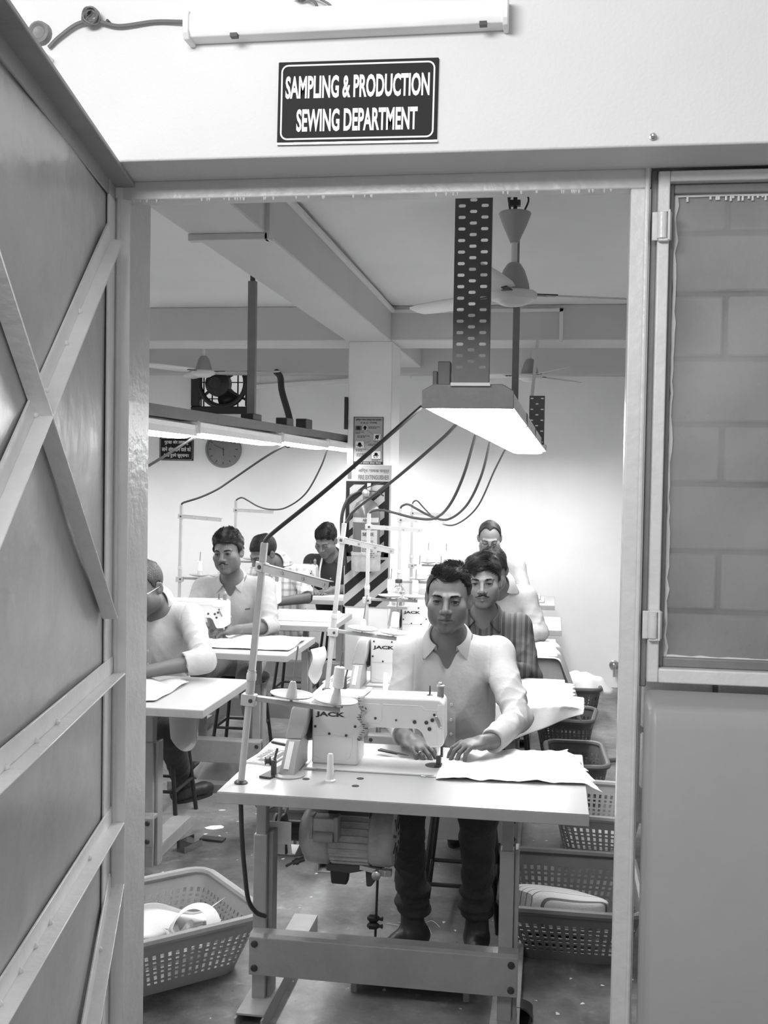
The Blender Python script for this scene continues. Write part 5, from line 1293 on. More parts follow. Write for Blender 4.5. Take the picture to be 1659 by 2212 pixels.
def hair_mesh(name, parent, T, sc, hl, infl, amp, freq, seed, m, h, strands=0, slen=0.02, lift=0.5, flow=(0, -0.3, 0.3), zmin=0.03, thin=1.0):
    """scalp hair as one volume with a hairline, then tufts that break its outline. hl: list of (azimuth from the face, height)"""
    o = V(T[0]); q = np.array(T[1]); c = o + q @ (V((0, .01, .03)) * sc)
    f = Field(c - .16 * sc, c + .16 * sc, h)
    A = [p[0] for p in hl]; Zh = [p[1] for p in hl]
    rx, ry, rz, fy, fz = infl
    r0 = np.random.RandomState(seed); ks = r0.normal(size=(5, 3)) * freq; ph = r0.uniform(0, 6.28, 5)
    def fn(X, Y, Z):
        x, y, z = f._loc(T, X, Y, Z, (0, 0, 0)); x, y, z = x / sc, y / sc, z / sc
        nz = 0
        for kk, p in zip(ks, ph): nz = nz + np.sin(kk[0] * x + kk[1] * y + kk[2] * z + p)
        nz = nz / 5
        yy, zz = y - .014 - fy, z - .036 - fz
        a = (x / rx) ** 2 + (yy / ry) ** 2 + (zz / rz) ** 2
        k0 = np.sqrt(a); k1 = np.sqrt((x / rx ** 2) ** 2 + (yy / ry ** 2) ** 2 + (zz / rz ** 2) ** 2)
        d = k0 * (k0 - 1) / np.maximum(k1, 1e-6) - amp * nz
        az = np.degrees(np.arctan2(np.abs(x), -y + 0.004))
        line = np.interp(az, A, Zh) + 0.004 * nz
        return (np.maximum(d, (line - z) * 0.8) * sc).astype(F32)
    f.apply(fn, c - .15 * sc, c + .15 * sc)
    pos, quads = f.mesh()
    if len(pos) == 0: return None
    if strands:
        tri = pos[quads]; nn = np.cross(tri[:, 2] - tri[:, 0], tri[:, 3] - tri[:, 1]); nn /= np.linalg.norm(nn, axis=1)[:, None] + 1e-9
        cen = tri.mean(1); loc = (cen - o) @ q / sc
        ok = np.where((loc[:, 2] > zmin) & ((nn @ q)[:, 2] > -0.35) & (np.linalg.norm(loc - V((0, .014, .036)), axis=1) > .07))[0]
        r = np.random.RandomState(seed + 1); ch = r.choice(ok, min(strands, len(ok)), replace=False)
        fl = q @ V(flow)
        nv, nq = [], []; base = len(pos)
        kk2 = r.normal(size=(3, 3)) * 42; pp2 = r.uniform(0, 6.28, 3)
        for i in ch:
            lift_ = lift * (0.2 + 0.8 * float(smoothstep(.045, .095, loc[i][2]))); L_k = 0.6 + 0.4 * float(smoothstep(.04, .09, loc[i][2]))
            cl = np.sin(kk2 @ loc[i] + pp2)                      # neighbours lean the same way: locks
            dirn = fl + q @ (cl * V((0.55, 0.45, 0.25))) + r.normal(size=3) * 0.16
            dirn -= nn[i] * (dirn @ nn[i]); dirn /= np.linalg.norm(dirn) + 1e-9; dirn += nn[i] * lift_ * (0.6 + 0.5 * cl[2]); dirn /= np.linalg.norm(dirn)
            L = slen * sc * L_k * r.uniform(0.6, 1.25); p0 = cen[i] - nn[i] * 0.003
            sd = np.cross(dirn, nn[i]); sd /= np.linalg.norm(sd) + 1e-9; s2 = np.cross(dirn, sd)
            bend = -nn[i] * L * 0.30 * min(1.0, 0.4 + lift_) + fl * L * 0.2
            b0 = base + len(nv); w = 0.0010 * thin
            for u, ww in ((0, w), (0.4, w), (0.75, w * 0.75), (1.0, 0.0003)):
                pt = p0 + dirn * L * u + bend * u * u
                for a_ in (0, 2.1, 4.2): nv.append(pt + (sd * math.cos(a_) + s2 * math.sin(a_)) * ww)
            for lv in (0, 3, 6):
                for j in range(3): nq.append((b0 + lv + j, b0 + lv + (j + 1) % 3, b0 + lv + 3 + (j + 1) % 3, b0 + lv + 3 + j))
        pos = np.concatenate([pos, np.array(nv, F32)]); quads = np.concatenate([quads, np.array(nq, np.int32)])
    return np_mesh(name, pos, quads, m, parent)

def tuft(name, parent, T, sc, segs, m, h=0.0018, amp=0.0012, k=0.003):
    """small dense growth of hair (moustache, beard) built from tapered strokes"""
    pts = V([p for a, b, _, _ in segs for p in (a, b)]) * sc
    w = np.array([V(T[0]) + np.array(T[1]) @ p for p in pts])
    f = Field(w.min(0) - .015, w.max(0) + .015, h)
    for a, b, ra, rb in segs: f.cap(tuple(V(a) * sc), tuple(V(b) * sc), ra * sc, rb * sc, k, T=T)
    f.noise(amp, 420, 5)
    pos, quads = f.mesh()
    return np_mesh(name, pos, quads, m, parent)

def eyes(parent, T, sc, gaze=(0, 0), iris=0.045):
    for s_ in (-1, 1):
        rings, n = 14, 20; vs, cs, fs = [], [], []
        g = V((math.sin(R(gaze[0])), -math.cos(R(gaze[0])) * math.cos(R(gaze[1])), math.sin(R(gaze[1])))); x, y, d = basis(g)
        for i in range(rings + 1):
            t = math.pi * i / rings * 0.62
            for j in range(n):
                a = 2 * math.pi * j / n; p = (V(d) * math.cos(t) + (V(x) * math.cos(a) + V(y) * math.sin(a)) * math.sin(t)) * .0122
                vs.append(V(T[0]) + np.array(T[1]) @ ((V((s_ * .032, -.0758, .0008)) + p) * sc)); td = math.degrees(t)
                cs.append(0.012 if td < 14 else iris if td < 29 else 0.03 if td < 32 else 0.24)
        for i in range(rings):
            for j in range(n): fs.append((i * n + j, i * n + (j + 1) % n, (i + 1) * n + (j + 1) % n, (i + 1) * n + j))
        np_mesh('eye', np.array(vs, F32), np.array(fs, np.int32)[:, ::-1], M['eye'], parent, np.array(cs, F32))

def glasses(parent, T, sc, m):
    mb = MB(); P = lambda x, y, z: V(T[0]) + np.array(T[1]) @ (V((x, y, z)) * sc)
    for s_ in (-1, 1):
        mb.tube([P(s_ * (.034 + .023 * math.cos(a)), -.101 + .004 * abs(math.cos(a)), -.002 + .015 * math.sin(a)) for a in [2 * math.pi * i / 20 for i in range(20)]], 0.0013, 6, closed=True)
        mb.tube([P(s_ * .057, -.096, .002), P(s_ * .076, -.06, .004), P(s_ * .082, .01, .002)], 0.0013, 6)
    mb.tube([P(-.011, -.103, .0), P(0, -.107, .003), P(.011, -.103, .0)], 0.0013, 6)
    return mb.build('glasses', m, parent, world=True)

def collar(parent, nb, up, fwd, rad, m, spread=46, leaf=0.034, open_=30):
    up = V(up) / np.linalg.norm(up); fwd = V(fwd) - up * (V(fwd) @ up); fwd /= np.linalg.norm(fwd); sd = np.cross(up, fwd)   # sd: right of the wearer's front
    def pt(a, r, z): return V(nb) + (fwd * math.cos(a) + sd * math.sin(a)) * r + up * z
    n = 36; rows = []
    for i in range(n + 1):
        a = R(open_ + (360 - 2 * open_) * i / n); fr = 0.5 + 0.5 * math.cos(a)      # 1 at the front
        pt_x = max(0.0, 1 - abs(min(math.degrees(a), 360 - math.degrees(a)) - open_) / 42.0)
        base = -0.030 * fr + 0.004; r0 = rad * (1 + 0.10 * fr)
        rows.append([pt(a, r0, base), pt(a, r0 * 0.985, base + 0.026), pt(a, r0 * 1.05, base + 0.034), pt(a, r0 * 1.16 + 0.004, base + 0.022), pt(a + (R(spread) * 0.4 * pt_x if a < math.pi else -R(spread) * 0.4 * pt_x), r0 * 1.26 + 0.012 + .014 * pt_x, base - 0.012 - leaf * 0.75 * pt_x)])
    mb = MB(); vs = [p for r_ in rows for p in r_]; fs = []
    for i in range(n):
        for j in range(4): fs.append((i * 5 + j, (i + 1) * 5 + j, (i + 1) * 5 + j + 1, i * 5 + j + 1))
    mb.add(vs, fs); o = mb.build('collar', m, parent, world=True, fix=False, angle=80); solid(o, 0.0022); sub(o, 1)
    return o

def person(loc, label, hc, hrot, sc, nb, sh, el, wr, hd, hip, shirt, skin=0.13, h=0.004, hh=0.003, sleeve='full', hair=None, face=None, seed=1, legs=None, w=1.0, vopen=0.10, collar_=True, eyes_open=True, gaze=(0, 0), hands=True, fold=0.006, fwd=(0, -1, 0), group='men at the sewing machines', belly=1.0):
    p = empty('person', loc, label, 'person', group)
    q = rotm(*hrot); T = (V(hc), q); face = face or {}
    nb = V(nb); sh = [V(a) for a in sh]; el = [V(a) for a in el]; wr = [V(a) for a in wr]; hip = V(hip)
    mid = (sh[0] + sh[1]) / 2; up = mid - hip; Ht = np.linalg.norm(up); up /= Ht
    sx = sh[1] - sh[0]; sx -= up * (sx @ up); sx /= np.linalg.norm(sx); back = np.cross(up, sx)
    TB = (hip, np.stack([sx, back, up], 1)); hw = np.linalg.norm(sh[1] - sh[0]) / 2
    allp = np.array([V(hc) + .14, V(hc) - .14, hip - .16, hip + .16] + sh + el + wr + [V(wr[i]) + V(hd[i][0]) / np.linalg.norm(hd[i][0]) * .2 for i in (0, 1)])
    lo, hi = allp.min(0) - .03, allp.max(0) + .03
    # body: one surface from crown to fingertips
    f = Field(lo, hi, h)
    head_shape(f, T, sc, ear=face.get('ear', 1.0), eyes=eyes_open, jaw=face.get('jaw', 1.0), cheek=face.get('cheek', 1.0), nose=face.get('nose', 1.0))
    nbase = V(hc) + q @ (V((0, .022, -.075)) * sc)
    f.cap(tuple(nbase), tuple(nb), .050 * sc, .056 * sc, .02)
    f.cap(tuple(nb), tuple(mid - up * .04), .055, .07, .03)
    f.ell((0, 0.0, Ht * 0.74), (hw * 0.86, .082, .20), .04, T=TB)
    for i in (0, 1): f.cap(tuple(nb - up * .02), tuple(sh[i]), .042, .045, .04)
    f.cap(tuple(hip), tuple(mid - up * .15), .09, .09, .04)
    for i in (0, 1):
        f.cap(tuple(sh[i]), tuple(el[i]), .043, .036, .02); f.cap(tuple(el[i]), tuple(wr[i]), .038, .0255, .008)
        d, n, side, cur = hd[i][:4]
        if hands: hT = hand(f, wr[i] + V(d) / np.linalg.norm(d) * .02, d, n, 0.98, cur, side=side, k=.004, spread=hd[i][4] if len(hd[i]) > 4 else 1.0)[0]
        if len(hd[i]) > 5: ringT = (hT, R(cur[0] + 1.5))
    pos, quads = f.mesh()
    pl = (pos - V(hc)) @ q / sc
    near = np.linalg.norm(pl, axis=1) < .155
    col = np.full(len(pos), skin, F32)
    col[near] = face_paint(pl[near], skin, lips=face.get('lips', .72), brow=face.get('brow', 1.0), stubble=face.get('stubble', 0.0), closed=not eyes_open)
    np_mesh('body', pos, quads, M['skin'], p, col)
    if any(len(k_) > 5 for k_ in hd):
        (o_, q_), a_ = ringT; dr = q_ @ V((0, math.cos(a_), math.sin(a_))); c_ = o_ + q_ @ V((-.0095, .0825, -.002)) + dr * .019; x_, y_, _z = basis(dr)
        mb = MB(); mb.tube([c_ + (V(x_) * math.cos(t) + V(y_) * math.sin(t)) * .0094 for t in [2 * math.pi * j / 24 for j in range(24)]], .0014, 8, closed=True); mb.build('finger_ring', M['gold'], p, world=True)
    if eyes_open: eyes(p, T, sc, gaze, face.get('iris', .014))
    if hair: hair_mesh('hair', p, T, sc, **hair)
    if h < .0038:
        for s_ in (-1, 1):
            bz = [(s_ * .0135, -.0925, .0198), (s_ * .026, -.0898, .0222), (s_ * .041, -.0810, .0226), (s_ * .0505, -.0728, .0182)]
            tuft('eyebrow', p, T, sc, [(bz[0], bz[1], .0024, .0034), (bz[1], bz[2], .0034, .0028), (bz[2], bz[3], .0028, .0012)], M['brow'], h=.0013, amp=.0011, k=.002)
            if eyes_open: tuft('eyelash', p, T, sc, [((s_ * .0185, -.0878, .0012), (s_ * .026, -.0912, .0050), .0008, .0012), ((s_ * .026, -.0912, .0050), (s_ * .037, -.0905, .0054), .0012, .0013), ((s_ * .037, -.0905, .0054), (s_ * .0475, -.0840, .0018), .0013, .0009)], M['brow'], h=.0008, amp=.0002, k=.001)
    if face.get('moustache'):
        a = face['moustache']
        tuft('moustache', p, T, sc, [((0, -.0965, -.0495), (s_ * .014, -.0945, -.0515), .0042 * a, .0042 * a) for s_ in (-1, 1)] + [((s_ * .014, -.0945, -.0515), (s_ * .030, -.0835, -.0595), .0042 * a, .002 * a) for s_ in (-1, 1)], M['hair'])
    if face.get('beard'):
        tuft('beard', p, T, sc, [((s_ * .062, -.02, -.05), (s_ * .05, -.045, -.08), .012, .014) for s_ in (-1, 1)] + [((s_ * .05, -.045, -.08), (s_ * .012, -.075, -.105), .014, .014) for s_ in (-1, 1)] + [((0, -.078, -.102), (0, -.07, -.125), .014, .012)], M['hair'], h=.003, amp=.003, k=.01)
    if face.get('glasses'): glasses(p, T, sc, M[face['glasses']])
    # shirt
    g = Field(lo - .04, hi + .04, hh + 0.001)
    g.ell((0, 0.004, Ht * 0.70), (hw * 0.93 + .012, .112 * w, .205), .05, T=TB)
    g.ell((0, -0.006, Ht * 0.36), (.150 * w, .112 * w * belly, .20), .06, T=TB)
    g.ell((0, 0.0, Ht * 0.06), (.162 * w, .122 * w, .14), .06, T=TB)
    for i in (0, 1):
        g.cap(tuple(nb - up * 0.026), tuple(sh[i] + up * 0.004), .046, .056 * w, .04)
        g.cap(tuple(sh[i]), tuple(el[i]), .060 * w, .054 * w, .035, wr=(fold * 0.8, 75, seed + i, 1))
        if sleeve == 'full': e2 = wr[i] - (wr[i] - el[i]) * 0.02
        elif sleeve == 'rolled': e2 = el[i] + (wr[i] - el[i]) * 0.22
        else: e2 = None
        if sleeve == 'short':
            pass
        elif e2 is not None:
            g.cap(tuple(el[i]), tuple(e2), .052 * w, .040 * w if sleeve == 'full' else .050 * w, .022, wr=(fold, 82, seed + 5 + i, -1))
            if sleeve == 'full': g.cap(tuple(e2 - (e2 - el[i]) / np.linalg.norm(e2 - el[i]) * .055), tuple(e2), .0375 * w, .0385 * w, .004)
            else:
                dd = (e2 - el[i]) / np.linalg.norm(e2 - el[i]); g.cap(tuple(e2 - dd * .03), tuple(e2 + dd * .012), .055 * w, .054 * w, .006)
        if sleeve == 'short':     # cut the sleeve above the elbow
            dd = (el[i] - sh[i]) / np.linalg.norm(el[i] - sh[i]); cutp = sh[i] + (el[i] - sh[i]) * 0.86
            g.cap(tuple(cutp + dd * .10), tuple(cutp + dd * .25), .10, .10, .0, 's')
        elif e2 is not None:
            dd = (e2 - el[i]) / np.linalg.norm(e2 - el[i]); g.cap(tuple(e2 + dd * .062), tuple(e2 + dd * .2), .062, .062, .0, 's')
    # long folds down the front and from the armpits
    r = np.random.RandomState(seed); ks = r.uniform(16, 34, 4); ph = r.uniform(0, 6, 4)
    def folds(X, Y, Z):
        x, y, z = g._loc(TB, X, Y, Z, (0, 0, 0)); v = 0
        for k_, p_ in zip(ks, ph): v = v + (2 * np.abs(np.sin(0.5 * (k_ * x * 1.6 + p_ + 2.2 * np.sin(6 * z + p_) + k_ * 0.55 * z * (1 if p_ > 3 else -1)))) ** 0.7 - 1)
        gr = 0.0028 * np.exp(-((np.abs(x) - hw + .022) / .0028) ** 2) * (z > Ht * .55)
        return (v * F32(fold * 0.55) * np.clip((Ht * 0.98 - z) / 0.3, 0, 1) + gr).astype(F32)
    g.apply(folds, lo - .04, hi + .04, 0, 'a')
    g.noise(fold * 0.35, 22, seed)
    f3 = V(fwd) - up * (V(fwd) @ up); f3 /= np.linalg.norm(f3)
    nd = nbase - nb; nd /= np.linalg.norm(nd)
    g.cap(tuple(nb + f3 * .012 + nd * .005), tuple(nb + f3 * .012 + nd * .16), .062 * sc, .075 * sc, .012, 's')
    if vopen > 0:
        a0 = nb + f3 * .062 + nd * .012; a1 = nb + f3 * .10 - up * vopen
        g.cap(tuple(a0), tuple(a1), .046, .010, .006, 's')
    pos, quads = g.mesh()
    so = np_mesh('shirt', pos, quads, shirt, p)
    if collar_: collar(so, nb + nd * .012 + f3 * .012, nd, f3, .064 * sc, shirt)
    tree = None
    if vopen > 0:
        tree = BVHTree.FromPolygons([tuple(v) for v in pos], [tuple(int(i) for i in qd) for qd in quads])
        path = []
        for t in np.linspace(Ht - .02 - vopen, 0.02, 16):
            o_ = hip + up * t + f3 * .5 + sx * 0.006
            hit = tree.ray_cast(Vector(o_), Vector(-f3), 0.6)[0]
            if hit is not None: path.append(V(hit))
        if len(path) > 3:
            mb = MB(); vs, fs = [], []
            for i, c in enumerate(path): vs += [c - sx * .016 + f3 * .0005, c - sx * .016 + f3 * .003, c + sx * .016 + f3 * .003, c + sx * .016 + f3 * .0005]
            for i in range(len(path) - 1):
                for j in range(3): fs.append((i * 4 + j, i * 4 + j + 1, i * 4 + 5 + j, i * 4 + 4 + j))
            mb.add(vs, fs); mb.build('placket', shirt, so, world=True)
            for i in range(1, len(path), 3):
                mb = MB(); mb.lathe(path[i] + f3 * .003, [(.0055, 0), (.0058, .0015), (.0045, .0024), (0, .0016)], tuple(f3), 12); mb.build('button', M['button'], so, world=True)
    if legs:
        tf = Field(np.minimum(hip, np.min([V(a) for k_ in legs['pts'] for a in k_], 0)) - .16, np.maximum(hip, np.max([V(a) for k_ in legs['pts'] for a in k_], 0)) + .16, legs.get('h', .006))
        fl = legs.get('fold', .005)
        tf.ell((0, 0.01, -.02), (.165, .13, .13), .03, T=TB)
        for i, (kn, an, toe) in enumerate(legs['pts']):
            hj = hip + sx * (.085 if i else -.085) - up * .03
            tf.cap(tuple(hj), kn, .088, .066, .04, wr=(fl, 60, 1 + i, 1)); tf.cap(kn, an, .064, .051, .02, wr=(fl * 1.5, 70, 4 + i, 1))
            if legs.get('bunch'):
                for z_, a_ in ((.15, .003), (.18, .006), (.235, .004)):
                    t_ = (kn[2] - z_) / max(kn[2] - an[2], 1e-3); c_ = V(kn) + (V(an) - V(kn)) * t_ + V((.006 * math.sin(z_ * 90 + i), 0, 0))
                    tf.ell(tuple(c_ + V((0.004 * (-1) ** i, -.008, 0))), (.056 + a_, .060 + a_, .024), .016)
        tf.noise(fl * 0.5, 30, seed + 2)
        pos, quads = tf.mesh(); np_mesh('trousers', pos, quads, legs['mat'], p)
        for kn, an, toe in legs['pts']:
            a, t_ = V(an), V(toe); dv = t_ - a; dv[2] = 0; L = np.linalg.norm(dv); dv /= L
            F2 = Field(np.minimum(a, t_) - .14, np.maximum(a, t_) + .12, .004)
            z0 = 0.045
            heel = np.array([a[0], a[1], z0]) - dv * .035; ball = np.array([a[0], a[1], z0 - .008]) + dv * (L - .055)
            F2.cap(tuple(heel), tuple(ball), .038, .036, .01); F2.cap(tuple(ball), tuple(ball + dv * .035), .036, .027, .02); F2.cap((a[0], a[1], .13), tuple(heel + dv * .03 + V((0, 0, .02))), .040, .044, .03)
            F2.apply(lambda X, Y, Z: (Z - F32(.012) + 0 * X + 0 * Y).astype(F32), [ax_[0] for ax_ in F2.ax], [ax_[-1] for ax_ in F2.ax], 0, 's')
            pos, quads = F2.mesh(); so_ = np_mesh('shoe', pos, quads, M['shoe'], p)
            mb = MB(); nrm = np.array([-dv[1], dv[0], 0]); out = []
            for j in range(24):
                t = 2 * math.pi * j / 24; cx_ = (L + .04) / 2 - .035; out.append(np.array([a[0], a[1], 0]) + dv * ((L / 2 - .028) + ((L + .062) / 2) * math.cos(t)) + nrm * (.040 * math.sin(t)))
            mb.add([tuple(o) for o in out] + [tuple(o + V((0, 0, .016))) for o in out], [tuple(range(24)), tuple(range(47, 23, -1))] + [(j, (j + 1) % 24, 24 + (j + 1) % 24, 24 + j) for j in range(24)])
            mb.build('sole', M['black'], so_, world=True)
    return p, T, tree, (hip, sx, up, f3, Ht)
# ---------------------------------------------------------------- the men
HL_short = [(0, .069), (16, .072), (32, .083), (48, .074), (62, .054), (70, .020), (80, -.020), (88, -.022), (93, .022), (106, .024), (118, -.030), (150, -.058), (180, -.060)]
HL_full = [(0, .066), (30, .064), (50, .052), (64, .040), (72, .010), (80, -.026), (88, -.028), (93, .018), (106, .020), (118, -.035), (150, -.066), (180, -.068)]
HL_bald = [(0, .118), (30, .114), (45, .100), (58, .070), (68, .030), (80, -.018), (88, -.02), (93, .022), (106, .024), (118, -.03), (150, -.055), (180, -.058)]
fing = (30, 35, 22)
# R1 the man at the nearest machine
person((-0.35, 3.95, 0), 'young man in a pale long-sleeved shirt sewing at the nearest machine, facing the door', (-0.349, 3.815, 1.226), (0, 3, 1), 0.98, (-0.352, 3.885, 1.075),
    [(-0.490, 3.90, 1.010), (-0.180, 3.90, 1.018)], [(-0.522, 3.80, 0.80), (-0.095, 3.72, 0.835)], [(-0.455, 3.475, 0.815), (-0.168, 3.46, 0.815)],
    [((0.62, -0.75, -0.20), (0.25, -0.1, -1), 1, (22, 26, 16), 0.5, True), ((-0.80, -0.60, -0.05), (0, 0.1, -1), -1, (30, 34, 20), 0.7)],
    (-0.34, 3.98, 0.60), M['shirt_a'], skin=0.125, h=0.0027, hh=0.0036, seed=3, vopen=0.105, fold=0.007,
    hair=dict(hl=HL_short, infl=(.0805, .098, .088, .002, .003), amp=.006, freq=80, seed=4, m=M['hair'], h=.003, strands=6500, slen=.028, lift=0.95, flow=(0.25, -0.3, 0.5), zmin=.040),
    face=dict(ear=1.12, jaw=0.93, cheek=0.98, nose=1.0, stubble=.22, lips=.80, iris=.012),
    legs=dict(mat=M['jeans'], pts=[((-0.455, 3.57, 0.54), (-0.448, 3.73, 0.155), (-0.525, 3.655, 0.03)), ((-0.215, 3.57, 0.54), (-0.222, 3.74, 0.155), (-0.205, 3.62, 0.03))], bunch=True, fold=.006))
# R2 dark striped shirt
person((-0.29, 5.2, 0), 'smiling moustached man in a dark striped shirt behind the front man', (-0.298, 5.0, 1.178), (0, 3, -2), 1.0, (-0.30, 5.09, 1.02),
    [(-0.46, 5.12, 0.955), (-0.135, 5.12, 0.955)], [(-0.49, 5.06, 0.76), (-0.075, 5.02, 0.745)], [(-0.42, 4.84, 0.815), (-0.16, 4.84, 0.815)],
    [((0.4, -0.9, -0.1), (0, 0, -1), 1, fing), ((-0.5, -0.85, -0.1), (0, 0, -1), -1, fing)],
    (-0.29, 5.22, 0.58), M['shirt_stripe'], skin=0.135, h=0.0034, hh=0.0045, seed=8, vopen=0.08, sleeve='full', fold=0.009,
    hair=dict(hl=HL_full, infl=(.083, .103, .094, .0, .008), amp=.008, freq=60, seed=9, m=M['hair'], h=.0036, strands=5000, slen=.040, lift=0.12, flow=(-0.5, -0.6, -0.1), zmin=.04),
    face=dict(moustache=1.0, stubble=.3, lips=.8), legs=dict(mat=M['trouser_dark'], h=.009, pts=[((-0.38, 4.85, 0.52), (-0.38, 4.95, .09), (-0.40, 4.80, .03)), ((-0.18, 4.85, .52), (-0.18, 4.95, .09), (-0.16, 4.80, .03))]))
# R3 hidden behind, only hair and shoulder
person((-0.28, 6.2, 0), 'man in a light shirt bent over his work behind the striped-shirt man', (-0.305, 5.93, 1.150), (0, 28, 0), 1.0, (-0.275, 6.07, 1.06),
    [(-0.42, 6.12, 0.99), (-0.125, 6.12, 0.99)], [(-0.44, 6.08, 0.80), (-0.05, 6.06, 0.80)], [(-0.38, 5.88, 0.80), (-0.16, 5.88, 0.80)],
    [((0.4, -0.9, -0.1), (0, 0, -1), 1, fing), ((-0.5, -0.85, -0.1), (0, 0, -1), -1, fing)],
    (-0.25, 6.26, 0.58), M['shirt_b'], skin=0.135, h=0.005, hh=0.005, seed=12, vopen=0.06, eyes_open=False,
    hair=dict(hl=HL_full, infl=(.081, .101, .090, .0, .006), amp=.007, freq=60, seed=13, m=M['hair'], h=.0045, strands=2200, slen=.03, lift=0.2, flow=(0.2, -0.35, 0.1), zmin=.05), face=dict())
# R4 balding, glasses and beard
person((-0.39, 7.72, 0), 'balding bearded man with glasses looking down at the far right', (-0.41, 7.52, 1.240), (4, 22, 0), 1.0, (-0.395, 7.63, 1.125),
    [(-0.57, 7.66, 1.035), (-0.225, 7.66, 1.035)], [(-0.60, 7.60, 0.85), (-0.165, 7.56, 0.865)], [(-0.52, 7.38, 0.82), (-0.28, 7.36, 0.82)],
    [((0.5, -0.8, -0.1), (0, 0, -1), 1, fing), ((-0.6, -0.8, -0.1), (0, 0, -1), -1, fing)],
    (-0.38, 7.76, 0.60), M['shirt_b'], skin=0.19, h=0.0042, hh=0.005, seed=15, vopen=0.05, eyes_open=False,
    hair=dict(hl=[(0, .088), (22, .098), (42, .092), (60, .060), (68, .030), (80, -.018), (88, -.02), (93, .022), (106, .024), (118, -.03), (150, -.055), (180, -.058)], infl=(.0785, .098, .085, .0, .002), amp=.003, freq=90, seed=16, m=M['hair'], h=.004),
    face=dict(glasses='dark_metal', beard=True))
# L1 at the front left table, cut by the pier
person((-1.80, 4.78, 0), 'man with spectacles in a pale shirt, half hidden by the door pier', (-1.775, 4.60, 1.140), (-22, 22, -4), 1.0, (-1.762, 4.71, 1.062),
    [(-1.95, 4.74, 0.985), (-1.60, 4.72, 1.000)], [(-2.02, 4.60, 0.82), (-1.465, 4.50, 0.845)], [(-1.95, 4.34, 0.81), (-1.71, 4.36, 0.805)],
    [((0.5, -0.8, -0.1), (0, 0, -1), 1, fing), ((-0.95, -0.3, -0.05), (0, 0, -1), -1, fing)],
    (-1.80, 4.86, 0.58), M['shirt_a'], skin=0.12, h=0.0036, hh=0.0045, seed=18, vopen=0.07, sleeve='rolled', eyes_open=False, fold=0.009,
    hair=dict(hl=[(0, .085), (30, .085), (48, .074), (62, .058), (70, .030), (80, -.020), (88, -.022), (93, .022), (106, .024), (118, -.03), (150, -.06), (180, -.064)], infl=(.0785, .098, .086, .0, .002), amp=.003, freq=80, seed=19, m=M['hair_thin'], h=.0036, strands=2500, slen=.022, lift=.04, flow=(0, .6, -.2), zmin=.02),
    face=dict(glasses='steel', stubble=.2), legs=dict(mat=M['trouser_dark'], h=.008, pts=[((-1.92, 4.5, .52), (-1.95, 4.55, .09), (-1.95, 4.38, .03)), ((-1.66, 4.62, .50), (-1.80, 5.22, .10), (-1.70, 5.38, .03))]))
# L2 moustached man, pale shirt
r_ = person((-1.80, 6.15, 0), 'moustached man with thick wavy hair in a pale shirt looking at the camera', (-1.803, 5.955, 1.208), (-4, 4, -4), 1.0, (-1.80, 6.05, 1.045),
    [(-1.985, 6.08, 0.985), (-1.615, 6.06, 1.005)], [(-2.02, 5.92, 0.80), (-1.535, 5.93, 0.80)], [(-1.82, 5.66, 0.80), (-1.665, 5.66, 0.815)],
    [((0.75, -0.6, -0.15), (0, 0, -1), 1, fing), ((-0.80, -0.60, -0.12), (0, 0, -1), -1, fing)],
    (-1.80, 6.18, 0.60), M['shirt_b'], skin=0.11, h=0.0033, hh=0.0045, seed=22, vopen=0.09, sleeve='rolled', fold=0.007,
    hair=dict(hl=HL_full, infl=(.086, .105, .098, .0, .008), amp=.012, freq=85, seed=23, m=M['hair'], h=.0036, strands=5000, slen=.026, lift=0.35, flow=(0.2, 0.1, 0.1), zmin=.03),
    face=dict(moustache=.9, stubble=.15, jaw=.98), legs=dict(mat=M['trouser_grey'], h=.008, pts=[((-1.92, 5.75, .52), (-1.92, 5.85, .09), (-1.92, 5.7, .03)), ((-1.62, 5.75, .54), (-1.56, 5.80, .09), (-1.55, 5.65, .03))]))
# pen in his pocket
hit = r_[2].ray_cast(Vector((-1.70, 5.4, 0.885)), Vector((0, 1, 0)), 1.2)[0]
if hit is not None:
    bb = MB(); bb.bar(hit + Vector((-0.018, -0.003, -0.002)), hit + Vector((0.018, -0.003, 0.004)), 0.004, 0.004); tag(bb.build('pen', M['print_dark']), 'dark pen clipped in the moustached man\'s shirt pocket', 'pen')
# L3 checked shirt, head bent
person((-1.86, 7.35, 0), 'man in a white checked short-sleeved shirt bending over his machine', (-1.925, 7.19, 1.118), (-38, 30, 4), 1.0, (-1.86, 7.31, 1.045),
    [(-2.02, 7.36, 0.955), (-1.70, 7.32, 0.965)], [(-2.05, 7.16, 0.80), (-1.615, 7.18, 0.825)], [(-1.98, 6.95, 0.80), (-1.83, 7.02, 0.80)],
    [((0.5, -0.8, -0.1), (0, 0, -1), 1, fing), ((-0.9, -0.3, -0.1), (0, 0, -1), -1, fing)],
    (-1.80, 7.42, 0.60), M['shirt_check'], skin=0.11, h=0.0042, hh=0.005, seed=26, vopen=0.0, sleeve='short', eyes_open=False,
    hair=dict(hl=HL_full, infl=(.081, .101, .090, .0, .006), amp=.006, freq=60, seed=27, m=M['hair'], h=.0042, strands=2200, slen=.024, lift=0.15, flow=(0.1, -0.3, 0.1), zmin=.04), face=dict())
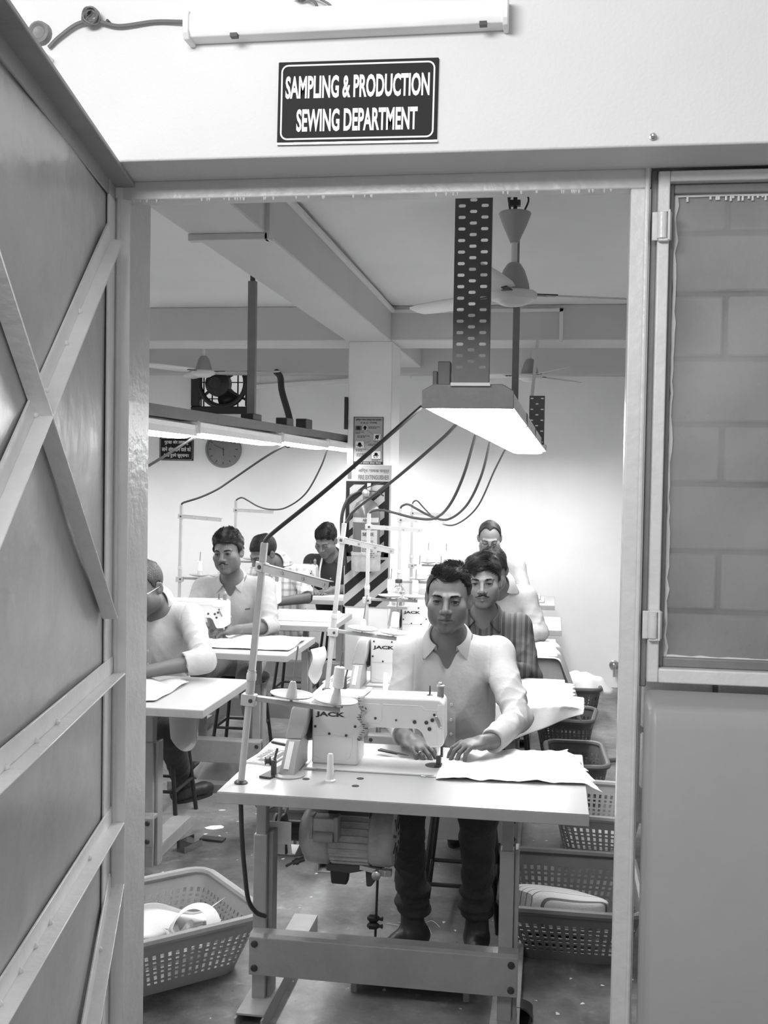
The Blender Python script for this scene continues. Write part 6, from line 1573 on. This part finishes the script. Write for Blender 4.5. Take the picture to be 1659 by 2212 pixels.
# L4 dark shirt with a tape round the neck
person((-1.68, 8.40, 0), 'man in a dark shirt wearing a tape measure, looking down by the column', (-1.695, 8.16, 1.158), (-14, 30, 2), 1.0, (-1.68, 8.28, 1.035),
    [(-1.84, 8.32, 0.975), (-1.52, 8.30, 0.985)], [(-1.87, 8.22, 0.80), (-1.49, 8.20, 0.80)], [(-1.78, 7.98, 0.80), (-1.60, 7.98, 0.80)],
    [((0.6, -0.7, -0.1), (0, 0, -1), 1, fing), ((-0.7, -0.7, -0.1), (0, 0, -1), -1, fing)],
    (-1.66, 8.42, 0.60), M['shirt_dark'], skin=0.135, h=0.0042, hh=0.005, seed=30, vopen=0.05, sleeve='rolled', eyes_open=False,
    hair=dict(hl=HL_full, infl=(.083, .103, .092, .0, .008), amp=.007, freq=60, seed=31, m=M['hair'], h=.0042, strands=2200, slen=.03, lift=0.2, flow=(0.3, -0.35, -0.1), zmin=.05), face=dict())
# ---------------------------------------------------------------- crates
def crate(c, L, Wd, H, rot, m, label, cols=0.03, floor_z=0.0, rows=6, taper=0.78):
    """lattice plastic crate: rounded-rectangle wall with real holes, rolled rim, base"""
    t = empty('plastic_crate', (c[0], c[1], floor_z), label, 'crate', 'plastic crates on the floor')
    cr, sr = math.cos(R(rot)), math.sin(R(rot))
    def per(s, k):
        rr = 0.07; a, b = L / 2 * k, Wd / 2 * k
        segs = [('l', (a - rr, -b), (0, 1)), ]
        P = [(-a + rr, -b, a - rr, -b), (a, -b + rr, a, b - rr), (a - rr, b, -a + rr, b), (-a, b - rr, -a, -b + rr)]
        C = [(a - rr, -b + rr, -90), (a - rr, b - rr, 0), (-a + rr, b - rr, 90), (-a + rr, -b + rr, 180)]
        lens = []
        for i in range(4):
            x0, y0, x1, y1 = P[i]; lens += [math.hypot(x1 - x0, y1 - y0), rr * math.pi / 2]
        tot = sum(lens); d = (s % 1.0) * tot
        for i in range(8):
            if d <= lens[i] or i == 7:
                f = d / lens[i] if lens[i] > 0 else 0
                if i % 2 == 0:
                    x0, y0, x1, y1 = P[i // 2]; x, y = x0 + (x1 - x0) * f, y0 + (y1 - y0) * f
                else:
                    cx, cy, a0 = C[i // 2]; an = R(a0 + 90 * f); x, y = cx + rr * math.cos(an), cy + rr * math.sin(an)
                break
            d -= lens[i]
        return c[0] + x * cr - y * sr, c[1] + x * sr + y * cr
    n = int(round(2 * (L + Wd) / cols))
    us = []
    for i in range(n): us += [i / n, (i + 0.46) / n]
    zs = [0.0, 0.035]
    hs = [0.030 if i % 2 else 0.016 for i in range(rows)]; sc_ = (H - 0.035 - 0.05 - 0.008 * (rows - 1)) / sum(hs)
    for h_ in hs: zs += [zs[-1] + h_ * sc_, zs[-1] + h_ * sc_ + 0.008]
    zs[-1] = H
    vs = [(*per(u, taper + (1 - taper) * z / H), floor_z + 0.004 + z) for z in zs for u in us]; N = len(us); fs = []
    for j in range(len(zs) - 1):
        for i in range(N):
            if i % 2 == 0 and j >= 1 and j % 2 == 1 and j < len(zs) - 1: continue
            fs.append((j * N + i, j * N + (i + 1) % N, (j + 1) * N + (i + 1) % N, (j + 1) * N + i))
    mb = MB(); mb.add(vs, fs); solid(mb.build('lattice_wall', m, t, world=True, fix=False, smooth=False), 0.004)
    mb = MB(); mb.tube([(*per(u / 64, 1.012), floor_z + H + 0.004) for u in range(64)], 0.015, 8, closed=True); mb.build('rim', m, t, world=True)
    mb = MB(); ring = [per(u / 48, taper * 0.995) for u in range(48)]
    mb.add([(x, y, floor_z) for x, y in ring] + [(x, y, floor_z + 0.008) for x, y in ring], [tuple(range(48)), tuple(range(95, 47, -1))] + [(i, (i + 1) % 48, 48 + (i + 1) % 48, 48 + i) for i in range(48)]); mb.build('base', m, t, world=True)
    return t
crate((-1.295, 3.44), 0.62, 0.50, 0.19, 43, M['crate'], 'light grey lattice crate at the lower left inside the doorway')
crate((0.10, 3.97), 0.48, 0.60, 0.19, 0, M['crate_mid'], 'grey lattice crate with a striped cloth, right of the nearest table')
crate((0.245, 4.98), 0.36, 0.56, 0.20, -4, M['crate'], 'pale crate behind the right end of the nearest table')
crate((0.16, 5.80), 0.30, 0.52, 0.20, 2, M['crate_mid'], 'grey crate with white scraps beside the draped table')
crate((0.20, 7.6), 0.30, 0.44, 0.24, 4, M['crate_dark'], 'dark crate heaped with white cloth near the far wall')
crate((0.12, 6.7), 0.34, 0.42, 0.22, -6, M['crate_dark'], 'dark empty crate in front of the heaped far crate')

# ---------------------------------------------------------------- loose cloth
def sheet_cloth(name, fn, nu, nv, m, label, th=0.0022, lv=1):
    mb = MB(); mb.grid(fn, nu, nv); o = mb.build(name, m, fix=False, angle=180); solid(o, th, 1.0)
    if lv: sub(o, lv)
    return tag(o, label, 'fabric')
rc_ = random.Random(7)
def lerp(a, b, t): return a + (b - a) * t
def quad(P00, P10, P11, P01):
    A, B, C, D = map(Vector, (P00, P10, P11, P01))
    return lambda u, v: A.lerp(B, u).lerp(D.lerp(C, u), v)
# on the nearest table, running off its right end
_q = quad((-0.318, 3.165, 0), (0.165, 3.205, 0), (0.075, 3.585, 0), (-0.322, 3.52, 0))
def f1(u, v):
    p = _q(u, v); rag = 0.006 * math.sin(v * 31) + 0.005 * math.sin(v * 57 + 1)
    if u > 0.93: p.x += rag * (u - 0.93) / 0.07
    z = TOP + 0.003 + 0.0045 * max(0, math.sin(u * 21 + v * 9) * math.sin(v * 12 + u * 5)) + 0.003 * max(0, math.sin(u * 44 - v * 17))
    if v < 0.06: z += 0.007 * max(0, math.sin(u * 14 - 0.6)) * (1 - v / 0.06)
    if p.x > 0.12: z -= 0.55 * (p.x - 0.12)
    return (p.x, p.y, z)
sheet_cloth('white_fabric', f1, 60, 40, M['cloth_white'], 'white fabric being sewn, running off the right end of the nearest table')
# second table: brown-grey cloth on top and white fabric hanging over the front
_q2 = quad((-0.40, 4.33, 0), (0.11, 4.30, 0), (0.12, 4.78, 0), (-0.40, 4.84, 0))
def f2(u, v):
    p = _q2(u, v); z = TOP + 0.003 + 0.006 * max(0, math.sin(u * 17 + v * 5) * math.sin(v * 9)); 
    if u > .95: p.x += .01 * math.sin(v * 40)
    return (p.x, p.y, z)
sheet_cloth('grey_cloth', f2, 40, 26, M['cloth_grey'], 'grey-brown cloth lying on the second table of the right row')
def f3(u, v):
    # u: left to right, v: from the table top over the front edge and down
    x = lerp(-0.34, 0.145, u) ; drop = lerp(0.26, 0.02, u ** 0.85)
    L = 0.20 + drop; s_ = v * L
    wv = 0.008 * math.sin(u * 19 + v * 3)
    if s_ < 0.20: return (x + 0.03 * (0.2 - s_), 4.44 - s_ + 0.01 * math.sin(u * 6), TOP + 0.012 + 0.008 * abs(math.sin(u * 9 + s_ * 20)))
    d = s_ - 0.20
    return (x - 0.15 * d * u, 4.238 - 0.010 * math.sin(u * 13) + wv, TOP + 0.010 - d)
sheet_cloth('white_cloth', f3, 44, 26, M['cloth_white'], 'white fabric hanging over the front edge of the second right table')
# third table: cream cover hanging over its right end
def f4(u, v):
    # u along the front-to-back edge, v: from the top over the right end, down
    L = 0.46; s_ = v * L; y = lerp(5.44, 6.0, u); wv = 0.012 * math.sin(u * 15 + 2 * v)
    if s_ < 0.12: return (-0.07 + s_, y, TOP + 0.006)
    d = s_ - 0.12
    return (0.052 + d * 0.34 + wv, y + 0.05 * d, TOP + 0.006 - d * 0.93)
sheet_cloth('cream_cover', f4, 30, 24, M['cloth_cream'], 'cream cloth covering the right end of the third right table')
def f4b(u, v):
    L = 0.40; s_ = v * L; x = lerp(-0.40, 0.052, u); wv = 0.008 * math.sin(u * 17 + v)
    if s_ < 0.10: return (x, 5.56 - s_, TOP + 0.009)
    d = s_ - 0.10
    return (x + d * 0.30 * u, 5.475 - wv - 0.05 * d, TOP + 0.009 - d * 0.95)
sheet_cloth('cream_front_cloth', f4b, 30, 24, M['cloth_grey'], 'cream cloth with shade put into its grey colour, hanging down the front of the third right table')  # grey instead of cream: the shade of the front is in the colour
# heap in the far crate
def heap(name, c, rx, ry, h, m, label, seed, n=40, edge=0.0):
    r = random.Random(seed); ph = [r.uniform(0, 6) for _ in range(6)]
    def fn(u, v):
        a = 2 * math.pi * u; rr = v; k = 1 + 0.16 * math.sin(3 * a + ph[0]) + 0.09 * math.sin(5 * a + ph[1])
        x, y = rr * rx * k * math.cos(a), rr * ry * k * math.sin(a)
        z = h * (1 - rr ** 2.2) + 0.16 * h * (abs(math.sin(7 * x / rx + ph[2] + 2 * y / ry)) + abs(math.sin(5 * y / ry + ph[3] - 3 * x / rx))) * (1 - 0.5 * rr) - edge * max(0, rr - 0.7)
        return (c[0] + x, c[1] + y, c[2] + z)
    mb = MB(); mb.grid(fn, n, 16); o = mb.build(name, m, fix=False, angle=180); solid(o, 0.004, 1.0)
    return tag(o, label, 'fabric')
heap('cloth_heap', (0.215, 7.55, 0.235), 0.20, 0.16, 0.085, M['cloth_white'], 'white cloth heaped over the dark crate near the far wall', 4, edge=0.14)
heap('cloth_scrap', (0.10, 5.75, 0.10), 0.11, 0.16, 0.09, M['cloth_white'], 'white cloth scraps in the grey crate beside the draped table', 6)
heap('cloth_scrap', (0.22, 4.95, 0.03), 0.12, 0.18, 0.07, M['cloth_cream'], 'cream cloth scraps at the bottom of the pale crate', 9)
# striped folded cloth in the grey crate
def fs(u, v):
    a = 2 * math.pi * v; sp = lambda t, e: math.copysign(abs(t) ** e, t)
    e = 1 - 0.25 * abs(2 * u - 1) ** 8
    return (0.145 * (2 * u - 1) + 0.01 * math.sin(a), 0.15 * sp(math.cos(a), 0.35) * e, 0.06 + 0.06 * sp(math.sin(a), 0.4) * e + 0.012 * math.sin(3 * u + a))
mb = MB(); mb.grid(fs, 30, 40); mb.add([fs(0, v / 40) for v in range(40)], [tuple(range(40))]); mb.add([fs(1, v / 40) for v in range(40)], [tuple(range(39, -1, -1))])
o = mb.build('folded_cloth', M['stripe_cloth'], fix=False, angle=180); o.location = (0.055, 3.90, 0.045); o.rotation_euler = (R(-14), R(5), R(24))
tag(o, 'folded cream cloth with dark stripes in the grey crate at right', 'fabric')
# white pieces in the left crate
def fc(u, v):
    a = 2.6 * u - 0.3; x = -1.47 + 0.36 * u; y = 3.22 + 0.30 * u + 0.13 * v
    return (x + 0.03 * math.sin(7 * v), y, 0.12 + 0.045 * math.sin(3.2 * u + 1.8) + 0.05 * u + 0.04 * v + 0.02 * math.sin(9 * u + 4 * v))
sheet_cloth('white_offcut', fc, 24, 12, M['cloth_white'], 'long white offcut lying across the left crate')
def fc2(u, v):
    a = 4.6 * u; r_ = 0.085 - 0.03 * v
    return (-1.14 + r_ * math.cos(a), 3.45 + 0.06 * math.sin(a) - 0.07 * v, 0.13 + r_ * math.sin(a) * 0.8 + 0.03 * v)
sheet_cloth('curled_offcut', fc2, 30, 10, M['cloth_white'], 'curled white offcut at the right end of the left crate')
def fc3(u, v):
    return (-1.22 + 0.13 * u + 0.02 * math.sin(6 * v), 3.31 + 0.12 * v + 0.02 * math.sin(14 * u), 0.10 + 0.035 * abs(math.sin(9 * u + 3 * v)) + 0.03 * v)
sheet_cloth('crumpled_offcut', fc3, 26, 10, M['cloth_cream'], 'crumpled cream offcuts in the middle of the left crate')
heap('dark_offcut', (-1.39, 3.25, 0.02), 0.10, 0.10, 0.09, M['cloth_grey'], 'grey cloth lump in the near corner of the left crate', 14)
# cloth on the left tables
def fl(u, v):
    x = lerp(-1.98, -1.50, u); y = lerp(4.02, 4.42, v); return (x, y, TOP + 0.004 + 0.024 * abs(math.sin(3.5 * u * 3 + 5 * v)) * (0.35 + 0.65 * (1 - u)) * (0.4 + v))
sheet_cloth('grey_fabric', fl, 40, 20, M['cloth_cream'], 'rumpled pale cloth under the hands of the spectacled man')
def fl2(u, v):
    x = lerp(-1.86, -1.29, u); y = lerp(5.34, 5.74, v); return (x, y, TOP + 0.004 + 0.012 * abs(math.sin(8 * u + 5 * v)) * (0.3 + v))
sheet_cloth('white_piece', fl2, 40, 18, M['cloth_white'], 'white fabric on the second left table under the moustached man\'s hands')
t = empty('folded_fabric', (-1.55, 6.62, TOP), 'thick folded white fabric on the third left table', 'fabric')
for k in range(3):
    mb = MB(); mb.box((-1.83 + 0.012 * k, 6.48 + 0.01 * k, TOP + 0.012 * k), (-1.29 - 0.008 * k, 6.80 - 0.01 * k, TOP + 0.0115 + 0.012 * k)); mb.build('layer', M['cloth_white'], t, bev=0.004, seg=2, world=True)
t = empty('folded_fabric', (-0.03, 8.05, TOP), 'folded pale cloth on the last right table', 'fabric')
for k in range(2):
    mb = MB(); mb.box((-0.22, 7.93 + 0.02 * k, TOP + 0.016 * k), (-0.03 - 0.03 * k, 8.2, TOP + 0.0155 + 0.016 * k)); mb.build('layer', M['cloth_cream'], t, bev=0.005, seg=2, world=True)
mb = MB(); mb.box((-1.72, 7.85, TOP), (-1.50, 8.0, TOP + 0.004)); tag(mb.build('paper_sheet', M['paper']), 'white paper on the last left table before the man in black', 'paper')
def fbag(u, v):
    x = lerp(-1.49, -1.37, u); z = TOP - 0.04 - 0.20 * v * (0.62 + 0.38 * math.sin(math.pi * min(1, u * 1.15)))
    return (x + 0.025 * v * (0.5 - u), 4.16 + 0.05 * math.sin(math.pi * u) * (0.4 + v) - 0.035 * math.sin(5 * u + 1), z)
sheet_cloth('hanging_bag', fbag, 20, 20, M['cloth_cream'], 'pale cloth bag hanging under the corner of the front left table')
def fbag2(u, v):
    return (-1.25 + 0.05 * u + 0.012 * math.sin(5 * v), 5.66 + 0.13 * u, TOP - 0.035 - 0.20 * v * (0.7 + 0.3 * math.sin(3 * u)))
sheet_cloth('side_cloth', fbag2, 16, 18, M['cloth_white'], 'white cloth hanging from the right end of the second left table')
heap('scrap_heap', (-1.72, 5.62, 0.0), 0.17, 0.13, 0.12, M['cloth_grey'], 'heap of grey cloth scraps on the floor under the second left table', 31)
heap('scrap_heap', (-1.45, 5.95, 0.0), 0.14, 0.12, 0.10, M['cloth_cream'], 'heap of pale cloth scraps on the floor behind the second left table', 33)
heap('scrap_heap', (-1.22, 6.1, 0.0), 0.16, 0.12, 0.10, M['jeans'], 'heap of dark scraps on the aisle floor by the third left table', 35)
mb = MB(); mb.box((-1.95, 5.40, 0.0), (-1.35, 5.47, 0.045)); tag(mb.build('floor_plank', M['mid_metal'], bev=0.003), 'grey plank lying on the floor under the second left table', 'plank')
crate((-1.11, 4.72), 0.42, 0.25, 0.22, 90, M['crate_mid'], 'grey crate in the aisle left of the second right table')
# ---------------------------------------------------------------- small things
t = empty('measuring_tape', (-0.552, 3.26, 0.98), 'pale measuring tape with black figures hung over the nearest machine arm', 'tape measure')
path = [(-0.556, 3.40, 0.981), (-0.550, 3.32, 0.986), (-0.556, 3.262, 0.984), (-0.560, 3.248, 0.972), (-0.556, 3.246, 0.950), (-0.549, 3.247, 0.935), (-0.562, 3.246, 0.918), (-0.548, 3.245, 0.90), (-0.542, 3.246, 0.885), (-0.549, 3.246, 0.868), (-0.560, 3.247, 0.852), (-0.556, 3.248, 0.845)]
pp = curve_pts(path, 5); mb = MB(); vs, fs_ = [], []
for i, p in enumerate(pp): vs += [(p.x - 0.009, p.y, p.z), (p.x + 0.009, p.y - 0.001, p.z)]
for i in range(len(pp) - 1): fs_.append((2 * i, 2 * i + 1, 2 * i + 3, 2 * i + 2))
mb.add(vs, fs_); solid(mb.build('band', M['cloth_cream'], t, world=True, fix=False), 0.0008)
mb = MB()
for i in range(14, len(pp) - 1, 2): p = pp[i]; mb.box((p.x - 0.008, p.y - 0.0022, p.z - 0.0008), (p.x - (0.002 if i % 4 else -0.003), p.y - 0.0012, p.z + 0.0008))
tag(mb.build('scale_mark', M['print_dark'], t, world=True), kind='stuff')
for i in (20, 30, 40, 50):
    if i < len(pp): letter(str(i // 2 - 6), (pp[i].x + 0.003, pp[i].y - 0.0018, pp[i].z), 0.007, 0.007, M['print_dark'], t)
t = empty('thread_snips', (-0.48, 3.40, 0.768), 'black thread snips lying on the bed of the nearest machine', 'snips')
mb = MB(); a, b = Vector((-0.53, 3.425, 0.775)), Vector((-0.462, 3.392, 0.775))
mb.bar(a, b, 0.011, 0.006); mb.bar(a + Vector((0.004, 0.012, 0)), b + Vector((0, 0.004, 0)), 0.007, 0.006); mb.build('grip', M['black'], t, bev=0.002, world=True)
mb = MB(); mb.add([b + Vector((0, 0.006, 0)), b + Vector((-0.003, -0.006, 0)), (-0.425, 3.372, 0.775), b + Vector((0, 0.006, .004)), b + Vector((-0.003, -0.006, .004)), (-0.425, 3.372, 0.777)], [(0, 1, 2), (5, 4, 3), (0, 3, 4, 1), (1, 4, 5, 2), (2, 5, 3, 0)]); mb.build('blade', M['motor_dark'], t, world=True)
mb = MB(); mb.bar((-0.90, 3.50, 0.764), (-0.84, 3.47, 0.764), 0.012, 0.006); mb.bar((-0.84, 3.47, 0.764), (-0.79, 3.475, 0.764), 0.005, 0.004)
tag(mb.build('trimming_knife', M['black'], bev=0.001), 'dark knife lying at the left rear of the nearest table', 'knife')
mb = MB(); th = [2 * math.pi * i / 20 for i in range(20)]
# water bottle behind
t = empty('water_bottle', (-0.79, 5.72, TOP + 0.0), 'clear plastic water bottle with a dark cap among the thread stands', 'bottle')
def bottle_mat():
    m = bpy.data.materials.new('clear_plastic'); m.use_nodes = True; b_ = m.node_tree.nodes['Principled BSDF']
    b_.inputs['Transmission Weight'].default_value = 0.85; b_.inputs['Roughness'].default_value = 0.12; b_.inputs['IOR'].default_value = 1.3; b_.inputs['Base Color'].default_value = (.8, .8, .8, 1); return m
M['bottle'] = bottle_mat()
mb = MB(); mb.lathe((-0.79, 5.72, TOP + 0.21), [(0.034, 0), (0.037, 0.005), (0.037, 0.05), (0.035, 0.055), (0.037, 0.06), (0.037, 0.075), (0.028, 0.09), (0.0155, 0.105), (0.0155, 0.12)], n=24); mb.build('bottle_body', M['bottle'], t, world=True)
mb = MB(); mb.lathe((-0.79, 5.72, TOP + 0.33), [(0.019, 0), (0.019, 0.016), (0.017, 0.019), (0, 0.019)], n=20); mb.build('cap', M['black'], t, world=True)
mb = MB(); mb.box((-0.845, 5.66, TOP + 0.196), (-0.735, 5.78, TOP + 0.21)); mb.build('shelf_plate', M['stand'], t, world=True)
mb = MB(); mb.cyl((-0.79, 5.72, TOP), (-0.79, 5.72, TOP + 0.196), 0.008, n=10); mb.build('shelf_post', M['stand'], t, world=True)
# ring on the finger, wrist button
# stools
def stool(x, y, label):
    t = empty('stool', (x, y, 0), label, 'stool', 'black stools')
    mb = MB(); mb.lathe((x, y, 0.43), [(0.15, 0), (0.16, 0.008), (0.16, 0.025), (0.15, 0.033), (0, 0.034)], n=28); mb.build('seat', M['black'], t, world=True)
    for sx, sy in ((-1, -1), (1, -1), (1, 1), (-1, 1)):
        mb = MB(); mb.cyl((x + sx * 0.10, y + sy * 0.10, 0.43), (x + sx * 0.145, y + sy * 0.145, 0.0), 0.0105, n=10); mb.build('leg', M['black'], t, world=True)
    for a in range(4):
        c4 = [(-1, -1), (1, -1), (1, 1), (-1, 1)]; (ax_, ay_), (bx_, by_) = c4[a], c4[(a + 1) % 4]
        mb = MB(); mb.cyl((x + ax_ * 0.128, y + ay_ * 0.128, 0.16), (x + bx_ * 0.128, y + by_ * 0.128, 0.16), 0.008, n=8); mb.build('stretcher', M['black'], t, world=True)
    return t
stool(-0.30, 4.06, 'black round stool under the front man')
stool(-0.27, 5.30, 'black round stool under the man in the striped shirt')
stool(-1.84, 4.97, 'black stool with tubular legs under the spectacled man')
stool(-1.80, 6.28, 'black stool under the moustached man in a pale shirt')
stool(-1.76, 7.50, 'black stool under the man in the checked shirt')
stool(-1.66, 8.52, 'black stool under the man in black')
stool(-0.24, 6.34, 'black stool under the man hidden behind the striped shirt')
stool(-0.36, 7.34, 'black stool under the balding man')
# scraps on the floor
rs2 = random.Random(21)
def scrap(name, x, y, sx, sy, rot, m, label, cat='scrap', h=0.0015):
    mb = MB(); pts = []
    n = 7
    for k in range(n):
        a = 2 * math.pi * k / n; rr = rs2.uniform(0.75, 1.1); pts.append((x + (sx * rr * math.cos(a)) * math.cos(rot) - sy * rr * math.sin(a) * math.sin(rot), y + sx * rr * math.cos(a) * math.sin(rot) + sy * rr * math.sin(a) * math.cos(rot)))
    mb.prism(pts, 0.0006, 0.0006 + h, 'xy'); return tag(mb.build(name, m), label, cat)
scrap('paper_scrap', -1.52, 4.86, 0.055, 0.03, 0.5, M['paper'], 'white paper scrap on the floor under the left tables')
scrap('paper_scrap', -1.565, 5.12, 0.02, 0.012, 0.2, M['paper'], 'tiny oval paper scrap on the floor beyond the larger one')
mb = MB(); mb.box((-1.53, 4.67, 0.001), (-1.42, 4.715, 0.010), rot=(0, 0, R(-6))); mb.box((-1.515, 4.68, 0.010), (-1.47, 4.705, 0.0108), rot=(0, 0, R(-6)))
tag(mb.build('label_card', M['motor_dark'], bev=0.002), 'small dark card with a light patch lying on the floor at left', 'card')
t = empty('metal_offcut', (-1.535, 4.54, 0), 'short bright metal channel offcut standing on the floor at left', 'offcut')
mb = MB(); mb.box((-1.563, 4.50, 0.0), (-1.517, 4.62, 0.003), rot=(0, 0, R(-20))); mb.box((-1.565, 4.50, 0.0), (-1.561, 4.62, 0.045), rot=(0, 0, R(-20)), piv=(-1.54, 4.56, 0)); mb.box((-1.519, 4.50, 0.0), (-1.515, 4.62, 0.03), rot=(0, 0, R(-20)), piv=(-1.54, 4.56, 0)); mb.build('channel', M['chrome'], t, world=True)
mb = MB()
for k in range(90):
    x, y = rs2.uniform(-1.6, 0.4), rs2.uniform(2.9, 5.2); s_ = rs2.uniform(0.003, 0.011); a = rs2.uniform(0, 6.3)
    mb.prism([(x + s_ * math.cos(a + q) * (0.5 if i % 2 else 1), y + s_ * math.sin(a + q) * (0.5 if i % 2 else 1)) for i, q in enumerate((0, 1.2, 2.6, 3.7, 5.1))], 0.0004, 0.0014, 'xy')
tag(mb.build('floor_lint', M['cloth_white']), 'scattered thread ends and lint on the workroom floor', 'lint', kind='stuff')
mb = MB()
for k in range(9):
    p0 = Vector((-0.47 + rs2.uniform(-.03, .04), 3.95 + rs2.uniform(-.05, .05), 0.002)); mb.tube(curve_pts([p0, p0 + Vector((rs2.uniform(-.05, .05), rs2.uniform(-.05, .05), 0.003)), p0 + Vector((rs2.uniform(-.08, .08), rs2.uniform(-.08, .08), 0.001))], 5), 0.0009, 5)
tag(mb.build('thread_tangle', M['cloth_white']), 'tangle of white thread on the floor left of the front man\'s foot', 'thread', kind='stuff')
# slipper beside the right leg of the nearest table
t = empty('slipper', (-0.03, 3.28, 0), 'dark slipper on the floor by the right foot of the nearest table', 'slipper')
mb = MB(); mb.prism([(-0.065 + 0.045 * math.cos(a) * (1 if math.sin(a) > 0 else 0.85), 3.30 + 0.115 * math.sin(a)) for a in th], 0.001, 0.016, 'xy'); mb.build('sole', M['black'], t, bev=0.004, world=True)
mb = MB(); mb.grid(lambda u, v: (-0.065 + 0.042 * math.cos(math.pi * u), 3.26 + 0.10 * v, 0.016 + 0.04 * math.sin(math.pi * u) * (1 - 0.5 * v)), 14, 6); solid(mb.build('strap', M['shoe'], t, world=True, fix=False), 0.004)
# iron rod along the floor at the right
mb = MB(); mb.cyl((0.19, 6.35, 0.02), (0.62, 6.55, 0.02), 0.014, n=10); tag(mb.build('floor_pipe', M['tray_metal']), 'grey pipe lying on the floor beside the right-hand crates', 'pipe')
t = empty('water_tap', (0.55, YB, 0.16), 'small metal tap fitting low on the far wall beside the door jamb', 'tap')
mb = MB(); mb.lathe((0.53, YB, 0.18), [(0.04, 0), (0.04, 0.01), (0.018, 0.015), (0.016, 0.10), (0.0, 0.102)], (0, -1, 0), 14); mb.build('pipe_stub', M['steel'], t, world=True)
mb = MB(); mb.cyl((0.53, YB - 0.08, 0.17), (0.53, YB - 0.09, 0.10), 0.014, n=10); mb.box((0.50, YB - 0.07, 0.205), (0.56, YB - 0.05, 0.215)); mb.build('spout', M['steel'], t, world=True)
# tape round the neck of the man in black
t = cord('neck_tape', [(-1.735, 8.235, 1.03), (-1.74, 8.195, 0.97), (-1.745, 8.175, 0.90), (-1.735, 8.165, 0.83), (-1.70, 8.12, 0.795)], 0.0075, M['cloth_white'], 'white measuring tape hanging from the neck of the man in black', 'tape measure')
